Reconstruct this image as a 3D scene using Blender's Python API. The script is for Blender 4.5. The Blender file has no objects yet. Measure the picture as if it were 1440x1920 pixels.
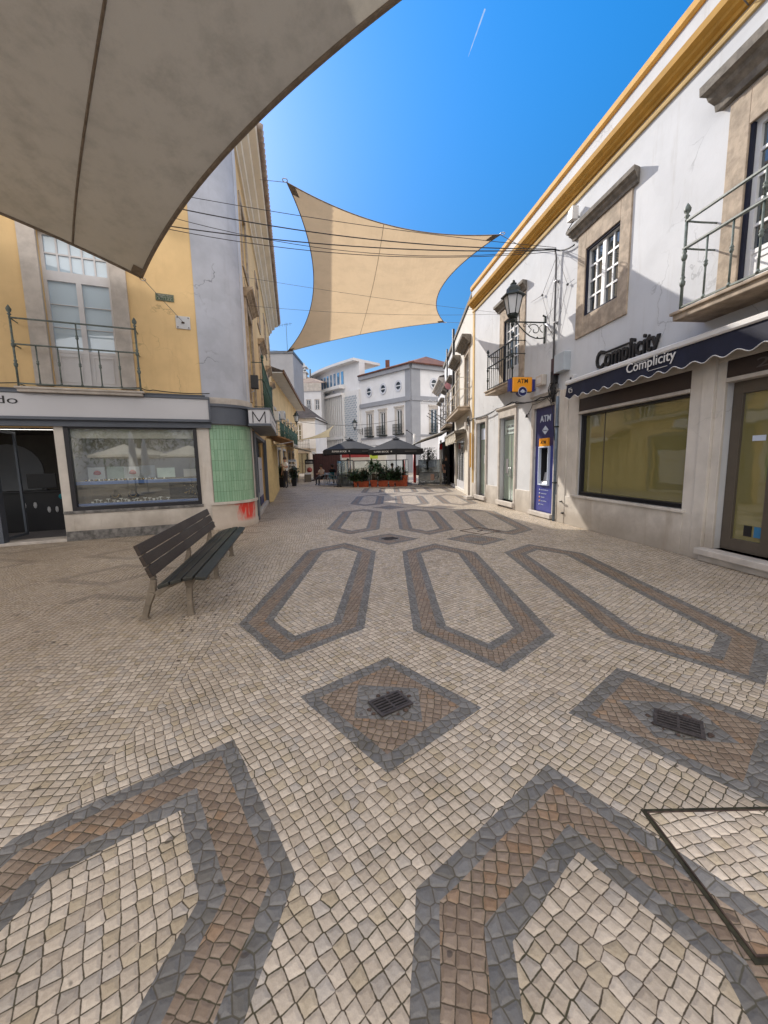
import bpy, bmesh, math, random
from mathutils import Vector, Matrix
random.seed(7)
sc = bpy.context.scene
COL = sc.collection
R_ = math.radians
PI = math.pi

# ------------------------------------------------------------------ camera
HC = 1.5
F_PX = 735.0
pitch = math.atan(95/735.0); roll = R_(1.2)
fw = Vector((0, math.cos(pitch), -math.sin(pitch)))
up = Vector((0, math.sin(pitch), math.cos(pitch)))
rt = Vector((1, 0, 0))
cr = rt*math.cos(roll) - up*math.sin(roll)
cu = rt*math.sin(roll) + up*math.cos(roll)
cam = bpy.data.cameras.new('camera'); camo = bpy.data.objects.new('camera', cam); COL.objects.link(camo)
camo.matrix_world = Matrix(((cr.x, cu.x, -fw.x, 0), (cr.y, cu.y, -fw.y, 0), (cr.z, cu.z, -fw.z, HC), (0, 0, 0, 1)))
cam.sensor_fit = 'VERTICAL'; cam.sensor_height = 36; cam.sensor_width = 27
cam.lens = F_PX/1920*36
cam.clip_start = 0.05; cam.clip_end = 6000
sc.camera = camo

# ------------------------------------------------------------------ light
SUN_AZ = R_(-35)      # measured from +Y towards +X
SUN_EL = R_(32.5)
w = bpy.data.worlds.new('World'); sc.world = w; w.use_nodes = True
nt = w.node_tree; nt.nodes.clear()
out = nt.nodes.new('ShaderNodeOutputWorld'); bg = nt.nodes.new('ShaderNodeBackground')
sky = nt.nodes.new('ShaderNodeTexSky'); sky.sky_type = 'NISHITA'; sky.sun_disc = False
sky.sun_elevation = SUN_EL; sky.sun_rotation = SUN_AZ
sky.air_density = 1.0; sky.dust_density = 0.3; sky.ozone_density = 2.2; sky.altitude = 0
hs = nt.nodes.new('ShaderNodeHueSaturation'); hs.inputs['Saturation'].default_value = 1.43
nt.links.new(sky.outputs[0], hs.inputs['Color'])
def wn(kind, **kw):
    x = nt.nodes.new(kind)
    for k, v in kw.items(): setattr(x, k, v)
    return x
tcw = wn('ShaderNodeTexCoord'); sp = wn('ShaderNodeSeparateXYZ'); nt.links.new(tcw.outputs['Generated'], sp.inputs[0])
mr = wn('ShaderNodeMapRange', interpolation_type='SMOOTHSTEP'); nt.links.new(sp.outputs[2], mr.inputs[0])
mr.inputs[1].default_value = .22; mr.inputs[2].default_value = .85; mr.inputs[3].default_value = .80; mr.inputs[4].default_value = 1.95
mg = wn('ShaderNodeVectorMath', operation='SCALE'); nt.links.new(hs.outputs[0], mg.inputs[0]); nt.links.new(mr.outputs[0], mg.inputs[3])
# added warm fill glow in the sky half behind the camera, brightens the shaded street
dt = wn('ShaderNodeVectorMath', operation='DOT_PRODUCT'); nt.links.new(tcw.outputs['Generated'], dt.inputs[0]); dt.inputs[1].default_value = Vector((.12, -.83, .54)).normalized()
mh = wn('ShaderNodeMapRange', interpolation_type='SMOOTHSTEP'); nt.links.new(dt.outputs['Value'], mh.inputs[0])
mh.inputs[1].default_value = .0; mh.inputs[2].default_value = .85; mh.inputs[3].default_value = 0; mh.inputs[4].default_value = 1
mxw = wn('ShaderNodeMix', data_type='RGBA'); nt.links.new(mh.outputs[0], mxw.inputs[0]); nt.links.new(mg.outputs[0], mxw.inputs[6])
FILL_GLOW = 14.3
mxw.inputs[7].default_value = (FILL_GLOW*1.0, FILL_GLOW*.93, FILL_GLOW*.87, 1)
lo = wn('ShaderNodeMapRange', interpolation_type='SMOOTHSTEP'); nt.links.new(sp.outputs[2], lo.inputs[0])
lo.inputs[1].default_value = .0; lo.inputs[2].default_value = .30; lo.inputs[3].default_value = 1; lo.inputs[4].default_value = 0
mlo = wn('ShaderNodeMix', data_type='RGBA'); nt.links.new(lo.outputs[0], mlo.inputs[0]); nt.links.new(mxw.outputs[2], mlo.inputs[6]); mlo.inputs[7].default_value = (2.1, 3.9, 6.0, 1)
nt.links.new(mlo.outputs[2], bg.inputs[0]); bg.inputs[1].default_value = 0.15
nt.links.new(bg.outputs[0], out.inputs[0])
sl = bpy.data.lights.new('sun', 'SUN'); so = bpy.data.objects.new('sun', sl); COL.objects.link(so)
sl.energy = 5.4; sl.angle = R_(0.5); sl.color = (1.0, 0.93, 0.83)
sd = Vector((math.sin(SUN_AZ)*math.cos(SUN_EL), math.cos(SUN_AZ)*math.cos(SUN_EL), math.sin(SUN_EL)))
so.rotation_euler = sd.to_track_quat('Z', 'Y').to_euler(); so.location = (-30, 30, 40)
sc.view_settings.view_transform = 'Standard'; sc.view_settings.look = 'None'
sc.view_settings.exposure = 0; sc.view_settings.gamma = 1

# ------------------------------------------------------------------ node helper
class NT:
    def __init__(s, name):
        s.m = bpy.data.materials.new(name); s.m.use_nodes = True
        s.t = s.m.node_tree; s.t.nodes.clear()
        s.out = s.t.nodes.new('ShaderNodeOutputMaterial')
    def n(s, kind, **kw):
        x = s.t.nodes.new(kind)
        for k, v in kw.items(): setattr(x, k, v)
        return x
    def link(s, a, b): s.t.links.new(a, b)
    def put(s, sock, v):
        if hasattr(v, 'links') or hasattr(v, 'is_output'): s.link(v, sock)
        else:
            if sock.type == 'RGBA' and len(v) == 3: v = (*v, 1)
            sock.default_value = v
    def M(s, op, a, b=None, c=None):
        x = s.n('ShaderNodeMath', operation=op)
        s.put(x.inputs[0], a)
        if b is not None: s.put(x.inputs[1], b)
        if c is not None: s.put(x.inputs[2], c)
        return x.outputs[0]
    def mix(s, f, a, b, typ='RGBA', blend='MIX'):
        x = s.n('ShaderNodeMix', data_type=typ)
        if typ == 'RGBA': x.blend_type = blend; i = (6, 7, 2)
        elif typ == 'VECTOR': i = (4, 5, 1)
        else: i = (2, 3, 0)
        s.put(x.inputs[0], f); s.put(x.inputs[i[0]], a); s.put(x.inputs[i[1]], b)
        return x.outputs[i[2]]
    def sm(s, v, a, b, o0=0.0, o1=1.0):
        x = s.n('ShaderNodeMapRange', interpolation_type='SMOOTHSTEP')
        s.put(x.inputs[0], v); x.inputs[1].default_value = a; x.inputs[2].default_value = b
        x.inputs[3].default_value = o0; x.inputs[4].default_value = o1
        return x.outputs[0]
    def noise(s, vec, scale, detail=3, rough=0.55, dim='3D'):
        x = s.n('ShaderNodeTexNoise', noise_dimensions=dim)
        if vec is not None: s.link(vec, x.inputs['Vector'])
        x.inputs['Scale'].default_value = scale; x.inputs['Detail'].default_value = detail; x.inputs['Roughness'].default_value = rough
        return x.outputs[0]
    def pos(s): return s.n('ShaderNodeNewGeometry').outputs['Position']
    def obj(s): return s.n('ShaderNodeTexCoord').outputs['Object']
    def scale(s, v, sc3):
        x = s.n('ShaderNodeVectorMath', operation='MULTIPLY'); s.link(v, x.inputs[0]); x.inputs[1].default_value = sc3
        return x.outputs[0]
    def bump(s, h, strength=0.3, dist=0.01):
        x = s.n('ShaderNodeBump'); x.inputs['Strength'].default_value = strength; x.inputs['Distance'].default_value = dist
        s.link(h, x.inputs['Height']); return x.outputs[0]
    def pbr(s, col, rough=0.7, metal=0.0, normal=None, spec=0.5):
        b = s.n('ShaderNodeBsdfPrincipled')
        s.put(b.inputs['Base Color'], col); s.put(b.inputs['Roughness'], rough); s.put(b.inputs['Metallic'], metal)
        b.inputs['Specular IOR Level'].default_value = spec
        if normal is not None: s.link(normal, b.inputs['Normal'])
        s.link(b.outputs[0], s.out.inputs[0]); return b

def mat(name, col, rough=0.7, var=0.12, scale=3.0, bump=0.0, bscale=60, metal=0.0, spec=0.5, streak=0.0, dark=None, big=0.0, grime=0.0, crack=0.0):
    t = NT(name); P = t.pos()
    n1 = t.noise(P, scale, 5, 0.6); n2 = t.noise(P, bscale, 3)
    c = t.mix(t.sm(n1, 0.3, 0.7), tuple(x*(1-var) for x in col), tuple(min(1, x*(1+var)) for x in col))
    if streak:
        n3 = t.noise(t.scale(P, (3.0, 3.0, 0.35)), 1.6, 6, 0.7)
        d = dark or tuple(x*0.45 for x in col)
        c = t.mix(t.M('MULTIPLY', t.sm(n3, 0.52, 0.78), streak), c, d)
    if big:
        n4 = t.noise(P, 0.45, 4, 0.6)
        c = t.mix(t.M('MULTIPLY', t.sm(n4, 0.4, 0.7), big), c, tuple(x*0.6 for x in col))
    if crack:
        wv = t.n('ShaderNodeTexNoise'); t.link(P, wv.inputs['Vector']); wv.inputs['Scale'].default_value = 2.2; wv.inputs['Detail'].default_value = 5
        vm = t.n('ShaderNodeVectorMath', operation='MULTIPLY_ADD'); t.link(wv.outputs[1], vm.inputs[0]); vm.inputs[1].default_value = (.9, .9, .9); t.link(P, vm.inputs[2])
        vo = t.n('ShaderNodeTexVoronoi', feature='DISTANCE_TO_EDGE'); t.link(vm.outputs[0], vo.inputs['Vector']); vo.inputs['Scale'].default_value = 0.75
        ln = t.sm(vo.outputs[0], 0.0, 0.012, 1, 0); gate = t.sm(t.noise(P, .8, 2), 0.52, 0.62)
        c = t.mix(t.M('MULTIPLY', t.M('MULTIPLY', ln, gate), crack), c, tuple(x*0.45 for x in col))
        pt = t.sm(t.noise(P, 1.1, 3, .45), 0.60, 0.615)
        c = t.mix(t.M('MULTIPLY', pt, crack*.22), c, tuple(min(1, x*1.18) for x in col))
    if grime:
        sz = t.n('ShaderNodeSeparateXYZ'); t.link(P, sz.inputs[0]); zz = t.M('ADD', sz.outputs[2], t.M('MULTIPLY', t.M('SUBTRACT', n1, 0.5), 0.7))
        c = t.mix(t.M('MULTIPLY', t.sm(zz, 0.05, 0.75, 1, 0), grime), c, (0.20, 0.155, 0.11))
    r = t.M('ADD', t.M('MULTIPLY', t.M('SUBTRACT', n2, 0.5), 0.15), rough)
    t.pbr(c, r, metal, t.bump(n2, bump, 0.004) if bump else None, spec)
    return t.m

# ------------------------------------------------------------------ materials
M = {}
M['white_plaster'] = mat('white plaster', (0.605, 0.62, 0.65), 0.85, 0.05, 1.5, 0.3, 40, streak=0.38, dark=(0.40, 0.38, 0.35), big=0.14, grime=.5, crack=.55)
M['cream_plaster'] = mat('cream plaster', (0.66, 0.62, 0.55), 0.85, 0.05, 1.5, 0.3, 40, streak=0.30, dark=(0.40, 0.36, 0.30))
M['eave_cream'] = mat('cream painted eave', (0.74, 0.69, 0.60), 0.85, 0.06, 1.5, 0.2, 40, streak=0.25, dark=(0.5, 0.44, 0.36))
M['far_white'] = mat('distant white plaster', (0.72, 0.72, 0.735), 0.85, 0.05, 0.6, 0.1, 20, streak=0.30, dark=(0.42, 0.42, 0.42))
M['aged_white'] = mat('weathered white plaster', (0.58, 0.58, 0.58), 0.9, 0.12, 0.5, 0.1, 20, streak=0.75, dark=(0.26, 0.27, 0.27))
M['yellow_plaster'] = mat('yellow plaster', (0.74, 0.53, 0.27), 0.85, 0.10, 0.8, 0.35, 40, streak=0.36, dark=(0.50, 0.32, 0.16), big=0.18, crack=.6)
M['ochre'] = mat('ochre paint', (0.60, 0.33, 0.06), 0.75, 0.10, 3, 0.2, 40, streak=0.35, dark=(0.30, 0.15, 0.03))
M['yellow_strip'] = mat('pale yellow paint', (0.62, 0.43, 0.18), 0.8, 0.08, 3, 0.2, 40, streak=0.3, dark=(0.4, 0.28, 0.14))
M['grey_render'] = mat('grey blue render', (0.44, 0.465, 0.535), 0.85, 0.12, 1.3, 0.4, 30, streak=0.40, dark=(0.25, 0.25, 0.28), big=0.2, crack=.9)
M['grey_light'] = mat('light grey render', (0.58, 0.60, 0.66), 0.85, 0.10, 1.3, 0.3, 30)
M['grey_paint'] = mat('grey paint', (0.30, 0.31, 0.34), 0.8, 0.06, 1.0, 0.1, 30)
M['limestone'] = mat('weathered limestone', (0.40, 0.325, 0.25), 0.85, 0.25, 6, 0.9, 25, streak=0.5, dark=(0.17, 0.13, 0.10))
M['pale_stone'] = mat('pale stone', (0.50, 0.46, 0.42), 0.8, 0.15, 3.5, 0.5, 30, streak=0.35, dark=(0.30, 0.22, 0.17))
M['cornice_stone'] = mat('dark weathered stone', (0.20, 0.18, 0.155), 0.9, 0.3, 8, 0.9, 25, streak=0.4, dark=(0.08, 0.07, 0.06))
M['marble'] = mat('cream marble cladding', (0.62, 0.58, 0.53), 0.38, 0.10, 2.0, 0.05, 30, streak=0.55, dark=(0.40, 0.33, 0.26), grime=.55, crack=.25)
M['grey_marble'] = mat('grey veined marble', (0.16, 0.155, 0.15), 0.35, 0.5, 9, 0.05, 30)
M['asphalt_joint'] = mat('dark joint', (0.05, 0.04, 0.03), 0.9)
M['fascia_silver'] = mat('silver fascia panel', (0.54, 0.545, 0.58), 0.38, 0.03, 1.0, metal=0.15)
M['fascia_dark'] = mat('slate blue metal', (0.10, 0.115, 0.145), 0.45, 0.05, 2, metal=0.2)
M['black_frame'] = mat('black metal frame', (0.015, 0.015, 0.02), 0.4, 0.1, 3)
M['iron'] = mat('dark green iron', (0.022, 0.030, 0.028), 0.5, 0.3, 20, 0.3, 80, metal=0.3)
M['iron_green'] = mat('green painted iron', (0.035, 0.085, 0.065), 0.55, 0.3, 20, 0.3, 80)
M['rail_steel'] = mat('grey green rail paint', (0.12, 0.15, 0.14), 0.5, 0.3, 15, 0.3, 80)
M['cable'] = mat('black cable', (0.02, 0.02, 0.022), 0.6)
M['grey_cable'] = mat('grey cable', (0.12, 0.12, 0.13), 0.6)
M['steel'] = mat('brushed steel', (0.5, 0.5, 0.52), 0.35, 0.05, 5, metal=0.9)
M['white_paint'] = mat('white gloss paint', (0.70, 0.71, 0.73), 0.45, 0.04, 3)
M['white_box'] = mat('white plastic', (0.55, 0.56, 0.58), 0.5, 0.06, 3)
M['bronze_frame'] = mat('brown metal frame', (0.125, 0.105, 0.085), 0.4, 0.06, 6, metal=0.4)
M['brown_board'] = mat('dark brown board', (0.035, 0.022, 0.02), 0.45, 0.1, 3)
M['navy'] = mat('navy canvas', (0.008, 0.010, 0.028), 0.8, 0.15, 5, 0.3, 200)
M['white_trim'] = mat('white trim', (0.72, 0.71, 0.70), 0.5, 0.04, 3)
M['blue_panel'] = mat('royal blue panel', (0.035, 0.045, 0.25), 0.4, 0.05, 3)
M['blue_dark'] = mat('deep blue panel', (0.020, 0.022, 0.105), 0.4, 0.05, 3)
M['orange'] = mat('orange sign face', (0.90, 0.36, 0.02), 0.4, 0.03, 3)
M['sky_paint'] = mat('pale sign paint', (0.55, 0.62, 0.75), 0.5, 0.02, 3)
M['black_paint'] = mat('black letters', (0.01, 0.01, 0.012), 0.5)
M['letter_grey'] = mat('dim grey letters', (0.10, 0.09, 0.09), 0.5)
M['stripe_cream'] = mat('cream awning canvas', (0.62, 0.57, 0.48), 0.85, 0.1, 4)
M['awning_brown'] = mat('brown striped canvas', (0.33, 0.19, 0.10), 0.85, 0.35, 6)
M['awning_grey'] = mat('grey canvas', (0.38, 0.36, 0.32), 0.85, 0.1, 4)
M['black_canvas'] = mat('black canvas', (0.011, 0.011, 0.014), 0.8, 0.2, 3, 0.2, 120)
M['terracotta'] = mat('terracotta plastic', (0.33, 0.062, 0.022), 0.7, 0.25, 6)
M['soil'] = mat('soil', (0.04, 0.03, 0.02), 0.95)
M['leaf'] = mat('leaf', (0.030, 0.070, 0.022), 0.5, 0.5, 6)
M['leaf_dark'] = mat('dark leaf', (0.018, 0.045, 0.018), 0.5, 0.5, 6)
M['bark'] = mat('bark', (0.11, 0.085, 0.06), 0.9, 0.3, 8, 0.6, 30)
M['skin'] = mat('skin', (0.48, 0.27, 0.19), 0.6, 0.05)
M['shirt_white'] = mat('white shirt cloth', (0.70, 0.69, 0.68), 0.85, 0.06, 8)
M['shirt_dark'] = mat('dark shirt cloth', (0.02, 0.02, 0.025), 0.85, 0.1, 8)
M['shirt_pink'] = mat('pale shirt cloth', (0.55, 0.45, 0.40), 0.85, 0.1, 8)
M['trousers'] = mat('dark trousers', (0.03, 0.03, 0.04), 0.85, 0.1, 8)
M['hair'] = mat('brown hair', (0.05, 0.03, 0.02), 0.7, 0.3, 40)
M['red'] = mat('red paint', (0.55, 0.02, 0.02), 0.5, 0.1, 4)
M['dark_red'] = mat('dark red boards', (0.035, 0.008, 0.008), 0.6, 0.2, 4)
M['lime'] = mat('lime paint', (0.45, 0.55, 0.05), 0.6)
M['poster'] = mat('pale poster', (0.50, 0.50, 0.53), 0.5, 0.04, 2)
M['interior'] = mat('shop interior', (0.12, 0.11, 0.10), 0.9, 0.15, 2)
M['interior_grey'] = mat('warm grey interior', (0.26, 0.26, 0.225), 0.9, 0.1, 2)
M['green_lining'] = mat('pale green shop wall', (0.42, 0.50, 0.42), 0.8, 0.1, 1.5)
M['counter'] = mat('grey counter', (0.14, 0.13, 0.14), 0.5)
M['blue_strip'] = mat('blue shelf strip', (0.10, 0.19, 0.48), 0.4)
M['yellow_blind'] = mat('yellowed window film', (0.235, 0.205, 0.085), 0.8, 0.10, 1.2)
M['velvet'] = mat('black velvet', (0.012, 0.012, 0.015), 0.95)
M['gold'] = mat('gold', (0.75, 0.5, 0.15), 0.3, 0.05, metal=0.9)
M['silver_item'] = mat('pale jewellery stand', (0.78, 0.78, 0.78), 0.35, 0.1, 60)
M['teal'] = mat('teal plastic', (0.02, 0.25, 0.32), 0.5)
M['rust'] = mat('rusted iron', (0.07, 0.045, 0.035), 0.8, 0.4, 30, 0.8, 60)
M['curtain'] = mat('pale curtain', (0.34, 0.42, 0.50), 0.9, 0.12, 4)
M['closed_window'] = mat('white door paint', (0.60, 0.60, 0.62), 0.5, 0.05, 3)
M['lamp_glass'] = mat('frosted lamp glass', (0.55, 0.57, 0.60), 0.25, 0.05, 5)
M['concrete_leg'] = mat('cast grey bench leg', (0.20, 0.165, 0.125), 0.65, 0.18, 12, 0.4, 60)
M['drain_dark'] = mat('void', (0.004, 0.004, 0.004), 0.9)
M['cast_iron'] = mat('cast iron', (0.065, 0.055, 0.054), 0.6, 0.35, 30, 0.8, 90, metal=0.3)
M['van_white'] = mat('white van paint', (0.7, 0.7, 0.7), 0.3)

def wood_mat(name, col):
    t = NT(name); P = t.obj()
    n1 = t.noise(t.scale(P, (30, 1.2, 30)), 2.0, 6, 0.65); n2 = t.noise(P, 1.5, 3)
    c = t.mix(t.sm(n1, 0.3, 0.75), tuple(x*0.6 for x in col), tuple(x*1.45 for x in col))
    c = t.mix(t.M('MULTIPLY', t.sm(n2, 0.45, 0.7), 0.5), c, (0.068, 0.056, 0.046))
    t.pbr(c, 0.5, 0, t.bump(n1, 0.5, 0.002)); return t.m
M['bench_brown'] = wood_mat('bench brown wood', (0.040, 0.027, 0.020))
M['bench_green'] = wood_mat('bench green wood', (0.024, 0.025, 0.020))

def glass_mat(name, tint, base_reflect=0.12, fac=1.0):
    t = NT(name)
    tr = t.n('ShaderNodeBsdfTransparent'); tr.inputs[0].default_value = (*tint, 1)
    gl = t.n('ShaderNodeBsdfGlossy'); gl.inputs['Roughness'].default_value = 0.015; gl.inputs[0].default_value = (0.9, 0.95, 0.95, 1)
    fr = t.n('ShaderNodeFresnel'); fr.inputs[0].default_value = 1.5
    P = t.pos(); nz = t.noise(P, 1.1, 2)
    bn = t.bump(nz, 0.02, 0.03); t.link(bn, gl.inputs['Normal'])
    f = t.M('MINIMUM', t.M('ADD', t.M('MULTIPLY', fr.outputs[0], fac), base_reflect), 1.0)
    mx = t.n('ShaderNodeMixShader'); t.link(f, mx.inputs[0]); t.link(tr.outputs[0], mx.inputs[1]); t.link(gl.outputs[0], mx.inputs[2])
    t.link(mx.outputs[0], t.out.inputs[0]); return t.m
M['shop_glass'] = glass_mat('shop window glass', (0.88, 0.92, 0.89), 0.13)
M['clear_glass'] = glass_mat('clear glass', (0.9, 0.93, 0.92), 0.06)
M['smoky_glass'] = glass_mat('smoky glass', (0.38, 0.40, 0.40), 0.05)
M['door_glass'] = glass_mat('green tinted glass', (0.62, 0.70, 0.62), 0.10)
def dark_glass(name, col, refl):
    t = NT(name); P = t.pos()
    nz = t.noise(P, 1.4, 2)
    d = t.n('ShaderNodeBsdfDiffuse'); d.inputs[0].default_value = (*col, 1)
    gl = t.n('ShaderNodeBsdfGlossy'); gl.inputs['Roughness'].default_value = 0.02; gl.inputs[0].default_value = (0.85, 0.9, 0.95, 1)
    t.link(t.bump(nz, 0.08, 0.05), gl.inputs['Normal'])
    fr = t.n('ShaderNodeFresnel'); fr.inputs[0].default_value = 1.5
    f = t.M('MINIMUM', t.M('ADD', fr.outputs[0], refl), 1.0)
    mx = t.n('ShaderNodeMixShader'); t.link(f, mx.inputs[0]); t.link(d.outputs[0], mx.inputs[1]); t.link(gl.outputs[0], mx.inputs[2])
    t.link(mx.outputs[0], t.out.inputs[0]); return t.m
M['window_glass'] = dark_glass('window glass', (0.035, 0.045, 0.05), 0.12)
M['pale_window_glass'] = dark_glass('pale curtained glass', (0.50, 0.62, 0.72), 0.08)
M['dark_pane'] = mat('dull dark pane', (0.03, 0.04, 0.05), 0.35, 0.1, 2)
M['blue_glass'] = dark_glass('blue reflecting glass', (0.10, 0.24, 0.42), 0.3)
M['green_glass'] = dark_glass('pale green filmed glass', (0.30, 0.37, 0.31), 0.08)
M['yellow_glass'] = dark_glass('yellow filmed glass', (0.215, 0.190, 0.070), 0.17)

t = NT('lit downlight disc'); em_ = t.n('ShaderNodeEmission'); em_.inputs[0].default_value = (1, .93, .82, 1); em_.inputs[1].default_value = 130; t.link(em_.outputs[0], t.out.inputs[0]); M['lit_disc'] = t.m
t = NT('lit strip'); em_ = t.n('ShaderNodeEmission'); em_.inputs[0].default_value = (1, .95, .88, 1); em_.inputs[1].default_value = 5; t.link(em_.outputs[0], t.out.inputs[0]); M['lit_strip'] = t.m
def sail_mat(name, col, trans, dirt):
    t = NT(name); P = t.pos()
    n1 = t.noise(P, 2.2, 6, 0.7); n2 = t.noise(P, 90, 2); n3 = t.noise(t.scale(P, (1, 1, 1)), 0.5, 3)
    c = t.mix(t.M('MULTIPLY', t.sm(n1, 0.42, 0.72), dirt), col, tuple(x*0.55 for x in col))
    c = t.mix(t.M('MULTIPLY', t.sm(n3, 0.4, 0.65), 0.25), c, tuple(x*0.75 for x in col))
    c = t.mix(t.M('MULTIPLY', n2, 0.25), c, tuple(x*0.7 for x in col))
    d = t.n('ShaderNodeBsdfDiffuse'); tr = t.n('ShaderNodeBsdfTranslucent')
    t.link(c, d.inputs[0]); t.link(c, tr.inputs[0])
    wr = t.noise(t.scale(t.obj(), (.9, .25, 1)), 3.0, 3, .55)
    hsum = t.M('ADD', t.M('MULTIPLY', n2, .06), wr)
    bp = t.bump(hsum, 0.55, 0.05); t.link(bp, d.inputs['Normal']); t.link(bp, tr.inputs['Normal'])
    mx = t.n('ShaderNodeMixShader'); mx.inputs[0].default_value = trans
    t.link(d.outputs[0], mx.inputs[1]); t.link(tr.outputs[0], mx.inputs[2]); t.link(mx.outputs[0], t.out.inputs[0]); return t.m
M['sail_tan'] = sail_mat('tan sail cloth', (0.70, 0.53, 0.34), 0.5, 0.22)
M['sail_near'] = sail_mat('soiled grey sail cloth', (0.53, 0.495, 0.425), 0.14, 0.5)
M['sail_hem'] = mat('sail hem webbing', (0.20, 0.16, 0.12), 0.9, 0.2, 10)
M['sail_yellow'] = sail_mat('cream sail cloth', (0.72, 0.62, 0.40), 0.5, 0.1)

def roof_mat(name, a, b):
    t = NT(name); P = t.obj()
    n = t.noise(P, 1.6, 5, 0.7); n2 = t.noise(P, 14, 3)
    c = t.mix(t.sm(n, 0.35, 0.65), a, b); c = t.mix(t.M('MULTIPLY', n2, 0.5), c, (0.06, 0.04, 0.035))
    t.pbr(c, 0.9, 0, t.bump(n2, 0.5, 0.02)); return t.m
M['tiles'] = roof_mat('clay roof tiles', (0.22, 0.085, 0.055), (0.13, 0.055, 0.045))
M['tiles_pale'] = roof_mat('pale weathered roof tiles', (0.56, 0.47, 0.40), (0.38, 0.29, 0.25))
M['tiles_dark'] = roof_mat('dark mossy roof tiles', (0.10, 0.085, 0.08), (0.05, 0.045, 0.04))

def green_tile_mat():
    t = NT('green glazed tiles'); uv = t.n('ShaderNodeUVMap').outputs[0]
    br = t.n('ShaderNodeTexBrick'); t.link(uv, br.inputs['Vector'])
    br.offset = 0.0; br.inputs['Scale'].default_value = 1.0
    br.inputs['Color1'].default_value = (0.24, 0.42, 0.28, 1); br.inputs['Color2'].default_value = (0.34, 0.53, 0.37, 1)
    br.inputs['Mortar'].default_value = (0.05, 0.11, 0.06, 1)
    br.inputs['Mortar Size'].default_value = 0.0025; br.inputs['Brick Width'].default_value = 0.052; br.inputs['Row Height'].default_value = 0.24
    P = t.pos(); n = t.noise(P, 9, 4, 0.8); sp = t.noise(P, 28, 2)
    c = t.mix(t.M('MULTIPLY', t.sm(n, 0.35, 0.7), 0.35), br.outputs[0], (0.19, 0.37, 0.24))
    c = t.mix(t.M('MULTIPLY', t.sm(sp, 0.70, 0.74), 0.9), c, (0.03, 0.06, 0.04))
    h = t.M('SUBTRACT', 1.0, br.outputs['Fac'])
    t.pbr(c, 0.28, 0, t.bump(h, 0.5, 0.003)); return t.m
M['green_tiles'] = green_tile_mat()

def graffiti_mat():
    t = NT('marble with red spray paint'); P = t.pos(); uv = t.n('ShaderNodeUVMap').outputs[0]
    s = t.n('ShaderNodeSeparateXYZ'); t.link(uv, s.inputs[0]); u, v = s.outputs[0], s.outputs[1]
    base = t.mix(t.sm(t.noise(P, 2, 5), 0.3, 0.7), (0.44, 0.37, 0.31), (0.56, 0.50, 0.43))
    wv = t.noise(t.scale(P, (5, 5, 2.0)), 1.6, 3)
    uu = t.M('ADD', u, t.M('MULTIPLY', t.M('SUBTRACT', wv, 0.5), 0.35))
    a = t.sm(t.M('ABSOLUTE', t.M('SUBTRACT', uu, 0.60)), 0.14, 0.27, 1, 0)
    b = t.sm(v, 0.12, 0.26, 0, 1); a = t.M('MULTIPLY', a, b)
    b2 = t.M('MULTIPLY', t.sm(v, 0.52, 0.60, 0, 1), t.M('MULTIPLY', t.sm(uu, 0.16, 0.42, 0, 1), t.sm(uu, 0.80, 0.90, 1, 0)))
    k = t.M('MAXIMUM', a, b2)
    st = t.sm(t.noise(t.scale(P, (9, 9, 1.2)), 2.2, 3), 0.30, 0.46)
    c = t.mix(t.M('MULTIPLY', k, st), base, (0.60, 0.035, 0.02))
    t.pbr(c, 0.5); return t.m
M['graffiti'] = graffiti_mat()

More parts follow.
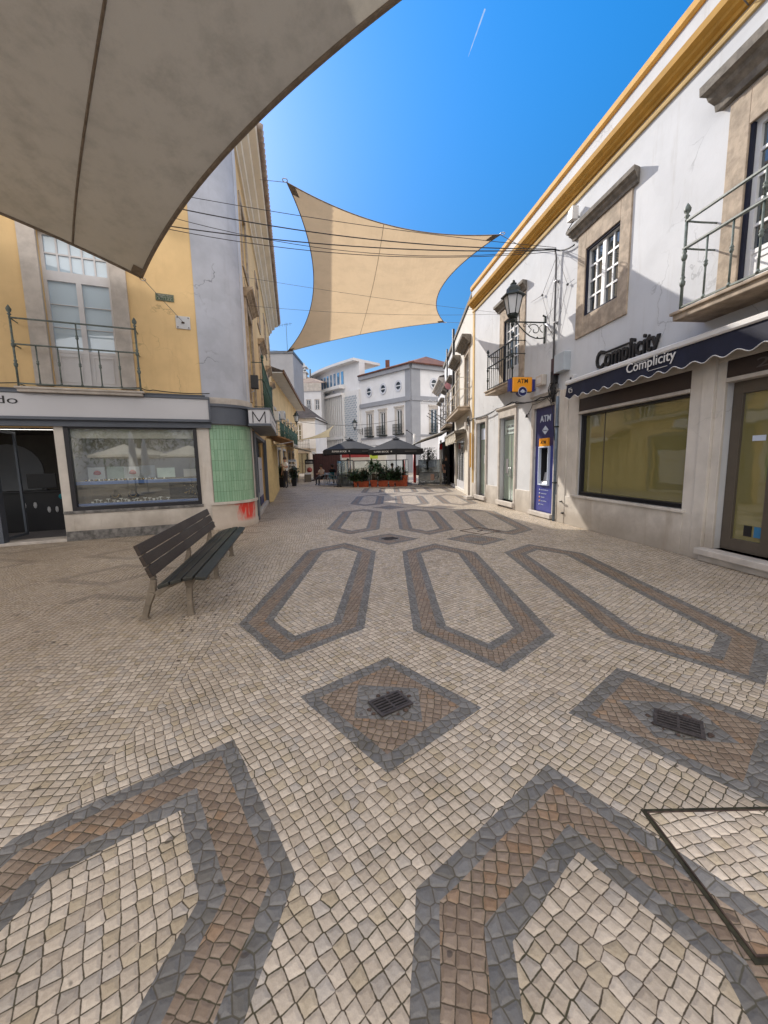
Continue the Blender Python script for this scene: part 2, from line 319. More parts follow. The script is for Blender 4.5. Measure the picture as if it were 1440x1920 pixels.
# Portuguese pavement ---------------------------------------------------------
def calcada(name='limestone cobbled pavement', gain=1.0, turn=0.0):
    t = NT(name)
    P = t.pos(); s = t.n('ShaderNodeSeparateXYZ'); t.link(P, s.inputs[0])
    wn = t.n('ShaderNodeTexNoise'); t.link(P, wn.inputs['Vector']); wn.inputs['Scale'].default_value = 5; wn.inputs['Detail'].default_value = 2
    ws = t.n('ShaderNodeSeparateXYZ'); t.link(wn.outputs[1], ws.inputs[0])
    x = t.M('ADD', s.outputs[0], t.M('MULTIPLY', t.M('SUBTRACT', ws.outputs[0], 0.5), 0.014))
    y = t.M('ADD', s.outputs[1], t.M('MULTIPLY', t.M('SUBTRACT', ws.outputs[1], 0.5), 0.014))
    a = t.M('SUBTRACT', x, t.M('MULTIPLY', t.M('SUBTRACT', y, 2.29), 0.017))
    b = t.M('SUBTRACT', t.M('ADD', y, t.M('MULTIPLY', x, 0.135)), 2.29)
    def pmod(v, m, off):   # centred modulo
        q = t.n('ShaderNodeMath', operation='FLOORED_MODULO'); t.link(t.M('ADD', v, off), q.inputs[0]); q.inputs[1].default_value = m
        return t.M('SUBTRACT', q.outputs[0], m/2)
    shf = t.M('MULTIPLY', t.M('LESS_THAN', b, -0.25), t.M('ADD', 0.03, t.M('MULTIPLY', t.M('MAXIMUM', t.M('SUBTRACT', t.M('MULTIPLY', b, -1.0), 0.43), 0.0), 0.13)))
    ah = t.M('ADD', a, shf)
    p = t.M('ABSOLUTE', pmod(ah, 1.64, 0.0)); q = t.M('ABSOLUTE', pmod(b, 5.25, 0.0))
    d1 = t.M('SUBTRACT', p, 0.60)
    d2 = t.M('ADD', t.M('MULTIPLY', p, 0.735), t.M('MULTIPLY', t.M('SUBTRACT', q, 2.20), 0.678))
    dh = t.M('MULTIPLY', t.M('MAXIMUM', d1, d2), -1)       # >0 inside hexagon
    p2 = t.M('ABSOLUTE', pmod(a, 1.64, 0.82)); q2 = t.M('ABSOLUTE', pmod(b, 5.25, 2.625))
    dd = t.M('MULTIPLY', t.M('SUBTRACT', 0.57, t.M('ADD', p2, q2)), 0.707)
    cen = t.M('LESS_THAN', t.M('MAXIMUM', t.M('MULTIPLY', p2, 0.85), q2), 0.17)
    GT = lambda v, k: t.M('GREATER_THAN', v, k)
    LT = lambda v, k: t.M('LESS_THAN', v, k)
    AND = lambda *v: v[0] if len(v) == 1 else t.M('MULTIPLY', v[0], AND(*v[1:]))
    gh = AND(GT(a, -1.64), LT(a, 3.28), LT(s.outputs[1], 33.0), GT(s.outputs[1], -8))
    gd = AND(GT(a, -0.82), LT(a, 2.46), LT(s.outputs[1], 33.0), GT(s.outputs[1], -8))
    hex_in = AND(GT(dh, 0), gh); dia_in = AND(GT(dd, 0), gd)
    hex_grey = AND(hex_in, t.M('MAXIMUM', LT(dh, 0.082), AND(GT(dh, 0.222), LT(dh, 0.305))))
    hex_brown = AND(hex_in, GT(dh, 0.082), LT(dh, 0.222))
    dia_grey = AND(dia_in, t.M('MAXIMUM', LT(dd, 0.09), cen))
    grey = t.M('MAXIMUM', hex_grey, dia_grey)
    brown = t.M('MULTIPLY', t.M('MAXIMUM', hex_brown, dia_in), t.M('SUBTRACT', 1.0, grey))
    # the worn, faded lozenges beside the shop
    a3 = t.M('ABSOLUTE', pmod(t.M('ADD', t.M('MULTIPLY', x, 0.92), t.M('MULTIPLY', y, 0.38)), 2.1, 0.4)); b3 = t.M('ABSOLUTE', pmod(t.M('SUBTRACT', t.M('MULTIPLY', y, 0.92), t.M('MULTIPLY', x, 0.38)), 1.5, 0.35))
    r3 = t.M('ADD', t.M('MULTIPLY', a3, 0.75), b3)
    ring = AND(GT(r3, 0.42), LT(r3, 0.60), LT(s.outputs[0], -2.75), GT(s.outputs[1], 4.2))
    # cell coordinates
    def rot(ang, sc_):
        ca, sa = math.cos(ang)/sc_, math.sin(ang)/sc_
        u = t.M('ADD', t.M('MULTIPLY', x2, ca), t.M('MULTIPLY', y2, sa)); v = t.M('SUBTRACT', t.M('MULTIPLY', y2, ca), t.M('MULTIPLY', x2, sa))
        c = t.n('ShaderNodeCombineXYZ'); t.link(u, c.inputs[0]); t.link(v, c.inputs[1]); return c.outputs[0]
    big = t.n('ShaderNodeTexNoise'); t.link(P, big.inputs['Vector']); big.inputs['Scale'].default_value = 1.1; big.inputs['Detail'].default_value = 1
    bs = t.n('ShaderNodeSeparateXYZ'); t.link(big.outputs[1], bs.inputs[0])
    amp = t.sm(s.outputs[0], -1.6, -3.2, 0.10, 0.32)
    x2 = t.M('ADD', s.outputs[0], t.M('MULTIPLY', t.M('SUBTRACT', bs.outputs[0], 0.5), amp))
    y2 = t.M('ADD', s.outputs[1], t.M('MULTIPLY', t.M('SUBTRACT', bs.outputs[1], 0.5), amp))
    vw = rot(R_(37)+turn, 0.048); vl = rot(R_(8), 0.050); vb = rot(R_(-12), 0.044); vg = rot(0.3, 0.051)
    left = t.sm(s.outputs[0], -1.30, -1.60, 0, 1)
    left = GT(left, 0.5)
    vec = t.mix(left, vw, vl, 'VECTOR'); vec = t.mix(brown, vec, vb, 'VECTOR'); vec = t.mix(grey, vec, vg, 'VECTOR')
    # half-brick offset of alternate rows
    rnd = t.mix(grey, t.sm(t.noise(P, 2.3, 2), .3, .7, .14, .40), 0.66, 'FLOAT')
    def vor(feature):
        v = t.n('ShaderNodeTexVoronoi', voronoi_dimensions='2D', feature=feature)
        v.inputs['Scale'].default_value = 1.0; t.link(vec, v.inputs['Vector']); t.link(rnd, v.inputs['Randomness']); return v
    ve = vor('DISTANCE_TO_EDGE'); vf = vor('F1')
    edge = ve.outputs[0]
    fn = t.noise(P, 55, 3, 0.6); f2 = t.noise(P, 260, 2, 0.6); big2 = t.noise(P, 0.9, 4, 0.6); mid = t.noise(P, 3.5, 4, 0.65)
    edge_n = t.M('ADD', edge, t.M('MULTIPLY', t.M('SUBTRACT', fn, 0.5), 0.11))
    jw = t.M('MULTIPLY', mid, 0.07)
    joint = t.M('SUBTRACT', 1.0, t.sm(t.M('SUBTRACT', edge_n, jw), -0.020, 0.040, 0, 1))
    joint = t.M('MULTIPLY', joint, t.mix(grey, 1.0, 0.75, 'FLOAT'))
    cs = t.n('ShaderNodeSeparateXYZ'); t.link(vf.outputs['Color'], cs.inputs[0])
    v1, v2, v3 = cs.outputs
    cw = t.mix(v1, (0.45, 0.382, 0.305), (0.66, 0.575, 0.475))
    cw = t.mix(t.M('MULTIPLY', GT(v2, 0.84), 0.5), cw, (0.43, 0.35, 0.22))
    cw = t.mix(t.M('MULTIPLY', LT(v2, 0.13), 0.5), cw, (0.38, 0.36, 0.34))
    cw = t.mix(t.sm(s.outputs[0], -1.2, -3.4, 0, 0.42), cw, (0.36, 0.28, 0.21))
    cb = t.mix(v1, (0.215, 0.160, 0.118), (0.325, 0.255, 0.195))
    cb = t.mix(t.M('MULTIPLY', GT(v2, 0.93), 0.45), cb, (0.34, 0.20, 0.10))
    cg = t.mix(v1, (0.145, 0.143, 0.140), (0.225, 0.220, 0.214))
    cg = t.mix(t.M('MULTIPLY', GT(v2, 0.8), 0.5), cg, (0.15, 0.14, 0.12))
    c = t.mix(brown, cw, cb); c = t.mix(grey, c, cg)
    c = t.mix(t.M('MULTIPLY', ring, 0.35), c, (0.11, 0.095, 0.08))
    c = t.mix(t.sm(fn, 0.35, 0.75, 0.0, 0.28), c, t.mix(1.0, c, (0.55, 0.5, 0.45), blend='MULTIPLY'))
    c = t.mix(t.sm(f2, 0.3, 0.75, 0.0, 0.20), c, t.mix(1.0, c, (0.5, 0.45, 0.4), blend='MULTIPLY'))
    c = t.mix(t.sm(big2, 0.42, 0.72, 0.0, 0.40), c, t.mix(1.0, c, (0.66, 0.60, 0.52), blend='MULTIPLY'))
    c = t.mix(t.sm(mid, 0.55, 0.8, 0.0, 0.45), c, t.mix(1.0, c, (0.6, 0.53, 0.45), blend='MULTIPLY'))
    spots = t.sm(t.noise(P, 14, 1, 0.4), 0.735, 0.76, 0, 0.75)
    c = t.mix(spots, c, (0.07, 0.055, 0.045))
    jc = t.mix(t.sm(mid, 0.35, 0.65), (0.070, 0.050, 0.034), (0.062, 0.055, 0.032))
    c = t.mix(joint, c, jc)
    if gain != 1.0: c = t.mix(1.0, c, (gain, gain, gain), blend='MULTIPLY')
    hh = t.sm(edge_n, 0.0, 0.30, 0, 1)
    tilt = t.M("MULTIPLY", v3, 0.2)
    h = t.M('ADD', t.M('ADD', hh, tilt), t.M('MULTIPLY', fn, 0.35))
    rough = t.mix(joint, t.M('ADD', 0.30, t.M('MULTIPLY', fn, 0.30)), 0.9, 'FLOAT')
    t.pbr(c, rough, 0, t.bump(h, 0.55, 0.008), 0.4)
    return t.m
M['calcada'] = calcada()
M['calcada_pale'] = calcada('pale relaid cobbles', 1.28, R_(-24))
M['moss'] = mat('mossy grit', (.035, .032, .018), .95, .5, 30, .8, 120)

# ------------------------------------------------------------------ mesh builder
class MB:
    def __init__(s): s.v = []; s.f = []; s.sm = []; s.mi = []; s.uv = None; s.cur = 0
    def add(s, vs, fs, smooth=False):
        b = len(s.v); s.v += [tuple(v) for v in vs]
        for f in fs: s.f.append([i+b for i in f]); s.sm.append(smooth); s.mi.append(s.cur)
        return s
    def box(s, x0, x1, y0, y1, z0, z1):
        if x0 > x1: x0, x1 = x1, x0
        if y0 > y1: y0, y1 = y1, y0
        if z0 > z1: z0, z1 = z1, z0
        v = [(x0,y0,z0),(x1,y0,z0),(x1,y1,z0),(x0,y1,z0),(x0,y0,z1),(x1,y0,z1),(x1,y1,z1),(x0,y1,z1)]
        return s.add(v, [(0,3,2,1),(4,5,6,7),(0,1,5,4),(1,2,6,5),(2,3,7,6),(3,0,4,7)])
    def hexa(s, v): return s.add(v, [(0,3,2,1),(4,5,6,7),(0,1,5,4),(1,2,6,5),(2,3,7,6),(3,0,4,7)])
    def quad(s, a, b, c, d): return s.add([a, b, c, d], [(0,1,2,3)])
    def prism(s, poly, a, b, axis='x'):
        """extrude a 2D polygon along an axis; poly in the other two coordinates"""
        def P(p, t):
            return {'x': (t, p[0], p[1]), 'y': (p[0], t, p[1]), 'z': (p[0], p[1], t)}[axis]
        n = len(poly); v = [P(p, a) for p in poly]+[P(p, b) for p in poly]
        f = [tuple(range(n))[::-1], tuple(range(n, 2*n))]+[(i, (i+1) % n, (i+1) % n+n, i+n) for i in range(n)]
        return s.add(v, f)
    def tube(s, pts, r, seg=6, cap=True):
        pts = [Vector(p) for p in pts]; n = len(pts)
        rs = r if isinstance(r, (list, tuple)) else [r]*n
        vs = []; prev = None
        for i, p in enumerate(pts):
            d = (pts[min(i+1, n-1)]-pts[max(i-1, 0)])
            d = d.normalized() if d.length > 1e-9 else Vector((0, 0, 1))
            if prev is None:
                a = Vector((0, 0, 1)) if abs(d.z) < .9 else Vector((1, 0, 0)); u = d.cross(a).normalized()
            else:
                u = prev - d*prev.dot(d); u = u.normalized() if u.length > 1e-6 else d.orthogonal().normalized()
            prev = u; w_ = d.cross(u)
            for k in range(seg):
                an = 2*PI*k/seg; vs.append(p+(u*math.cos(an)+w_*math.sin(an))*rs[i])
        fs = []
        for i in range(n-1):
            for k in range(seg):
                k2 = (k+1) % seg; fs.append((i*seg+k, i*seg+k2, (i+1)*seg+k2, (i+1)*seg+k))
        if cap: fs.append(tuple(range(seg))[::-1]); fs.append(tuple((n-1)*seg+k for k in range(seg)))
        return s.add(vs, fs, True)
    def lathe(s, prof, c=(0, 0, 0), seg=12, smooth=True):
        vs = []; n = len(prof)
        for r, z in prof:
            for k in range(seg):
                an = 2*PI*k/seg; vs.append((c[0]+r*math.cos(an), c[1]+r*math.sin(an), c[2]+z))
        fs = [(i*seg+k, i*seg+(k+1) % seg, (i+1)*seg+(k+1) % seg, (i+1)*seg+k) for i in range(n-1) for k in range(seg)]
        fs.append(tuple(range(seg))[::-1]); fs.append(tuple((n-1)*seg+k for k in range(seg)))
        return s.add(vs, fs, smooth)
    def ball(s, c, r, sx=1, sy=1, sz=1, seg=10, rings=6):
        pr = [(max(1e-4, r*math.sin(PI*i/rings)), -r*math.cos(PI*i/rings)) for i in range(rings+1)]
        b = len(s.v); s.lathe(pr, (0, 0, 0), seg)
        for i in range(b, len(s.v)):
            x, y, z = s.v[i]; s.v[i] = (c[0]+x*sx, c[1]+y*sy, c[2]+z*sz)
        return s
    def wall(s, x0, x1, z0, z1, holes, t=0.3, y=0.0):
        """front face at y, with rectangular holes that have reveals going back by t"""
        xs = sorted(set([x0, x1]+[max(x0, min(x1, h[k])) for h in holes for k in (0, 1)]))
        zs = sorted(set([z0, z1]+[max(z0, min(z1, h[k])) for h in holes for k in (2, 3)]))
        for i in range(len(xs)-1):
            for j in range(len(zs)-1):
                cx, cz = (xs[i]+xs[i+1])/2, (zs[j]+zs[j+1])/2
                if any(h[0] < cx < h[1] and h[2] < cz < h[3] for h in holes): continue
                s.quad((xs[i], y, zs[j]), (xs[i], y, zs[j+1]), (xs[i+1], y, zs[j+1]), (xs[i+1], y, zs[j]))
        for a, b, c, d in holes:
            s.quad((a, y, c), (a, y-t, c), (a, y-t, d), (a, y, d)); s.quad((b, y, c), (b, y, d), (b, y-t, d), (b, y-t, c))
            s.quad((a, y, d), (a, y-t, d), (b, y-t, d), (b, y, d)); s.quad((a, y, c), (b, y, c), (b, y-t, c), (a, y-t, c))
        return s
    def frame(s, x0, x1, z0, z1, wd, y0, y1, bottom=True):
        s.box(x0, x0+wd, y0, y1, z0, z1); s.box(x1-wd, x1, y0, y1, z0, z1)
        s.box(x0+wd, x1-wd, y0, y1, z1-wd, z1)
        if bottom: s.box(x0+wd, x1-wd, y0, y1, z0, z0+wd)
        return s
    def build(s, name, mats, parent=None, bevel=0, mtx=None):
        me = bpy.data.meshes.new(name)
        if mtx is not None: s.v = [tuple(mtx @ Vector(v)) for v in s.v]
        me.from_pydata(s.v, [], s.f)
        if not isinstance(mats, (list, tuple)): mats = [mats]
        for m in mats: me.materials.append(M[m] if isinstance(m, str) else m)
        me.polygons.foreach_set('use_smooth', s.sm); me.polygons.foreach_set('material_index', s.mi)
        if s.uv: 
            l = me.uv_layers.new(name='UVMap')
            for li, lp in enumerate(me.loops): l.data[li].uv = s.uv[lp.vertex_index]
        me.update()
        o = bpy.data.objects.new(name, me); COL.objects.link(o)
        if parent is not None: o.parent = parent
        if bevel:
            md = o.modifiers.new('bevel', 'BEVEL'); md.width = bevel; md.segments = 2; md.limit_method = 'ANGLE'; md.angle_limit = R_(40)
        return o

def tag(o, label=None, cat=None, group=None, kind=None):
    if label: o['label'] = label
    if cat: o['category'] = cat
    if group: o['group'] = group
    if kind: o['kind'] = kind
    return o
def thing(name, label, cat, loc=(0, 0, 0), rotz=0.0, group=None):
    o = bpy.data.objects.new(name, None); COL.objects.link(o); o.empty_display_size = 0.2
    o.location = loc; o.rotation_euler = (0, 0, rotz); return tag(o, label, cat, group)
def copy_tree(o, parent=None):
    c = o.copy(); COL.objects.link(c); c.parent = parent
    for ch in [x for x in bpy.data.objects if x.parent == o]: copy_tree(ch, c)
    return c
def kids(o): return [x for x in bpy.data.objects if x.parent == o]
def clone(o, loc, rotz, label=None):
    c = copy_tree(o); c.location = loc; c.rotation_euler = (0, 0, rotz)
    if label: c['label'] = label
    return c

def text(name, body, x0, x1, z0, z1, y, matname, parent, ext=0.004, flip=True, shear=0.0, slab=None, offset=0.0):
    """lettering standing in the local XZ plane, read from the outer (+Y) side"""
    cu_ = bpy.data.curves.new(name, 'FONT'); cu_.body = body; cu_.extrude = ext; cu_.shear = shear; cu_.offset = offset; cu_.resolution_u = 3
    tmp = bpy.data.objects.new(name, cu_); COL.objects.link(tmp)
    dg = bpy.context.evaluated_depsgraph_get(); me = bpy.data.meshes.new_from_object(tmp.evaluated_get(dg))
    bpy.data.objects.remove(tmp); bpy.data.curves.remove(cu_)
    xs = [v.co.x for v in me.vertices]; ys = [v.co.y for v in me.vertices]
    a, b, c, d = min(xs), max(xs), min(ys), max(ys)
    for v in me.vertices:
        u = (v.co.x-a)/(b-a); q = (v.co.y-c)/(d-c)
        v.co = (x0+(x1-x0)*u, y+v.co.z, z0+(z1-z0)*q)
    me.materials.clear(); me.materials.append(M[matname])
    o = bpy.data.objects.new(name, me); COL.objects.link(o); o.parent = parent
    return o

def arc(c, r, a0, a1, n, plane='xz', y=0):
    return [(c[0]+r*math.cos(a0+(a1-a0)*i/n), y, c[1]+r*math.sin(a0+(a1-a0)*i/n)) for i in range(n+1)]

# ------------------------------------------------------------------ frames
def frame(o, out_deg_x):     # origin and heading of local X (degrees from +X, ccw)
    return (Vector((o[0], o[1], 0)), R_(out_deg_x))
R2f = (Vector((3.47, 15.17, 0)), R_(86.5))   # right row beyond the first building
FR = frame((4.24, 8.48), 97.0)           # right facade: X runs up the street, Y into the street
FL = frame((-3.95, 9.04), 180+22.7)      # left front facade: X runs left, Y towards the square
FS = frame((-3.33, 10.12), -90+12.8)     # left street facade: X runs towards the camera
def wp(fr, x, y, z=0.0):
    o, a = fr; return Vector((o.x+x*math.cos(a)-y*math.sin(a), o.y+x*math.sin(a)+y*math.cos(a), z))

# =================================================================== SETTING
g = MB(); g.quad((-400, -400, 0), (400, -400, 0), (400, 700, 0), (-400, 700, 0))
tag(g.build('street', 'calcada'), kind='structure')

# =================================================================== WINDOW PARTS
def sash_window(root, x0, x1, z0, z1, y, cols=2, rows=4, glass='window_glass', fr='white_paint', leaf=True, bar=0.035, panel=0.0):
    """two leaf window; part window > pane"""
    m = MB(); m.frame(x0, x1, z0, z1, 0.06, y-0.05, y+0.03)
    xm = (x0+x1)/2
    if leaf: m.box(xm-0.045, xm+0.045, y-0.045, y+0.035, z0+.06, z1-.06)
    zb = z0+0.06
    if panel > 0:
        m.box(x0+.06, xm-.045, y-.03, y+.01, zb, zb+panel); m.box(xm+.045, x1-.06, y-.03, y+.01, zb, zb+panel)
        for a, b in ((x0+.06, xm-.045), (xm+.045, x1-.06)):
            m.frame(a+.05, b-.05, zb+.05, zb+panel-.05, .025, y+.01, y+.022)
        m.box(x0+.06, xm-.045, y-.035, y+.02, zb+panel, zb+panel+.05); m.box(xm+.045, x1-.06, y-.035, y+.02, zb+panel, zb+panel+.05)
        zb += panel+.05
    for a, b in ((x0+.06, xm-.045), (xm+.045, x1-.06)) if leaf else ((x0+.06, x1-.06),):
        for i in range(1, cols):
            cx = a+(b-a)*i/cols; m.box(cx-bar/2, cx+bar/2, y-.02, y+.015, zb, z1-.06)
        for j in range(1, rows):
            cz = zb+(z1-.06-zb)*j/rows; m.box(a, b, y-.019, y+.014, cz-bar/2, cz+bar/2)
    wdw = m.build('window', fr, root)
    p = MB().quad((x0+.05, y-.01, zb-.01), (x0+.05, y-.01, z1-.05), (x1-.05, y-.01, z1-.05), (x1-.05, y-.01, zb-.01))
    p.build('pane', glass, wdw)
    return wdw

def baluster(m, x, y, z0, z1, r=0.011, knobs=((0.55, .022),)):
    m.tube([(x, y, z0), (x, y, z1)], r, 6)
    for k, rr in knobs:
        z = z0+(z1-z0)*k
        m.lathe([(r, z-.05), (rr*.8, z-.03), (rr, z-.012), (r*1.2, z), (rr, z+.012), (r, z+.04)], (x, y, 0), 8)
    m.lathe([(r*2, z0), (r*1.1, z0+.04)], (x, y, 0), 8)

def finial(m, x, y, z, s=1.0):
    m.lathe([(0.02*s, z), (.012*s, z+.03*s), (.03*s, z+.05*s), (.012*s, z+.07*s), (.034*s, z+.10*s), (.038*s, z+.13*s), (.02*s, z+.165*s), (.006*s, z+.19*s)], (x, y, 0), 10)

def iron_balcony(root, x0, x1, d, z0, zmid, z1, nb, mtl, slab=None, slab_t=0.12, slab_mat='limestone', over=0.06):
    b = MB()
    zr = z0+0.05
    for x in (x0, x1):
        b.tube([(x, d, z0), (x, d, z1+.02)], .019, 8)
        for k in (.33, .62): 
            z = z0+(z1-z0)*k; b.lathe([(.018, z-.07), (.032, z-.04), (.036, z), (.02, z+.02), (.03, z+.05), (.018, z+.08)], (x, d, 0), 8)
        finial(b, x, d, z1, 1.15)
        for z in (zmid, z1): b.tube([(x, d, z), (x, d*.5, z-.004), (x, 0.0, z)], .012, 6)
        b.tube([(x, d, zr), (x, 0, zr)], .010, 6)
    b.box(x0, x1, d-.018, d+.018, z1-.012, z1+.010)
    b.box(x0-.02, x1+.02, d-.024, d+.024, zmid-.010, zmid+.010)
    b.box(x0, x1, d-.012, d+.012, zr-.010, zr+.010)
    n = nb
    for i in range(1, n):
        x = x0+(x1-x0)*i/n
        baluster(b, x, d, zr, zmid if n < 9 else z1, .0125 if n < 9 else .010, ((.56, .026),) if n < 9 else ((.5, .014),))
    if n < 9:
        x = (x0+x1)/2; baluster(b, x, d, zmid, z1, .013, ((.45, .03),))
    r = b.build('balcony', mtl, root)
    if slab:
        s = MB(); s.box(x0-over, x1+over, 0.0, d+over, z0-slab_t, z0)
        s.box(x0-over-.03, x1+over+.03, 0.0, d+over+.03, z0-.045, z0-.005)
        s.build('slab', slab_mat, r, .01)
    return r

def stone_surround(root, x0, x1, z0, z1, wl, wt, sill, y=0.03, name='surround', mtl='limestone', wb=None):
    m = MB()
    m.box(x0-wl, x0, -.02, y, z0-sill, z1+wt); m.box(x1, x1+wl, -.02, y, z0-sill, z1+wt)
    m.box(x0, x1, -.02, y, z1, z1+wt)
    if sill: m.box(x0, x1, -.02, y, z0-sill, z0)
    return m.build(name, mtl, root, .008)

def cornice_part(root, x0, x1, z0, h, p, mtl='cornice_stone'):
    prof = [(0, z0), (p*.30, z0), (p*.36, z0+h*.22), (p*.62, z0+h*.40), (p*.70, z0+h*.55), (p*.97, z0+h*.62), (p, z0+h*.92), (p*.2, z0+h), (0, z0+h)]
    m = MB()
    # mitred ends: scale x with the projection
    n = len(prof); vs = []
    for y, z in prof: vs.append((x0-y*.45, y, z))
    for y, z in prof: vs.append((x1+y*.45, y, z))
    m.add(vs, [tuple(range(n)), tuple(range(n, 2*n))[::-1]]+[(i, i+n, (i+1) % n+n, (i+1) % n) for i in range(n)])
    return m.build('cornice', mtl, root)

# =================================================================== RIGHT BUILDING (white, ochre cornice)
RB = thing('white_building', 'two storey white building with ochre cornice, iron balconies and shopfronts on the right', 'building', FR[0], FR[1])
holes = [(-2.61, 0.05, .68, 2.72), (-4.9, -3.12, .19, 2.72), (1.01, 2.01, .13, 2.76), (3.11, 4.15, .20, 2.75), (5.32, 6.20, .20, 2.79),
         (-.90, .08, 4.38, 5.68), (2.95, 3.98, 3.72, 5.58), (-4.35, -3.12, 3.62, 5.52)]
m = MB(); m.wall(-14, 6.7, 0, 7.5, holes, .28)
m.quad((6.7, 0, 0), (6.7, 0, 7.5), (6.7, -9, 7.5), (6.7, -9, 0)); m.quad((-14, 0, 0), (-14, -9, 0), (-14, -9, 7.5), (-14, 0, 7.5))
m.quad((-14, 0, 7.5), (-14, -9, 7.5), (6.7, -9, 7.5), (6.7, 0, 7.5)); m.quad((-14, -9, 0), (6.7, -9, 0), (6.7, -9, 7.5), (-14, -9, 7.5))
m.build('wall', 'white_plaster', RB)
# backing behind the openings
for a, b, c, d, mt in ((-2.9, .4, .5, 2.8, 'yellow_blind'), (-5.1, -3.0, .1, 2.8, 'yellow_blind'), (2.9, 4.4, .1, 2.9, 'green_lining'), (5.1, 6.4, .1, 2.9, 'green_lining')):
    q = MB(); dp = -.6
    q.quad((a, dp, c), (a, dp, d), (b, dp, d), (b, dp, c)); q.quad((a, -.29, c), (b, -.29, c), (b, dp, c), (a, dp, c)); q.quad((a, -.29, d), (b, -.29, d), (b, dp, d), (a, dp, d))
    q.quad((a, -.29, c), (a, -.29, d), (a, dp, d), (a, dp, c)); q.quad((b, -.29, c), (b, -.29, d), (b, dp, d), (b, dp, c))
    q.build('room_lining', mt, RB)
# cornice bands
m = MB()
prof = [(0.0, 6.93), (.05, 6.93), (.06, 6.98), (.12, 7.00), (.13, 7.04), (.20, 7.07), (.22, 7.15), (.05, 7.18), (0, 7.18)]
m.prism(prof, -14, 6.74, 'x'); m.build('cornice', 'ochre', RB)
m = MB(); m.prism([(0, 6.80), (.035, 6.80), (.045, 6.84), (.035, 6.88), (0, 6.88)], -14, 6.72, 'x'); m.build('moulding', 'yellow_strip', RB)
m = MB(); m.box(-14, 6.73, -.3, .05, 7.18, 7.56); m.build('frieze', 'white_plaster', RB)
m = MB(); m.prism([(-.35, 7.56), (.075, 7.56), (.10, 7.60), (.10, 7.70), (.07, 7.74), (-.35, 7.78)], -14, 6.78, 'x'); m.build('coping', 'ochre', RB)
m = MB(); m.box(6.54, 6.70, 0, .022, .55, 6.80); m.build('corner_strip', 'yellow_strip', RB)
# base dado
for a, b in ((.75, .89), (2.13, 3.0), (4.27, 5.22), (6.30, 6.66)): MB().box(a, b, 0, .035, 0, .62).build('stone_dado', 'marble', RB, .008)
# marble shopfront
m = MB()
m.box(-2.65, .12, 0, .075, 0, .64); m.box(-2.68, .16, 0, .11, .64, .685)
m.box(.05, .42, 0, .055, .64, 3.02); m.box(.42, .74, 0, .08, 0, 3.02); m.box(.12, .42, 0, .07, 0, .64)
m.box(-2.82, -2.61, 0, .055, .64, 3.02); m.box(-3.00, -2.82, 0, .085, 0, 3.02); m.box(-3.12, -3.00, 0, .04, .19, 3.02); m.box(-2.82, -2.65, 0, .07, 0, .64)
m.box(-5.2, -4.9, 0, .06, 0, 3.02); m.box(-14, -5.2, 0, .05, 0, .7)
m.box(-4.9, .05, 0, .045, 2.72, 3.02)
m.build('marble_cladding', 'marble', RB, .006)
m = MB(); m.box(-4.9, -3.0, -.28, .20, .10, .19); m.box(-4.9, -3.0, -.28, .12, 0, .10); m.build('step', 'pale_stone', RB, .012)
m = MB(); m.box(.95, 2.07, -.1, .12, .02, .13); m.build('step', 'pale_stone', RB, .012)
m = MB(); m.box(3.05, 4.25, -.28, .10, .06, .20); m.build('step', 'pale_stone', RB, .012)
m = MB(); m.box(5.25, 6.28, -.28, .10, .06, .20); m.build('step', 'pale_stone', RB, .012)
# shop window
m = MB(); m.frame(-2.61, .05, .685, 2.42, .06, -.16, -.02); m.box(-2.61, .05, -.16, -.02, .70, .76)
sw = m.build('shop_window', 'black_frame', RB)
MB().quad((-2.56, -.1, .72), (-2.56, -.1, 2.38), (0, -.1, 2.38), (0, -.1, .72)).build('pane', 'yellow_glass', sw)
m = MB(); m.box(-.60, -.585, -.099, -.092, .76, 2.36); m.build('glass_joint', 'bronze_frame', sw)
m = MB(); m.box(-2.61, .05, -.12, .045, 2.46, 2.715); m.build('signboard', 'brown_board', RB, .004)
m = MB(); m.box(-2.61, .05, -.12, .07, 2.40, 2.455); m.build('light_strip', 'pale_stone', RB, .008)
m = MB(); m.box(-4.9, -3.13, -.12, .045, 2.50, 2.715); sb2 = m.build('signboard', 'brown_board', RB, .004)
text('number', '23', -3.50, -3.80, 2.55, 2.66, .047, 'letter_grey', sb2)
m = MB(); m.box(-4.9, -3.13, -.12, .06, 2.44, 2.495); m.build('light_strip', 'pale_stone', RB, .008)
# brown door leaves
for a, b in ((-3.80, -3.13), (-4.50, -3.81)):
    m = MB(); m.box(b-.13, b, -.16, -.08, .20, 2.44); m.box(a, a+.16, -.16, -.08, .20, 2.44); m.box(a+.16, b-.13, -.16, -.08, 2.28, 2.44); m.box(a+.16, b-.13, -.16, -.08, .20, .36)
    d = m.build('door', 'bronze_frame', RB, .004)
    MB().quad((a+.1, -.12, .3), (a+.1, -.12, 2.3), (b-.1, -.12, 2.3), (b-.1, -.12, .3)).build('pane', 'yellow_glass', d)
    m = MB(); m.ball((a+.06 if b > -3.5 else b-.06, -.05, 1.35), .022); m.tube([(a+.06 if b > -3.5 else b-.06, -.08, 1.35), (a+.06 if b > -3.5 else b-.06, -.05, 1.35)], .01); m.build('handle', 'bronze_frame', d)
    if b > -3.5:
        MB().box(-3.50, -3.40, -.118, -.114, .42, .56).build('sticker', 'black_paint', d)
        MB().box(-3.62, -3.53, -.118, -.114, .42, .56).build('sticker', mat('sticker blue', (.03, .16, .32), .4), d)
        MB().box(-3.56, -3.40, -.118, -.114, 1.66, 1.73).build('sticker', 'sky_paint', d)
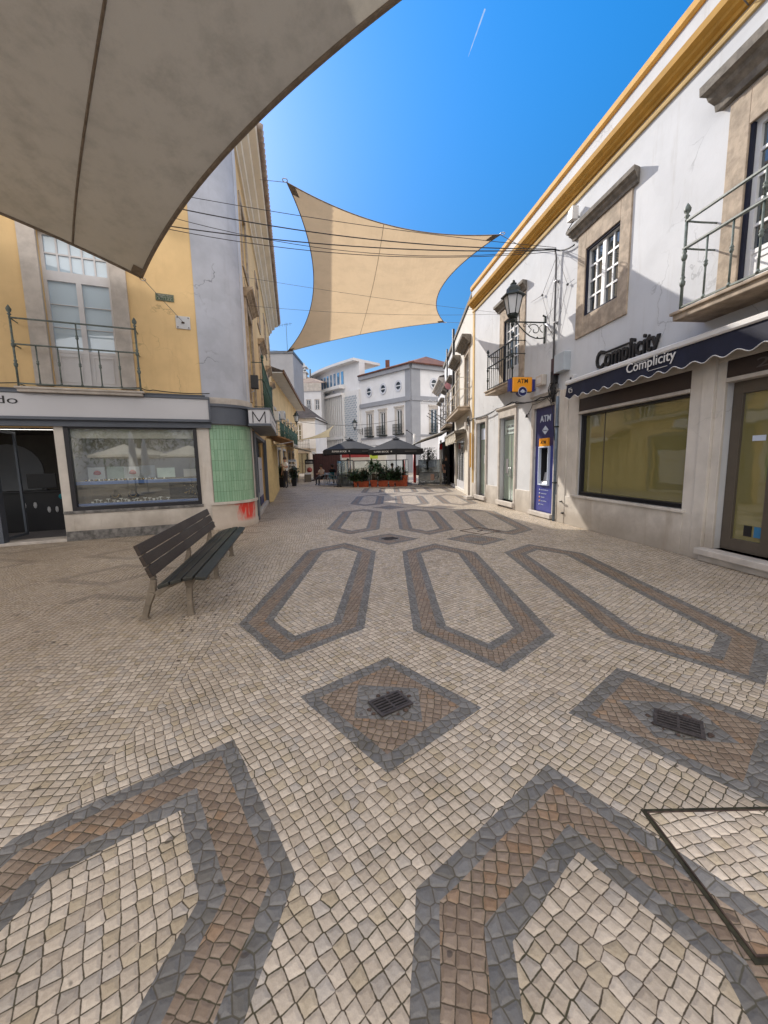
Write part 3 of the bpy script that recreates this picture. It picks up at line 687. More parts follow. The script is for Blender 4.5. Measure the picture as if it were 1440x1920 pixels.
m = MB(); m.box(-4.9, -4.5, -.16, -.08, .2, 2.44); m.build('door_frame', 'bronze_frame', RB)
# green glass door
stone_surround(RB, 3.11, 4.15, .0, 2.75, .10, .22, 0, .045, mtl='pale_stone')
m = MB(); m.prism([(0, 2.97), (.06, 2.97), (.10, 3.02), (.10, 3.06), (0, 3.08)], 2.95, 4.32, 'x'); m.build('lintel', 'pale_stone', RB)
for a, b in ((3.13, 3.625), (3.635, 4.13)):
    m = MB(); m.quad((a, -.14, .22), (a, -.14, 2.2 if 0 else 2.68), (b, -.14, 2.68), (b, -.14, .22))
    d = m.build('glass_door', 'green_glass', RB)
    hx = a+.06 if a > 3.5 else b-.06
    m = MB(); m.tube([(hx, -.13, .95), (hx, -.08, .97), (hx, -.07, 1.1), (hx, -.08, 1.23), (hx, -.13, 1.25)], .012, 6); m.build('handle', 'steel', d)
m = MB(); m.box(3.13, 4.13, -.155, -.125, 2.69, 2.74); m.box(3.11, 3.13, -.17, -.11, .2, 2.75); m.box(4.13, 4.15, -.17, -.11, .2, 2.75); m.box(3.62, 3.64, -.155, -.13, .2, 2.69); m.build('door_frame', 'steel', RB)
sg = MB().box(3.2, 4.08, -.13, -.122, 2.25, 2.66).build('window_sign', mat('frosted sign', (.52, .62, .60), .4), RB)
text('lettering', 'CABELEIREIRO', 3.98, 3.28, 2.44, 2.52, -.12, 'grey_cable', sg); text('lettering', 'DE HOMENS', 3.92, 3.36, 2.31, 2.38, -.12, 'grey_cable', sg)
sg = MB().box(3.22, 3.45, -.13, -.122, 1.72, 1.82).build('window_sign', 'black_paint', RB)
MB().box(3.82, 3.98, -.13, -.122, 1.05, 1.50).build('window_sign', 'poster', RB)
# narrow window door
stone_surround(RB, 5.32, 6.20, .0, 2.79, .09, .20, 0, .045, mtl='pale_stone')
m = MB(); m.quad((5.34, -.14, .2), (5.34, -.14, 2.77), (6.18, -.14, 2.77), (6.18, -.14, .2)); d = m.build('glass_door', 'green_glass', RB)
MB().frame(5.32, 6.20, .2, 2.79, .04, -.17, -.10).build('frame', 'grey_cable', d)
MB().box(5.45, 6.1, -.13, -.122, 2.2, 2.6).build('window_sign', 'sky_paint', RB)
MB().box(5.62, 5.80, -.13, -.122, 1.35, 1.65).build('window_sign', 'poster', RB)
# cash machine door surround
stone_surround(RB, 1.01, 2.01, .0, 2.76, .11, .28, 0, .04, mtl='pale_stone')
m = MB(); m.prism([(0, 3.04), (.05, 3.04), (.07, 3.08), (0, 3.10)], .86, 2.16, 'x'); m.build('lintel', 'pale_stone', RB)
# upper window with stone frame
stone_surround(RB, -.90, .08, 4.38, 5.68, .26, .36, .38)
cornice_part(RB, -1.28, .50, 6.04, .24, .17)
sash_window(RB, -.90, .08, 4.38, 5.68, -.07, 2, 4); MB().frame(-.90, .08, 4.38, 5.68, .035, -.04, .005).build('dark_frame', 'navy', RB)
# balcony door above the lamp
stone_surround(RB, 2.95, 3.98, 3.72, 5.58, .30, .33, 0)
cornice_part(RB, 2.62, 4.40, 5.95, .24, .17)
sash_window(RB, 2.95, 3.98, 3.72, 5.58, -.07, 2, 5, panel=.35); MB().frame(2.95, 3.98, 3.72, 5.58, .035, -.04, .005, False).build('dark_frame', 'navy', RB)
iron_balcony(RB, 2.62, 4.36, .36, 3.62, 4.32, 4.66, 12, 'iron', slab=True, slab_t=.13)
# near balcony
stone_surround(RB, -4.35, -3.12, 3.62, 5.52, .27, .42, 0)
cornice_part(RB, -4.75, -2.72, 5.98, .36, .26)
sash_window(RB, -4.35, -3.16, 3.62, 5.52, -.07, 2, 5, panel=.30); MB().box(-3.16, -3.12, -.1, .005, 3.62, 5.52).build('dark_frame', 'navy', RB)
iron_balcony(RB, -4.75, -2.76, .45, 3.46, 4.26, 4.60, 6, 'rail_steel', slab=True, slab_t=.12)
# parapet chimney stub
MB().box(6.1, 6.55, -1.6, -.5, 7.5, 8.3).build('chimney', 'white_plaster', RB)

# ------------------------------------------------------------------ wall fittings on the right
o = thing('letter_sign', 'large black serif letters mounted on the white wall above the navy awning', 'sign', wp(FR, -1.2, 0, 3.2), FR[1])
text('lettering', 'Complicity', .78, -.76, -.10, .34, .03, 'black_paint', o, .02, offset=.012)
MB().box(-.10, .60, .01, .05, .26, .285).build('overline', 'black_paint', o)
o = thing('awning', 'navy shop awning with white wavy edge above the yellow filmed window', 'awning', wp(FR, 0, 0, 2.7), FR[1])
m = MB(); N = 400; xa, xb = .10, -6.9; vs = []; fs = []
for i in range(N+1):
    x = xa+(xb-xa)*i/N; zb = .035+.028*math.cos(2*PI*(x-xa)/.30)
    vs += [(x, .31, .31), (x, .335+.012*math.sin(x*9), zb)]
for i in range(N): fs.append((2*i, 2*i+1, 2*i+3, 2*i+2))
m.add(vs, fs, True); val = m.build('valance', 'navy', o)
m = MB(); m.tube([(v[0], v[1]+.002, v[2]) for v in vs[1::2]], .007, 5); m.build('scallop_trim', 'white_trim', val)
m = MB(); m.prism([(.24, .31), (.33, .31), (.345, .33), (.345, .38), (.32, .40), (.24, .40)], xa+.02, xb, 'x'); m.build('front_bar', 'white_trim', o)
m = MB(); m.quad((xa, .02, .46), (xa, .26, .38), (xb, .26, .38), (xb, .02, .46)); m.quad((xa, .02, .46), (xa, .02, .30), (xa, .26, .30), (xa, .26, .38)); m.build('canopy', 'navy', o)
text('lettering', 'Complicity', -1.66, -2.62, .12, .32, .345, 'white_trim', o, .003, offset=.004)
MB().box(-2.12, -1.82, .338, .342, .285, .292).build('overline', 'white_trim', o)
MB().box(-2.48, -2.12, .338, .342, .105, .112).build('underline', 'white_trim', o)
m = MB()
for q in ((( -.02, .22), (-.10, .22)), ((-.02, .22), (-.02, .15)), ((-.02, .15), (-.06, .15)), ((-.05, .19), (-.13, .19)), ((-.13, .19), (-.13, .13)), ((-.13, .13), (-.05, .13))):
    (x0, z0), (x1, z1) = q; m.box(min(x0, x1)-.004, max(x0, x1)+.004, .336, .345, min(z0, z1)-.004, max(z0, z1)+.004)
m.build('emblem', 'white_trim', o)

# projecting ATM sign (faces the camera)
o = thing('cash_machine_sign', 'orange and blue ATM sign projecting from the wall under the iron balcony', 'sign', wp(FR, 2.0, .40, 3.36), FR[1]+PI/2)
# local: x across (from wall outwards is -x?), y towards camera
MB().box(-.35, .35, -.05, .05, -.15, .15).build('side_panel', 'blue_panel', o, .01)
m = MB(); m.box(-.27, .27, -.07, .075, -.17, .20); orp = m.build('sign_face', 'orange', o, .03)
MB().box(-.278, .278, -.062, .062, -.178, .208).build('sign_rim', 'black_frame', orp, .03)
text('lettering', 'ATM', .14, -.14, .045, .155, .075, 'black_paint', orp, .004, offset=.008)
m = MB(); pts = [(.115*math.cos(2*PI*k/28), .115*math.sin(2*PI*k/28)-.16) for k in range(28)]; m.prism(pts, -.066, .088, 'y'); dsk = m.build('disc', 'blue_dark', orp)
m = MB(); m.tube([(.115*math.cos(2*PI*k/28), .089, .115*math.sin(2*PI*k/28)-.16) for k in range(29)], .006, 5); m.build('ring', 'sky_paint', dsk)
m = MB(); m.prism([(-.06, -.145), (0, -.105), (.06, -.145), (0, -.155)], .088, .093, 'y'); m.prism([(-.085, -.165), (-.02, -.155), (0, -.165), (.02, -.155), (.085, -.165), (.05, -.18), (0, -.195), (-.05, -.18)], .088, .093, 'y'); m.build('emblem', 'sky_paint', dsk)
m = MB(); m.tube([(.0, 0, .14), (-.38, 0, .14)], .015); m.tube([(.0, 0, -.1), (-.38, 0, -.1)], .015); m.build('bracket', 'iron', o)

# cash machine in the doorway
o = thing('cash_machine', 'tall blue cash machine panel set into a stone doorway', 'cash machine', wp(FR, 1.51, -.035, .13), FR[1])
m = MB(); m.wall(-.47, .47, 0, 2.63, [(-.22, .20, .72, 1.62)], .16); m.box(-.47, .47, -.25, -.2, 0, 2.63); m.build('panel', 'blue_panel', o)
m = MB(); m.box(-.47, .47, .003, .009, 1.68, 2.63); m.build('upper_panel', 'blue_dark', o)
m = MB(); m.frame(-.25, .23, .68, 1.66, .035, -.02, .06); m.build('surround', 'sky_paint', o, .01)
m = MB(); m.hexa([(-.21, -.14, .72), (.19, -.14, .72), (.19, .01, .72), (-.21, .01, .72), (-.21, -.15, .80), (.19, -.15, .80), (.19, -.02, .78), (-.21, -.02, .78)]); m.hexa([(-.21, -.15, .8), (.19, -.15, .8), (.19, -.08, .8), (-.21, -.08, .8), (-.21, -.15, 1.0), (.19, -.15, 1.0), (.19, -.12, 1.0), (-.21, -.12, 1.0)]); kb = m.build('keypad_shelf', 'fascia_silver', o, .004)
m = MB()
for i in range(4):
    for j in range(3): m.box(-.06+i*.035, -.035+i*.035, -.085+j*.02, -.07+j*.02, .79, .80)
m.build('keypad', 'steel', kb)
MB().box(-.218, .198, -.159, -.150, .722, 1.618).build('recess_back', 'velvet', o); MB().box(-.16, .14, -.149, -.140, 1.06, 1.40).build('screen', 'window_glass', o)
for x_ in (-.219, .196): MB().box(x_, x_+.003, -.15, -.01, .722, 1.618).build('recess_side', 'velvet', o)
MB().box(-.22, .20, .005, .06, 1.66, 1.86).build('header_panel', 'orange', o, .005)
text('lettering', 'ATM', .13, -.13, 1.72, 1.80, .062, 'black_paint', o, .002, offset=.008)
text('lettering', 'ATM', .26, -.24, 2.27, 2.43, .011, 'sky_paint', o, .003, offset=.012)
m = MB(); m.prism([(-.15, 2.06), (0, 1.95), (.15, 2.06), (0, 2.17)], .010, .014, 'y'); em = m.build('emblem', 'sky_paint', o)
text('lettering', 'Euronet', .10, -.10, 2.04, 2.08, .016, 'blue_dark', em, .001)
for k, tx in enumerate(('CASH WITHDRAWAL', 'CASH DEPOSIT', 'TRANSFER', 'CARD PAYMENT', 'TOP UP')):
    z = .56-k*.095
    m = MB(); m.lathe([(.022, 0), (.022, .004)], (0, 0, 0), 10); m.v = [(x+.20, .004+zz, y+z) for x, y, zz in m.v]; m.build('bullet', 'orange' if k in (2, 3) else 'sky_paint', o)
    text('lettering', tx, .15, .15-.024*len(tx), z-.012, z+.014, .004, 'sky_paint', o, .001)

# downpipe and pole, cable tangle, boxes
o = thing('downpipe', 'blue grey downpipe running up the wall beside the cash machine', 'pipe', wp(FR, .80, .10, 0), FR[1])
m = MB(); m.tube([(0, 0, .0), (0, 0, 2.9)], .032, 10); m.build('pipe', mat('pipe paint', (.13, .17, .22), .6, .25, 6), o)
for z in (.9, 2.2): MB().box(-.05, .05, -.09, .036, z, z+.03).build('clamp', 'iron', o)
o = thing('cable_riser', 'thin grey conduit rising from the cable tangle to the high wires', 'pipe', wp(FR, 1.10, .05, 2.9), FR[1])
m = MB(); m.tube([(0, 0, 0), (0, .02, 3.1), (.02, .05, 3.30)], .022, 8); m.tube([(.03, .0, 0), (.035, .01, 2.2)], .012, 6); m.build('conduit', 'grey_cable', o)
for z in (.8, 1.7, 2.6): MB().box(-.04, .05, -.05, .035, z, z+.02).build('clamp', 'steel', o)
o = thing('cable_tangle', 'black coils of cable hanging under the electric box', 'cables', wp(FR, 1.0, .08, 3.0), FR[1])
m = MB(); rnd = random.Random(3)
for k in range(9):
    r = rnd.uniform(.06, .13); cx, cz = rnd.uniform(-.05, .12), rnd.uniform(.02, .16); ph = rnd.uniform(0, 6)
    m.tube([(cx+r*math.cos(ph+2*PI*i/16), rnd.uniform(-.01, .01)+.03*math.sin(k), cz+r*1.3*math.sin(ph+2*PI*i/16)) for i in range(15)], .009, 5)
for k in range(7):
    x = rnd.uniform(-.06, .06); m.tube([(x, 0, -.2), (x+rnd.uniform(-.03, .03), .03, .1), (x+rnd.uniform(-.02, .02), .01, .5)], .009, 5)
m.tube([(-.02, .0, .0), (.06, .05, -.15), (-.1, .05, -.5), (-.10, .0, -1.1)], .011, 5)
m.build('coil', 'cable', o)
m = MB(); m.box(-.05, .07, -.06, .06, .22, .50); m.build('junction_block', 'cable', o, .01)
o = thing('electric_box', 'pale blue box on the wall above the cable tangle', 'box', wp(FR, .74, 0, 3.42), FR[1])
MB().box(-.24, .16, 0, .16, 0, .40).build('cabinet', mat('pale blue box', (.42, .47, .52), .5, .06), o, .01)
MB().box(.18, .32, 0, .14, -.02, .36).build('side_cover', mat('brown cover', (.06, .03, .035), .6, .1), o, .006)
o = thing('alarm_box', 'small off white box between the orange sign and the cables', 'box', wp(FR, 1.62, 0, 3.28), FR[1])
MB().box(-.16, .16, 0, .13, 0, .26).build('cabinet', 'pale_stone', o, .02); MB().box(-.1, .1, .13, .135, .06, .2).build('cover', 'white_box', o)
o = thing('wall_camera', 'white camera housing on the wall above the stone framed window', 'camera', wp(FR, .42, 0, 6.38), FR[1])
m = MB(); m.hexa([(-.10, .06, 0), (.10, .06, .02), (.10, .20, .02), (-.10, .20, 0), (-.10, .06, .26), (.06, .06, .22), (.06, .20, .22), (-.10, .20, .26)]); m.build('housing', 'white_trim', o, .01)
m = MB(); m.tube([(0, 0, .1), (0, .1, .1)], .02); m.tube([(.0, .1, .02), (.2, .1, -.04), (.34, .06, -.06)], .012); m.build('arm', 'grey_cable', o)
m = MB()
for k in range(6): m.tube([(.10+.05*math.cos(2*PI*i/12)+k*.01, .08, -.16+.07*math.sin(2*PI*i/12)) for i in range(13)], .006, 4)
m.build('cable_loop', 'cable', o)
o = thing('fuse_box', 'small white junction box by the left end of the awning', 'box', wp(FR, .36, 0, 3.14), FR[1])
MB().box(-.09, .09, 0, .07, 0, .13).build('cabinet', 'white_box', o, .006); MB().box(-.03, .03, .07, .075, .04, .09).build('label_plate', 'cable', o)
o = thing('wall_spotlight', 'tiny black spotlight on the wall left of the blue cash machine', 'lamp', wp(FR, 2.30, .0, 2.62), FR[1])
m = MB(); m.tube([(0, 0, .06), (0, .07, .05)], .010); m.lathe([(.01, .05), (.03, .03), (.034, -.03), (.028, -.035)], (0, .08, 0), 8); m.build('housing', 'cable', o)

# cables along the wall
o = thing('wall_cable', 'black cables draped along the wall below the balcony and signs', 'cables', wp(FR, 0, .06, 0), FR[1])
m = MB(); rnd = random.Random(5)
def drape(m, pts, r, n=8, sag=.03):
    P = []
    for (a, b) in zip(pts[:-1], pts[1:]):
        for i in range(n):
            t = i/n; P.append((a[0]+(b[0]-a[0])*t, a[1]+(b[1]-a[1])*t, a[2]+(b[2]-a[2])*t-sag*4*t*(1-t)))
    P.append(pts[-1]); m.tube(P, r, 5)
drape(m, [(1.0, 0, 3.02), (1.6, .02, 3.0), (2.3, .02, 2.98), (3.2, .02, 3.12), (4.3, .02, 3.08), (5.2, .02, 2.98), (6.4, .02, 3.02), (6.8, .05, 2.98)], .018)
drape(m, [(1.0, .02, 2.98), (1.9, .03, 2.95), (2.9, .03, 3.09), (4.3, .03, 3.05), (6.4, .03, 3.0)], .010)
drape(m, [(.95, .02, 2.75), (1.3, .02, 2.95), (2.0, .02, 2.88), (2.25, .02, 2.66)], .007)
drape(m, [(.5, .02, 3.08), (.1, .02, 3.12)], .010)
m.build('cable', 'cable', o)
# vertical pipes at the far corner
o = thing('corner_pipe', 'rusty drainpipe with cable knot at the far corner of the white building', 'pipe', wp(FR, 6.82, .08, 0), FR[1])
m = MB(); m.tube([(0, 0, 0), (0, 0, 3.1)], .05, 8); m.build('pipe', 'pale_stone', o)
m = MB()
for k in range(6): m.tube([(.03*k-.06+.06*math.cos(2*PI*i/10), .05, 2.95+.17*math.sin(2*PI*i/10)) for i in range(10)], .010, 4)
m.build('cable_knot', 'cable', o)
m = MB(); m.box(-.17, -.10, -.02, .02, 1.2, 2.5); m.build('yellow_conduit', 'ochre', o)
o = thing('loose_kerb_block', 'small pale block lying against the foot of the white wall', 'block', wp(FR, 6.45, .22, 0), FR[1])
MB().box(-.22, .2, -.12, .14, 0, .13).build('block', 'pale_stone', o, .02)
o = thing('hose_stub', 'short pipe stub sticking out of the marble base beside the downpipe', 'pipe', wp(FR, .52, .08, .5), FR[1])
m = MB(); m.tube([(0, 0, 0), (-.02, .05, 0), (-.10, .06, .01)], .018, 7); m.lathe([(.03, -.28), (.045, -.27), (.045, -.25), (.02, -.24)], (-.06, .0, 0), 8); m.build('stub', 'cable', o)

# ------------------------------------------------------------------ wall lantern
def wall_lantern(name, label, loc, rotz, L=.8, sc_=1.0, group=None):
    """local +Y points away from the wall; lantern stands at y=L"""
    o = thing(name, label, 'street lamp', loc, rotz, group)
    m = MB()
    m.box(-.025, .025, 0, .03, -.46, .14); m.box(-.016, .016, 0, L+.18, -.012, .012)
    # scroll
    def curve(pts, r=.011): m.tube([(0, y, z) for y, z in pts], r, 6)
    curve([(.03, -.34), (.12, -.355), (.24, -.35), (.38, -.30), (.52, -.20), (.64, -.08), (.70, -.012)], .013)
    c = (.26, -.17)
    curve([(c[0]+(.16-.0115*i)*math.cos(.5+i*.52), c[1]+(.15-.011*i)*math.sin(.5+i*.52)) for i in range(13)], .010)
    c = (.50, -.085)
    curve([(c[0]+(.075-.008*i)*math.cos(2.6-i*.6), c[1]+(.065-.007*i)*math.sin(2.6-i*.6)) for i in range(9)], .008)
    curve([(.08, -.05), (.14, -.10), (.12, -.18), (.06, -.22)], .009); curve([(.40, -.24), (.34, -.16), (.42, -.09), (.36, -.03)], .009)
    m.ball((0, .19, -.335), .02); m.ball((0, .05, .15), .025)
    m.build('bracket', 'iron', o)
    m = MB(); m.lathe([(.015, -.12), (.03, -.08), (.05, -.05), (.02, -.02), (.03, .0), (.075, .03), (.03, .05), (.05, .07), (.115, .12), (.12, .14)], (0, L, 0), 12)
    n = 6; zb, zt = .16, .56; rb, rt_ = .125, .215
    for k in range(n):
        a0 = 2*PI*k/n; a1 = 2*PI*(k+1)/n
        p = lambda a, r, z: (r*math.cos(a), L+r*math.sin(a), z)
        m.tube([p(a0, .06, .07), p(a0, rb, zb)], .007, 5)
        m.tube([p(a0, rb, zb), p(a0, rt_, zt)], .010, 5); m.tube([p(a0, rb, zb), p(a1, rb, zb)], .009, 5); m.tube([p(a0, rt_, zt), p(a1, rt_, zt)], .013, 5)
    m.lathe([(.275, zt-.02), (.275, zt+.0), (.20, zt+.06), (.16, zt+.09), (.15, zt+.16), (.10, zt+.22), (.06, zt+.235), (.06, zt+.25), (.075, zt+.255), (.075, zt+.27), (.04, zt+.28), (.035, zt+.33), (.015, zt+.34), (.005, zt+.345)], (0, L, 0), 6, False)
    m.build('lantern_frame', 'iron', o)
    g_ = MB()
    for k in range(n):
        a0 = 2*PI*k/n; a1 = 2*PI*(k+1)/n
        g_.quad((rb*.97*math.cos(a0), L+rb*.97*math.sin(a0), zb), (rb*.97*math.cos(a1), L+rb*.97*math.sin(a1), zb), (rt_*.97*math.cos(a1), L+rt_*.97*math.sin(a1), zt), (rt_*.97*math.cos(a0), L+rt_*.97*math.sin(a0), zt))
    g_.build('glass', 'lamp_glass', o)
    o.scale = (sc_, sc_, sc_); return o
wall_lantern('wall_lantern', 'large black lantern on a scrolled iron bracket beside the orange ATM sign', wp(FR, 1.62, 0, 4.78), FR[1], .80, 1.05)

# =================================================================== LEFT YELLOW BUILDING
LB = thing('yellow_building', 'yellow corner building with grey pilaster, jewellery shop and white balcony door on the left', 'building', FL[0], FL[1])
H = 9.40
# corner curve in LB local coordinates
def to_local(fr, p):
    d = p-fr[0]; a = fr[1]; return Vector((d.x*math.cos(a)+d.y*math.sin(a), -d.x*math.sin(a)+d.y*math.cos(a), p.z))
A0 = Vector((-3.95, 9.04, 0)); A1 = Vector((-3.16, 9.37, 0)); A2 = Vector((-3.33, 10.12, 0))
def corner(t, off=0.0, z=0.0):
    p = A0*(1-t)**2+A1*2*t*(1-t)+A2*t*t; d = ((A1-A0)*(1-t)+(A2-A1)*t).normalized(); nrm = Vector((d.y, -d.x, 0))
    q = p+nrm*off; q.z = z; return to_local(FL, q)
def strip(m, t0, t1, z0, z1, off, n=14, caps=True, depth=0.0, uvs=None):
    vs = []; fs = []
    for i in range(n+1):
        t = t0+(t1-t0)*i/n
        vs += [corner(t, off, z0), corner(t, off, z1)]
        if depth: vs += [corner(t, off-depth, z1), corner(t, off-depth, z0)]
    k = 4 if depth else 2
    for i in range(n):
        a = i*k; b = a+k
        fs.append((a, b, b+1, a+1))
        if depth: fs.append((a+1, b+1, b+2, a+2)); fs.append((a+3, b+3, b, a))
    m.add(vs, fs, False if depth else True)
    return m
def side(x, y, z):    # a point in the street side frame expressed in LB local coordinates
    return to_local(FS, wp(FS, 0, 0, 0)) if False else to_local(FL, wp(FS, x, y, z))
lh = [(2.80, 3.92, .05, 2.32), (.23, 2.64, .62, 2.36), (1.58, 2.70, 3.10, 6.0), (5.4, 6.5, 3.1, 6.0)]
m = MB(); m.wall(0, 16, 2.3, H, [h for h in lh if h[2] > 2.5], .22)
m.wall(0, 16, 0, 2.3, [(2.80, 3.92, .05, 2.30), (.23, 2.64, .62, 2.30), (4.0, 7.5, .3, 2.30)], .22)
m.build('front_wall', 'yellow_plaster', LB)
m = MB(); LEN = 14.1
sh = [(-1.75, -.55, 3.10, 5.45), (-5.85, -4.70, 3.10, 5.45), (-9.75, -8.7, 3.10, 5.45), (-13.2, -12.3, 3.1, 5.45), (-1.70, -.60, 6.55, 8.05), (-5.80, -4.75, 6.55, 8.05), (-9.7, -8.75, 6.55, 8.05), (-13.2, -12.3, 6.55, 8.05), (-4.75, -.25, .12, 2.32)]
m.wall(-LEN, 0, 0, H, sh, .2)
m.quad((-LEN, 0, 0), (-LEN, -10, 0), (-LEN, -10, H), (-LEN, 0, H))
m.v = [tuple(side(*v)) for v in m.v]; m.build('side_wall', 'yellow_plaster', LB)
m = MB(); m.quad((16, 0, 0), (16, 0, H), (16, -8, H), (16, -8, 0)); m.build('end_wall', 'yellow_plaster', LB)
# corner pilaster of grey render with its pale edges
m = MB(); strip(m, 0, .80, 2.85, H, .022, 16); m.box(-.03, .06, -.01, .022, 3.0, H)
m.build('pilaster', 'grey_render', LB)
m = MB(); strip(m, .80, 1.0, 2.85, H, .026, 5); m.build('pilaster_edge', 'grey_light', LB)
m = MB(); strip(m, 0, 1.0, 0, 2.9, .0, 16); m.build('corner_core', 'marble', LB)
# roof: hip, eave, tiles
ov = .60
def rp(p, z): q = Vector((p[0], p[1], 0)); l = to_local(FL, q); l.z = z; return l
m = MB()
ea = wp(FL, 16, ov); ec = wp(FL, -.55, ov); eb = wp(FS, -.3, ov); ed = wp(FS, -LEN-.1, ov)
ra = wp(FL, 16, -5); rc = wp(FL, 1.5, -5); rd_ = wp(FS, -LEN-.1, -5)
Z0 = H+.12; Z1 = H+2.0
top = [rp(ea, Z0), rp(ec, Z0), rp(eb, Z0), rp(ed, Z0), rp(rd_, Z1), rp(rc, Z1), rp(ra, Z1)]
m.add(top, [(0, 1, 5, 6), (1, 2, 5), (2, 3, 4, 5)])
m.add([Vector((v.x, v.y, v.z-.09)) for v in top], [(6, 5, 1, 0), (5, 2, 1), (5, 4, 3, 2)])
gb = [rp(ed, Z0), rp(rd_, Z1), rp(wp(FS, -LEN-.1, -5), H), rp(wp(FS, -LEN-.1, 0), H)]; m.add(gb, [(0, 1, 2, 3)])
rf = m.build('roof', 'tiles_pale', LB)
m = MB()
n = int((LEN-.2)/.19)
for i in range(n):
    x = -.3-i*.19
    pts = [wp(FS, x, ov+.07, H+.11), wp(FS, x, ov-.5, H+.34)]
    m.tube([to_local(FL, p) for p in pts], .085, 8)
m.build('eave_tiles', 'tiles_pale', rf); m = MB()
for i in range(34):
    x = -.2+i*.19; pts = [wp(FL, x, ov+.07, H+.11), wp(FL, x, ov-.5, H+.34)]
    m.tube([to_local(FL, p) for p in pts], .085, 8)
m.build('eave_tiles', 'tiles_pale', rf)
# eave cornice on the street side and front
prof = [(0, H-.55), (.06, H-.55), (.07, H-.44), (.17, H-.40), (.18, H-.26), (.33, H-.20), (.35, H-.08), (.52, H-.04), (.55, H+.025), (0, H+.025)]
m = MB(); m.prism(prof, -LEN, .02, 'x'); m.v = [tuple(side(*v)) for v in m.v]
m.build('eave_cornice', 'eave_cream', LB)
m = MB(); m.prism(prof, 0, 16, 'x'); m.build('eave_cornice', 'eave_cream', LB)
m = MB(); vs = []; k = len(prof)
for i in range(9):
    for y, z in prof: vs.append(corner(i/8, y, z))
m.add(vs, [(i*k+j, (i+1)*k+j, (i+1)*k+(j+1) % k, i*k+(j+1) % k) for i in range(8) for j in range(k)]); m.build('eave_cornice', 'eave_cream', LB)
# lower band over the shops
m = MB(); strip(m, -.02, 1.02, 2.86, 3.0, .07, 14, depth=.1); m.build('band', 'pale_stone', LB)
m = MB(); m.prism([(0, 2.97), (.16, 2.97), (.17, 3.02), (0, 3.05)], 0, 16, 'x'); m.build('band', 'fascia_dark', LB)
# curved slate fascia, green tiles and marble foot at the corner
m = MB(); strip(m, -.02, 1.0, 2.42, 2.86, .10, 16, depth=.1); strip(m, -.02, 1.0, 2.80, 2.86, .13, 16, depth=.05); m.build('curved_fascia', 'fascia_dark', LB)
m = MB(); n = 20; vs = []; fs = []; uv = []
for i in range(n+1):
    t = .02+.86*i/n; vs += [corner(t, .018, .64), corner(t, .018, 2.40)]; uv += [(i*1.15*.9/n, 0.0), (i*1.15*.9/n, 1.76)]
fs = [(2*i, 2*i+2, 2*i+3, 2*i+1) for i in range(n)]; m.add(vs, fs, True); m.uv = uv; m.build('green_tiling', 'green_tiles', LB)
m = MB(); strip(m, .88, 1.0, .6, 2.42, .03, 4); m.build('corner_trim', 'marble', LB)
m = MB(); n = 16; vs = []; fs = []; uv = []
for i in range(n+1):
    t = -.02+1.02*i/n
    for z, off, vv in ((0.0, .06, 0), (.14, .06, .14), (.15, .045, .16), (.58, .045, .60)): vs.append(corner(t, off, z)); uv.append((i/n, vv))
for i in range(n):
    for j in range(3): fs.append((i*4+j, i*4+4+j, i*4+5+j, i*4+1+j))
m.add(vs, fs, True); m.uv = uv; m.build('marble_foot', 'graffiti', LB)
m = MB(); strip(m, -.02, 1.0, .58, .64, .075, 14, depth=.08); m.build('marble_ledge', 'marble', LB)
# shopfront left: marble panels, sill, plinth
m = MB(); m.box(-.02, .23, 0, .03, .2, 2.42); m.box(2.64, 2.80, 0, .03, .2, 2.42); m.box(.23, 2.64, 0, .03, .2, .56); m.box(3.92, 16, 0, .03, .2, .56)
m.build('marble_cladding', 'marble', LB, .005)
m = MB(); m.box(.2, 2.80, -.1, .06, .56, .62); m.build('sill', 'grey_marble', LB, .006)
m = MB(); m.box(.0, 2.80, 0, .045, 0, .2); m.box(3.92, 16, 0, .045, 0, .2); m.build('plinth', 'grey_marble', LB, .006)
m = MB(); m.box(2.80, 3.92, -.4, .05, .0, .055); m.build('threshold', 'pale_stone', LB, .006)
# display window
m = MB(); m.frame(.23, 2.64, .62, 2.36, .075, -.10, .05)
dw = m.build('display_window', 'black_frame', LB)
MB().quad((.28, -.03, .66), (2.6, -.03, .66), (2.6, -.03, 2.32), (.28, -.03, 2.32)).build('pane', 'shop_glass', dw)
m = MB(); a, b, c, d, e = .24, 2.63, .62, 2.35, -1.3
m.quad((a, e, c), (b, e, c), (b, e, d), (a, e, d)); m.quad((a, -.1, c), (a, e, c), (a, e, d), (a, -.1, d)); m.quad((b, -.1, c), (b, e, c), (b, e, d), (b, -.1, d)); m.quad((a, -.1, d), (b, -.1, d), (b, e, d), (a, e, d)); m.quad((a, -.1, c), (b, -.1, c), (b, e, c), (a, e, c))
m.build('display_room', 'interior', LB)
m = MB(); m.box(.26, 2.61, -.7, -.11, 1.16, 1.20); m.build('glass_shelf', 'interior_grey', dw); m = MB(); m.box(.26, 2.61, -.11, -.085, 1.14, 1.21); m.box(.26, 2.61, -.10, -.07, .70, .75); m.build('shelf_edge', 'blue_strip', dw)
m = MB(); m.box(.26, 2.61, -.75, -.10, .63, .72); m.build('display_deck', 'interior_grey', dw)
m = MB(); m.box(.25, 2.62, -.16, -.10, 2.10, 2.34); m.build('header_board', 'marble', dw)
for x in (.7, 1.4, 2.1):
    m = MB(); m.lathe([(.07, 0), (.07, .01)], (x, -.55, 2.325), 14); m.build('downlight', M['lit_disc'], dw)
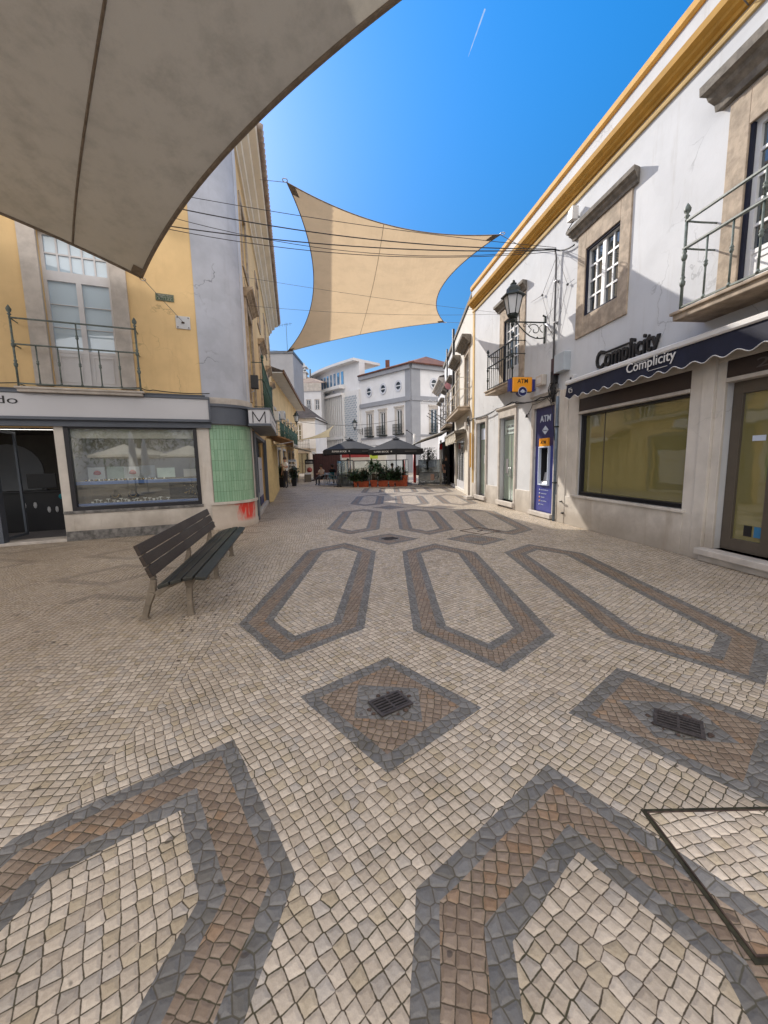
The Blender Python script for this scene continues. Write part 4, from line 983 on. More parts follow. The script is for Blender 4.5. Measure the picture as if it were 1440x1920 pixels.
# grey fascia with the shop name
m = MB(); m.box(-.06, 16, 0, .20, 2.49, 2.93); fb = m.build('fascia', 'fascia_silver', LB, .01)
m = MB(); m.box(-.08, 16, 0, .23, 2.93, 2.975); m.box(-.08, 16, 0, .225, 2.44, 2.49); m.box(-.08, 16, -.02, .12, 2.32, 2.44); m.box(-.09, -.055, 0, .225, 2.44, 2.97); m.build('fascia_trim', 'fascia_dark', LB)
text('lettering', 'do', 3.56, 3.23, 2.72, 2.86, .203, 'black_paint', fb, .003)
# shop door opening
m = MB(); m.frame(2.80, 3.92, .05, 2.32, .045, -.2, -.12, False); m.box(3.80, 3.92, -.2, .02, .05, 2.32); m.build('door_frame', 'fascia_dark', LB)
gd_ = MB(); gd_.frame(0, .8, 0, 2.2, .05, -.02, .02); gd_.build('glass_door', 'fascia_dark', LB, mtx=Matrix.Translation((3.90, -.15, .08)) @ Matrix.Rotation(R_(-100), 4, 'Z'))
rm = MB(); a, b, c, d, e = 2.7, 7.4, .02, 2.40, -3.6
rm.quad((a, e, c), (b, e, c), (b, e, d), (a, e, d)); rm.quad((a, -.2, c), (a, e, c), (a, e, d), (a, -.2, d)); rm.quad((b, -.2, c), (b, e, c), (b, e, d), (b, -.2, d)); rm.quad((a, -.2, d), (b, -.2, d), (b, e, d), (a, e, d))
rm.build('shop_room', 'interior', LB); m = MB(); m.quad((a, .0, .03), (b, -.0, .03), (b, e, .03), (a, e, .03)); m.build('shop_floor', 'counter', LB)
m = MB(); m.frame(3.98, 7.5, .3, 2.32, .07, -.1, .05); dw2 = m.build('display_window', 'black_frame', LB)
MB().quad((4.0, -.03, .32), (7.4, -.03, .32), (7.4, -.03, 2.3), (4.0, -.03, 2.3)).build('pane', 'shop_glass', dw2)
m = MB(); m.prism([(4.2, .1), (5.6, .1)]+[(4.9+.7*math.cos(a), 1.45+.7*math.sin(a)) for a in [PI*k/12 for k in range(13)]], -3.59, -3.56, 'y'); m.build('arched_niche', 'grey_paint', LB)
MB().box(3.0, 4.6, -1.5, -1.35, 2.37, 2.39).build('ceiling_strip_light', 'lit_strip', LB)
# balcony door
stone_surround(LB, 1.58, 2.70, 3.10, 6.0, .28, .25, 0, .05, mtl='pale_stone')
m = MB(); m.box(1.58, 2.70, -.2, -.10, 5.18, 5.24); m.build('transom', 'closed_window', LB)
w1 = sash_window(LB, 1.58, 2.70, 3.10, 5.18, -.13, 1, 3, 'pale_window_glass', 'closed_window', bar=.012, panel=.62)
w2 = sash_window(LB, 1.58, 2.70, 5.24, 6.0, -.13, 5, 2, 'pale_window_glass', 'closed_window', leaf=False, bar=.03)
iron_balcony(LB, 1.19, 3.15, .30, 3.03, 3.78, 4.24, 6, 'rail_steel', slab=True, slab_t=.10, slab_mat='pale_stone', over=.03)
stone_surround(LB, 5.4, 6.5, 3.10, 6.0, .28, .25, 0, .05, mtl='pale_stone')
sash_window(LB, 5.4, 6.5, 3.10, 6.0, -.13, 1, 3, 'pale_window_glass', 'closed_window', bar=.012, panel=.62)

# street side of the yellow building: built under a second empty-free list of parts
SIDE = bpy.data.objects.new('side_facade', None); COL.objects.link(SIDE); SIDE.parent = LB
l0 = to_local(FL, wp(FS, 0, 0, 0)); SIDE.location = l0; SIDE.rotation_euler = (0, 0, FS[1]-FL[1])
for (a, b, c, d) in sh[:4]:
    stone_surround(SIDE, a, b, c, d, .20, .22, 0, .05, mtl='limestone')
    cornice_part(SIDE, a-.25, b+.25, 5.68, .20, .24, 'limestone')
    sash_window(SIDE, a, b, c, d, -.12, 2, 4, bar=.03)
for (a, b, c, d) in sh[4:8]:
    stone_surround(SIDE, a, b, c, d, .14, .14, .12, .04, mtl='limestone'); sash_window(SIDE, a, b, c, d, -.1, 2, 2)
iron_balcony(SIDE, -6.1, -1.30, .30, 3.06, 3.85, 4.32, 24, 'iron_green', slab=True, slab_t=.12, slab_mat='pale_stone')
m = MB(); m.box(-4.75, -.25, -.06, .04, .02, .14); m.build('door_step', 'pale_stone', SIDE)
m = MB(); m.box(-.55, -.25, -.05, .06, .02, 2.36); m.box(-4.85, -4.68, -.05, .06, .02, 2.36); m.box(-2.5, -2.4, -.16, -.08, .12, 2.3); m.box(-4.68, -.55, -.16, .02, 2.26, 2.36); m.build('door_frame', 'fascia_dark', SIDE)
MB().box(-2.4, -.55, -.12, -.11, .62, 2.26).build('pane', 'window_glass', SIDE); MB().box(-2.4, -.55, -.12, -.08, .12, .6).build('green_panel', mat('pale green panel', (.35, .42, .34), .6), SIDE)
MB().box(-4.68, -2.5, -.14, -.13, .12, 2.26).build('pane', 'window_glass', SIDE)
ps = MB().box(-4.3, -2.9, -.12, -.10, .42, 1.72).build('poster', 'poster', SIDE); MB().box(-4.3, -2.9, -.11, -.09, .12, .42).build('poster', 'blue_dark', SIDE)
MB().box(-3.9, -3.4, -.10, -.096, 1.30, 1.33).build('poster_text', 'cable', ps)
m = MB()
for i in range(12):
    x = -5.05-i*.62; m.hexa([(x, .02, .02), (x-.30, .16, .02), (x-.31, .19, .02), (x-.01, .05, .02), (x, .02, 2.45), (x-.30, .16, 2.45), (x-.31, .19, 2.45), (x-.01, .05, 2.45)])
    m.hexa([(x-.62, .02, .02), (x-.32, .16, .02), (x-.31, .19, .02), (x-.61, .05, .02), (x-.62, .02, 2.45), (x-.32, .16, 2.45), (x-.31, .19, 2.45), (x-.61, .05, 2.45)])
m.build('folding_shutter', mat('cream yellow shutter', (.62, .48, .24), .6, .08, 4), SIDE)

for c_ in kids(SIDE):
    c_.parent = LB; c_.location = SIDE.location; c_.rotation_euler = SIDE.rotation_euler
bpy.data.objects.remove(SIDE)
# M sign box
o = thing('shop_sign', 'grey box sign with a thin letter M jutting from the corner', 'sign', wp(FS, 0, 0, 2.40), FS[1])
m = MB(); m.box(-2.9, .68, .03, .52, .05, .38); sb = m.build('box', 'fascia_silver', o, .01)
m = MB(); m.box(-2.92, .70, .02, .54, 0, .05); m.box(-2.92, .70, .02, .54, .38, .42); m.build('trim', 'fascia_dark', o)
mm = MB()
for (p, q) in (((.10, .07), (.10, .33)), ((.10, .33), (.24, .10)), ((.24, .10), (.38, .33)), ((.38, .33), (.38, .07))):
    mm.tube([(.690, p[0]+.03, p[1]), (.690, q[0]+.03, q[1])], .010, 5)
mm.build('lettering', 'black_paint', sb)
MB().box(-2.4, -.4, .521, .523, .19, .22).build('faint_lettering', 'fascia_dark', sb)
# wall speaker
o = thing('wall_speaker', 'small black loudspeaker box on the yellow wall above the M sign', 'speaker', wp(FS, -.05, .05, 3.28), FS[1])
MB().box(-.08, .08, .02, .20, .1, .42).build('case', 'cable', o, .01); m = MB(); m.tube([(0, 0, 0), (0, .08, .04), (0, .09, .12)], .012); m.build('bracket', 'steel', o)

# wall plates on the yellow front
o = thing('green_plaque', 'small dark green lettered plaque on the yellow wall', 'plaque', wp(FL, .63, 0, 4.95), FL[1])
MB().box(-.17, .17, 0, .015, 0, .14).build('plate', mat('green enamel', (.03, .07, .025), .4, .05), o)
MB().frame(-.158, .158, .012, .128, .004, .015, .018).build('border', 'pale_stone', o)
for k, (tx, wd_) in enumerate((('FERREIRA NEVES', .26), ('COMERCIO GERAL', .28), ('8 . 1 9 0 0', .24))): text('lettering', tx, wd_/2, -wd_/2, .095-.033*k, .116-.033*k, .016, 'pale_stone', o, .001)
o = thing('anchor_plate', 'white square anchor plate holding the sail rope on the yellow wall', 'plate', wp(FL, .32, 0, 4.42), FL[1])
MB().box(-.14, .14, 0, .02, 0, .26).build('plate', 'white_box', o, .004)
m = MB()
for x in (-.105, .105):
    for z in (.03, .23): m.lathe([(.012, 0), (.012, .01), (.004, .014)], (0, 0, 0), 6); m.v[-18:] = [(a+x, .02+c, b+z) for a, b, c in m.v[-18:]]
m.build('bolt', 'rust', o)
m = MB(); m.tube([(0, .02, .13), (.01, .05, .13), (-.02, .06, .12)], .012, 6); m.box(-.03, .03, .02, .03, .11, .14); m.build('eye_hook', 'rust', o)
o = thing('front_cable', 'thin black cable along the top of the grey shop fascia', 'cables', wp(FL, 0, .08, 3.08), FL[1])
m = MB(); drape(m, [(-.1, 0, .0), (1.0, .0, .02), (1.2, .1, .04), (3.2, .1, .03), (5, 0, .02)], .010); m.build('cable', 'cable', o)

# things inside the display window --------------------------------------------
def in_shop(x, y, z): return wp(FL, x, y, z)
rnd = random.Random(11)
def neck_bust(x, z, s=1.0, lab='', grp='busts in the display window'):
    o = thing('necklace_bust', lab, 'display bust', in_shop(x, -.35, z), FL[1], grp)
    m = MB(); m.lathe([(.07*s, 0), (.07*s, .01), (.02*s, .02), (.02*s, .05), (.085*s, .08), (.10*s, .15), (.06*s, .21), (.035*s, .24), (.035*s, .28), (.02*s, .285)], (0, 0, 0), 12); m.v = [(a, b*.55, c) for a, b, c in m.v]; m.build('bust', 'velvet', o)
    m = MB(); m.tube([(.045*s*math.cos(a)*1.3, .052*s, .16*s+.055*s*math.sin(a)) for a in [PI+PI*i/12 for i in range(13)]], .004, 5); m.build('necklace', 'gold', o); return o
neck_bust(1.95, .72, 1.15, 'black velvet necklace bust nearest the left end of the lower shelf')
neck_bust(1.62, .72, 1.15, 'black velvet bust with gold chain right of the first bust')
for k in range(20):
    x = 2.35-k*.075+rnd.uniform(-.01, .01); 
    if .95 < x < 1.0: continue
    o = thing('ring_stand', 'tiny pale ring and earring stand on the lower display deck', 'jewellery stand', in_shop(x, -.20+rnd.uniform(-.04, .03), .72), rnd.uniform(-.2, .2)+FL[1], 'ring stands on the lower display deck')
    m = MB(); h = rnd.uniform(.07, .13)
    if k % 3: m.box(-.022, .022, -.015, .015, 0, .03); m.tube([(0, 0, .03), (0, 0, h)], .006, 5); m.box(-.034, .034, -.007, .007, h-.014, h)
    else: m.box(-.022, .022, -.018, .018, 0, h*.6)
    m.build('stand', 'silver_item', o)
for k in range(26):
    x = 2.42-k*.058
    if 1.02 < x < 1.10: continue
    o = thing('watch', 'small watch on a cushion in the long row on the upper shelf', 'watch', in_shop(x, -.22+.02*math.sin(k*2.1), 1.20), FL[1], 'watches on the upper display shelf')
    m = MB(); m.lathe([(.017, 0), (.019, .03), (.012, .05)], (0, 0, 0), 7); m.build('cushion', 'pale_stone' if k % 3 else 'velvet', o)
    m = MB(); m.ball((0, .018, .03), .013, 1, .5, 1, 7, 4); m.build('dial', ('gold', 'silver_item', 'black_frame')[k % 3], o)
def card(x, w_, h_, z, lab, c1, c2=None):
    o = thing('display_card', lab, 'display card', in_shop(x, -.45, z), FL[1]); MB().box(-w_/2, w_/2, -.01, .01, 0, h_).build('board', c1, o)
    if c2:
        m = MB(); m.lathe([(.03, 0), (.075, .02), (.06, .07), (.02, .10)], (0, 0, 0), 10); m.v = [(a-w_*.05, .016+b*.1, c+h_*.35) for a, b, c in m.v]; m.build('printed_shell', c2, o)
card(2.28, .30, .26, 1.24, 'white card with a red motif at the left of the upper shelf', 'poster', mat('dusty red print', (.35, .07, .05), .7))
card(1.93, .32, .27, 1.24, 'plain grey green card between the two red printed cards', mat('grey green card', (.33, .37, .33), .8))
card(1.62, .30, .26, 1.24, 'second card with a red motif, right of the grey green card', 'poster', mat('dark red print', (.28, .05, .05), .7))
card(1.32, .30, .28, 1.24, 'plain mid grey card near the middle of the upper shelf', 'grey_paint')
card(.95, .36, .22, 1.24, 'pale green white block under the reflected parasols', mat('pale green card', (.55, .62, .57), .7))
card(.42, .34, .18, 1.24, 'beige tray card at the right end of the upper shelf', 'pale_stone')
card(.60, .62, .36, .74, 'black panel studded with gold earrings at the right of the lower deck', 'velvet')
o = thing('earring_panel', 'cluster of gold earrings pinned on the black panel', 'jewellery', in_shop(.5, -.43, .80), FL[1])
m = MB()
for k in range(26): m.ball((rnd.uniform(-.14, .10), 0, rnd.uniform(.02, .26)), .009, 1, 1, 1, 6, 4)
m.build('earrings', 'gold', o)
# inside the doorway
o = thing('shop_counter', 'dark counter with pale drawer unit inside the open shop door', 'counter', in_shop(3.3, -2.0, .03), FL[1])
MB().box(-.05, 1.2, -.25, .25, 0, .92).build('body', 'black_frame', o, .01); MB().box(-.60, -.06, -.25, .30, .12, .92).build('drawer_unit', 'counter', o, .01)
m = MB(); m.box(-.65, 1.25, -.3, .33, .92, .95); m.build('top', 'black_frame', o)
m = MB(); m.tube([(-.5, .31, .60), (-.5, .34, .61), (-.3, .34, .61), (-.3, .31, .60)], .008, 5); m.build('handle', 'steel', o)
m = MB()
for x, z in ((.75, .62), (.55, .62), (.3, .5), (.15, .5)): m.lathe([(.06, 0), (.05, .004), (.01, .008)], (0, 0, 0), 8); m.v[-24:] = [(a*.6+x, .255+c, b*1.3+z) for a, b, c in m.v[-24:]]
m.build('pale_decoration', 'poster', o)
m = MB(); m.lathe([(.07, 0), (.07, .006)], (0, 0, 0), 14); m.v = [(a+.02, .256+c, b+.80) for a, b, c in m.v]; m.build('round_sticker', 'teal', o)
o = thing('monitor', 'black computer monitor standing on the shop counter', 'monitor', in_shop(3.75, -2.0, .98), FL[1])
MB().box(-.28, .28, -.02, .02, .05, .40).build('screen', 'black_frame', o, .01); MB().box(-.1, .1, -.06, .08, 0, .02).build('foot', 'black_frame', o); MB().box(-.02, .02, -.03, -.01, .02, .1).build('stem', 'black_frame', o)

# =================================================================== SAILS AND WIRES
def sail(name, label, corners, sags, matname, seams=(), n=36, hem=.022, belly=0.0):
    """corners A,B,C,D in order; edges AB, BC, CD, DA pulled in by the given fractions"""
    Cn = [Vector(c) for c in corners]; cen = sum(Cn, Vector())/4
    o = thing(name, label, 'shade sail', cen); 
    def edge(i, t):
        a, b = Cn[i], Cn[(i+1) % 4]; mid = (a+b)/2; inw = (cen-mid).normalized(); L = (b-a).length
        p = a.lerp(b, t); sg = sags[i]; sk = 4*t*(1-t)
        return p+inw*L*sg*sk
    def S(u, v):    # u along AB, v from AB to DC
        c1 = edge(0, u); c2 = edge(2, 1-u); d1 = edge(3, 1-v); d2 = edge(1, v)
        p = c1*(1-v)+c2*v+d1*(1-u)+d2*u-(Cn[0]*(1-u)*(1-v)+Cn[1]*u*(1-v)+Cn[2]*u*v+Cn[3]*(1-u)*v)
        p.z -= belly*16*u*(1-u)*v*(1-v); return p-cen
    m = MB(); vs = [S(i/n, j/n) for j in range(n+1) for i in range(n+1)]
    m.add(vs, [(j*(n+1)+i, j*(n+1)+i+1, (j+1)*(n+1)+i+1, (j+1)*(n+1)+i) for j in range(n) for i in range(n)], True)
    cl = m.build('cloth', matname, o)
    m = MB()
    ring = [S(i/n, 0) for i in range(n+1)]+[S(1, i/n) for i in range(1, n+1)]+[S(1-i/n, 1) for i in range(1, n+1)]+[S(0, 1-i/n) for i in range(1, n+1)]
    m.tube(ring, hem, 5); m.build('hem', 'sail_hem', o)
    for (u0, v0, u1, v1) in seams:
        m = MB(); m.tube([S(u0+(u1-u0)*i/24, v0+(v1-v0)*i/24)+Vector((0, 0, -.006)) for i in range(25)], hem*.5, 4); m.build('seam', 'sail_hem', o)
    for k, (u, v) in enumerate(((0, 0), (1, 0), (1, 1), (0, 1))):
        e = .035; uu = min(max(u, e), 1-e); vv = min(max(v, e), 1-e)
        m = MB(); 
        pts = [S(u, v), S(uu, v), S(uu, vv), S(u, vv)]; m.quad(*[p+Vector((0, 0, -.012)) for p in pts]); m.build('corner_patch', 'sail_hem', o)
        c0 = S(u, v); dv = (c0-S(.5, .5)).normalized(); m = MB(); sx_ = dv.cross(Vector((0, 0, 1))).normalized(); m.tube([c0+dv*.06+(dv*math.cos(a)+sx_*math.sin(a))*.05 for a in [PI*k_/8 for k_ in range(17)]], .009, 5); m.build('corner_ring', 'steel', o)
    return o
def rope(name, label, pts, r, matname='grey_cable', cat='rope', sag=0.0, group=None):
    a = Vector(pts[0]); o = thing(name, label, cat, a, 0, group); m = MB()
    for p, q in zip(pts[:-1], pts[1:]):
        p, q = Vector(p), Vector(q); m.tube([p.lerp(q, i/20)-a-Vector((0, 0, sag*4*(i/20)*(1-i/20))) for i in range(21)], r, 5)
    m.build('line', matname, o); return o
T = (-4.75, 8.38, 5.25); A_ = (-9.5, 5.9, 6.5); D_ = (-5.2, -3.5, 6.9); B_ = (2.05, 4.0, 6.6)
sail('shade_sail', 'large soiled grey sail overhead in the near left, seen from below', [T, B_, D_, A_], [.058, .08, .08, .07], 'sail_near', seams=((0.0, .20, 1.0, .30),), n=48, hem=.034)
TL = (-1.88, 8.98, 7.3); TR = (2.78, 9.65, 6.56); BR = (2.50, 16.1, 6.83); BL = (-3.82, 16.69, 6.0)
sail('shade_sail', 'tan sunlit sail stretched across the middle of the street', [TL, TR, BR, BL], [.115, .12, .06, .10], 'sail_tan', seams=((.45, 0, .47, 1),), n=36, hem=.012)
rope('sail_rope', 'thin rope from the lower tip of the near sail to the white anchor plate', [T, wp(FL, .32, .06, 4.55)], .006)
rope('sail_rope', 'thin rope from the upper left tip of the tan sail to the yellow eave', [TL, wp(FS, -1.6, .5, 9.2)], .006)
rope('sail_rope', 'short rope from the right tip of the tan sail to the ochre cornice', [TR, wp(FR, 2.6, .1, 6.95)], .007)
rope('sail_rope', 'short rope from the lower right tip of the tan sail to the white wall', [BR, wp(R2f, 2.2, .05, 7.2)], .006)
rope('sail_rope', 'short rope from the lower left tip of the tan sail to the yellow wall', [BL, wp(FS, -9.3, .05, 6.8)], .006)
rope('sail_rope', 'rope from the near sail to the white building, out of view above', [B_, wp(FR, -3.0, .05, 6.9)], .008)
pole_top = wp(FR, 1.10, .08, 6.17)
for k, (x, z, r, dz, sg, lab) in enumerate(((.55, 7.05, .006, .05, .10, 'uppermost thin black cable crossing the street under the tan sail'), (.50, 6.80, .011, .02, .22, 'thick black cable crossing the street, second from the top'),
        (.45, 6.42, .011, .0, .18, 'thick black cable crossing the street, third from the top'), (.5, 6.36, .007, -.03, .30, 'sagging black cable lowest of the crossing bundle'), (.4, 6.60, .006, .03, .40, 'thin wire hanging between the thick crossing cables'))):
    rope('street_cable', lab, [wp(FL, x, .06, z), pole_top+Vector((0, 0, dz))], r, 'cable', 'cable', sg, 'cables crossing the street')
rope('street_cable', 'short black cable from the conduit head towards the stone framed window', [pole_top, wp(FR, .45, .05, 5.95)], .016, 'cable', 'cable', .05)
rope('guy_wire', 'fine wire from the yellow side wall across to the white building', [wp(FS, -.15, .05, 6.05), wp(FR, 4.4, .05, 6.0)], .004, 'grey_cable', 'wire', .05)
rope('guy_wire', 'fine wire crossing the street low under the tan sail', [wp(FS, -1.0, .05, 5.7), wp(FR, 3.2, .05, 5.55)], .004, 'grey_cable', 'wire', .12)
rope('guy_wire', 'fine wire dropping down the corner of the yellow side wall', [wp(FS, -.15, .05, 6.05), wp(FS, -.5, .06, 5.75), wp(FS, -.75, .06, 4.4)], .005, 'cable', 'wire')
o = thing('stay_wires', 'web of thin guy wires around the conduit above the lantern bracket', 'wires', wp(FR, 1.1, .04, 4.0), FR[1])
m = MB()
for a, b in (((.05, .02, 2.0), (.62, .01, 1.45)), ((.62, .01, 1.45), (.08, .02, .35)), ((-.05, .02, 2.0), (-.45, .01, 1.25)), ((-.45, .01, 1.25), (-.05, .02, .35)), ((.62, .01, 1.45), (1.2, .0, 1.5)), ((-.45, .01, 1.25), (-.7, .01, 1.25)), ((.05, .02, 1.6), (.3, .01, .5)), ((-.02, .02, 1.5), (-.25, .01, .75)), ((.3, .04, .85), (.05, .03, .95))):
    m.tube([a, b], .005, 4)
for p in ((.62, .01, 1.45), (-.45, .01, 1.25)): m.ball(p, .03, 1, 1, 1, 6, 4)
m.build('wire', 'grey_cable', o)
m = MB(); m.tube([(.45, .03, .72), (.30, .04, .66), (.06, .05, .42)], .026, 6); m.build('elbow_pipe', 'steel', o)

# contrail, high and far away
o = thing('contrail', 'short thin white vapour trail in the upper right of the blue sky', 'contrail', (0, 0, 0))
def far(u, v, d):
    r = cr*(u-720)/F_PX-cu*(v-960)/F_PX+fw; return Vector((0, 0, HC))+r*d
pa, pb = far(878, 106, 3000), far(909, 18, 3000)
t = NT('thin vapour'); em = t.n('ShaderNodeEmission'); em.inputs[0].default_value = (.75, .85, 1, 1); em.inputs[1].default_value = .9
tr = t.n('ShaderNodeBsdfTransparent'); mx = t.n('ShaderNodeMixShader'); n_ = t.noise(t.pos(), .012, 4); t.link(t.sm(n_, .3, .7, .08, .42), mx.inputs[0]); t.link(tr.outputs[0], mx.inputs[1]); t.link(em.outputs[0], mx.inputs[2]); t.link(mx.outputs[0], t.out.inputs[0])
m = MB(); m.tube([pa, pa.lerp(pb, .4), pb], [1.5, 4.5, 6.5], 6); m.build('vapour', t.m, o)

# =================================================================== BENCH
def leg_section(m, pts, x0, x1, w_):
    """swept flat bar in the local YZ plane between x0 and x1"""
    for (a, wa), (b, wb) in zip(pts[:-1], pts[1:]):
        a, b = Vector((a[0], a[1])), Vector((b[0], b[1])); d = (b-a).normalized(); n_ = Vector((-d.y, d.x))
        p = [a-n_*wa, a+n_*wa, b+n_*wb, b-n_*wb]
        m.prism([(q.x, q.y) for q in p], x0, x1, 'x')
bx0 = Vector((-1.96, 3.75, 0)); ang = R_(102.5)      # long axis
o = thing('park_bench', 'dark slatted bench with cast grey legs standing on the cobbles at the left', 'bench', bx0, ang)
# local X runs along the bench (away), local Y to the left = backrest side
L = 2.75
seat_prof = [(.02, .415), (.16, .43), (.30, .42), (.43, .39)]
def slat(y0, z0, y1, z1, th, name, mt, par, xa=-.14, xb=L+.16, gap=.006):
    a, b = Vector((y0, z0)), Vector((y1, z1)); d = (b-a).normalized(); n_ = Vector((-d.y, d.x))
    a = a+d*gap; b = b-d*gap
    m = MB(); m.prism([tuple(a), tuple(b), tuple(b+n_*th), tuple(a+n_*th)], xa, xb, 'x'); return m.build(name, mt, par, .006)
ss = [(-.21, .395), (-.10, .415), (.0, .405), (.11, .380), (.22, .345)]
for k in range(4): slat(*ss[k], *ss[k+1], .035, 'seat_slat', 'bench_green', o)
bs_ = [(.285, .45), (.325, .56), (.362, .665), (.40, .775)]
for k in range(3): slat(*bs_[k], *bs_[k+1], .035, 'back_slat', 'bench_brown', o, -.12, L+.14)
for x in (.06, L*.5, L-.08):
    m = MB()
    leg_section(m, [((.0, 0), .030), ((.0, .16), .025), ((-.005, .30), .029), ((-.02, .385), .055)], x-.028, x+.028, 0)
    leg_section(m, [((-.20, .375), .014), ((-.10, .395), .018), ((.05, .375), .020), ((.18, .325), .024), ((.30, .245), .028)], x-.026, x+.026, 0)
    leg_section(m, [((.425, 0), .029), ((.385, .14), .028), ((.335, .27), .034), ((.31, .40), .026), ((.345, .55), .021), ((.405, .745), .017)], x-.028, x+.028, 0)
    m.prism([(.37, 0), (.48, 0), (.465, .018), (.385, .018)], x-.032, x+.032, 'x'); m.prism([(-.045, 0), (.045, 0), (.035, .018), (-.035, .018)], x-.032, x+.032, 'x')
    m.build('leg', 'concrete_leg', o, .008)

# =================================================================== DRAINS AND COVERS
def drain(name, label, x, y, rz, w_=.23, d_=.17, n=5):
    o = thing(name, label, 'drain', (x, y, .003), rz, 'drain grates set in the dark paving squares')
    m = MB(); m.frame(-w_/2, w_/2, -d_/2, d_/2, .018, 0, .008); m.v = [(a, c, b) for a, b, c in m.v]; m.f = [f[::-1] for f in m.f]
    for i in range(n):
        y_ = -d_/2+.018+(d_-.036)*(i+.5)/n; m.box(-w_/2+.018, w_/2-.018, y_-.0058, y_+.0058, .0, .006)
    m.box(-.006, .006, -d_/2+.018, d_/2-.018, 0, .0065)
    m.build('grate', 'cast_iron', o)
    MB().box(-w_/2+.01, w_/2-.01, -d_/2+.01, d_/2-.01, -.002, .0012).build('void', 'drain_dark', o)
    m = MB(); r2 = random.Random(int(x*100)+5)
    for k in range(14):
        a = r2.uniform(0, 2*PI); m.ball((w_*.62*math.cos(a), d_*.66*math.sin(a), .001), r2.uniform(.006, .018), 1, 1, .35, 6, 4)
    rb_ = m.build('rubble', 'rust', o); rb_['kind'] = 'stuff'
drain('drain_grate', 'small iron drain grate in the central dark paving diamond', .015, 2.27, R_(32), n=5)
drain('drain_grate', 'wider iron drain grate in the dark paving square at the right', 1.63, 2.03, R_(-35))
drain('drain_grate', 'tiny distant drain grate in the far paving diamond', .10, 7.53, R_(30), .26, .2)
o = thing('manhole_cover', 'paving inlaid manhole cover with sunken dark steel rim at the lower right', 'manhole cover', (1.35, 1.235, .002))
hx, hy, e = .265, .245, .016
m = MB()
for q in ((-hx-e, hx+e, hy, hy+e), (-hx-e, hx+e, -hy-e, -hy), (-hx-e, -hx, -hy, hy), (hx, hx+e, -hy, hy)): m.box(q[0], q[1], q[2], q[3], -.001, .0012)
m.build('joint', 'moss', o)
m = MB(); fw_ = .0055
for q in ((-hx, hx, hy-fw_, hy), (-hx, hx, -hy, -hy+fw_), (-hx, -hx+fw_, -hy+fw_, hy-fw_), (hx-fw_, hx, -hy+fw_, hy-fw_)): m.box(q[0], q[1], q[2], q[3], 0, .0055)
m.build('rim', 'rust', o)
m = MB(); m.box(-hx+fw_, hx-fw_, -hy+fw_, hy-fw_, 0, .0035); m.build('cobbled_infill', 'calcada_pale', o)
m = MB(); m.quad((hx-.09, -.02, .0045), (hx-.012, -.02, .0045), (hx-.012, .07, .0045), (hx-.05, .09, .0045)); m.build('lifting_recess', 'rust', o)
o = thing('manhole_cover', 'square manhole cover with thin dark outline further up the street', 'manhole cover', (2.02, 8.15, .002), R_(35))
m = MB()
for q in ((-.3, .3, .28, .3), (-.3, .3, -.3, -.28), (-.3, -.28, -.3, .3), (.28, .3, -.3, .3)): m.box(*q, 0, .004)
m.build('rim', 'rust', o)
m = MB(); m.box(-.08, .08, -.02, .02, .0, .005); m.build('lifting_slot', 'rust', o)
# fallen leaves: only a few under the bench
o = thing('leaf_litter', 'scatter of small dark dead leaves on the cobbles under the bench', 'leaves', (-2.0, 4.6, .004)); o['kind'] = 'stuff'
m = MB(); r2 = random.Random(4)
for k in range(150):
    a = r2.uniform(0, 2*PI); x, y = r2.gauss(0, .22), r2.gauss(0, .8); s = r2.uniform(.008, .022); x -= y*.3
    m.quad((x+s*math.cos(a), y+s*math.sin(a), r2.uniform(0, .006)), (x-s*.5*math.sin(a), y+s*.5*math.cos(a), .004), (x-s*math.cos(a), y-s*math.sin(a), .002), (x+s*.5*math.sin(a), y-s*.5*math.cos(a), .003))
lv = m.build('leaves', 'rust', o)

# =================================================================== NEXT BUILDINGS ON THE RIGHT
def simple_window(root, x0, x1, z0, z1, fr=.12, top=.16, glass='window_glass', frm='white_paint', surround='pale_stone', cols=1, rows=3, cor=False, y=.03, sill=.08):
    stone_surround(root, x0, x1, z0, z1, fr, top, sill, y, mtl=surround)
    if cor: cornice_part(root, x0-fr-.1, x1+fr+.1, z1+top, .2, .22)
    sash_window(root, x0, x1, z0, z1, -.10, cols, rows, glass, frm)
def facade(name, label, fr, x0, x1, h, depth, holes, mtl, t=.2):
    """a building whose front lies on the frame; returns its root"""
    o = thing(name, label, 'building', fr[0], fr[1])
    m = MB(); m.wall(x0, x1, 0, h, holes, t)
    m.quad((x0, 0, 0), (x0, -depth, 0), (x0, -depth, h), (x0, 0, h)); m.quad((x1, 0, 0), (x1, 0, h), (x1, -depth, h), (x1, -depth, 0)); m.quad((x0, 0, h), (x0, -depth, h), (x1, -depth, h), (x1, 0, h)); m.quad((x0, -depth, 0), (x1, -depth, 0), (x1, -depth, h), (x0, -depth, h))
    m.build('wall', mtl, o)
    if holes:
        m = MB(); 
        for a, b, c, d in holes:
            m.quad((a-.02, -t, c-.02), (a-.02, -t, d+.02), (b+.02, -t, d+.02), (b+.02, -t, c-.02))
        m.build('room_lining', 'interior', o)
    return o
o = facade('white_townhouse', 'cream white house with stone hooded balcony doors just beyond the ochre corniced building', R2f, 0, 6.0, 7.55, 8,
           [(1.15, 2.30, 3.70, 5.78), (4.20, 5.30, 3.70, 5.78), (2.45, 5.75, .12, 2.50)], 'cream_plaster')
for a in (1.15, 4.20):
    b = a+1.12; simple_window(o, a, b, 3.70, 5.78, .20, .22, cols=1, rows=4, frm='closed_window', surround='limestone'); cornice_part(o, a-.40, b+.40, 6.02, .30, .38)
iron_balcony(o, .95, 5.7, .42, 3.62, 4.3, 4.75, 5, 'stripe_cream', slab=True, slab_t=.16)
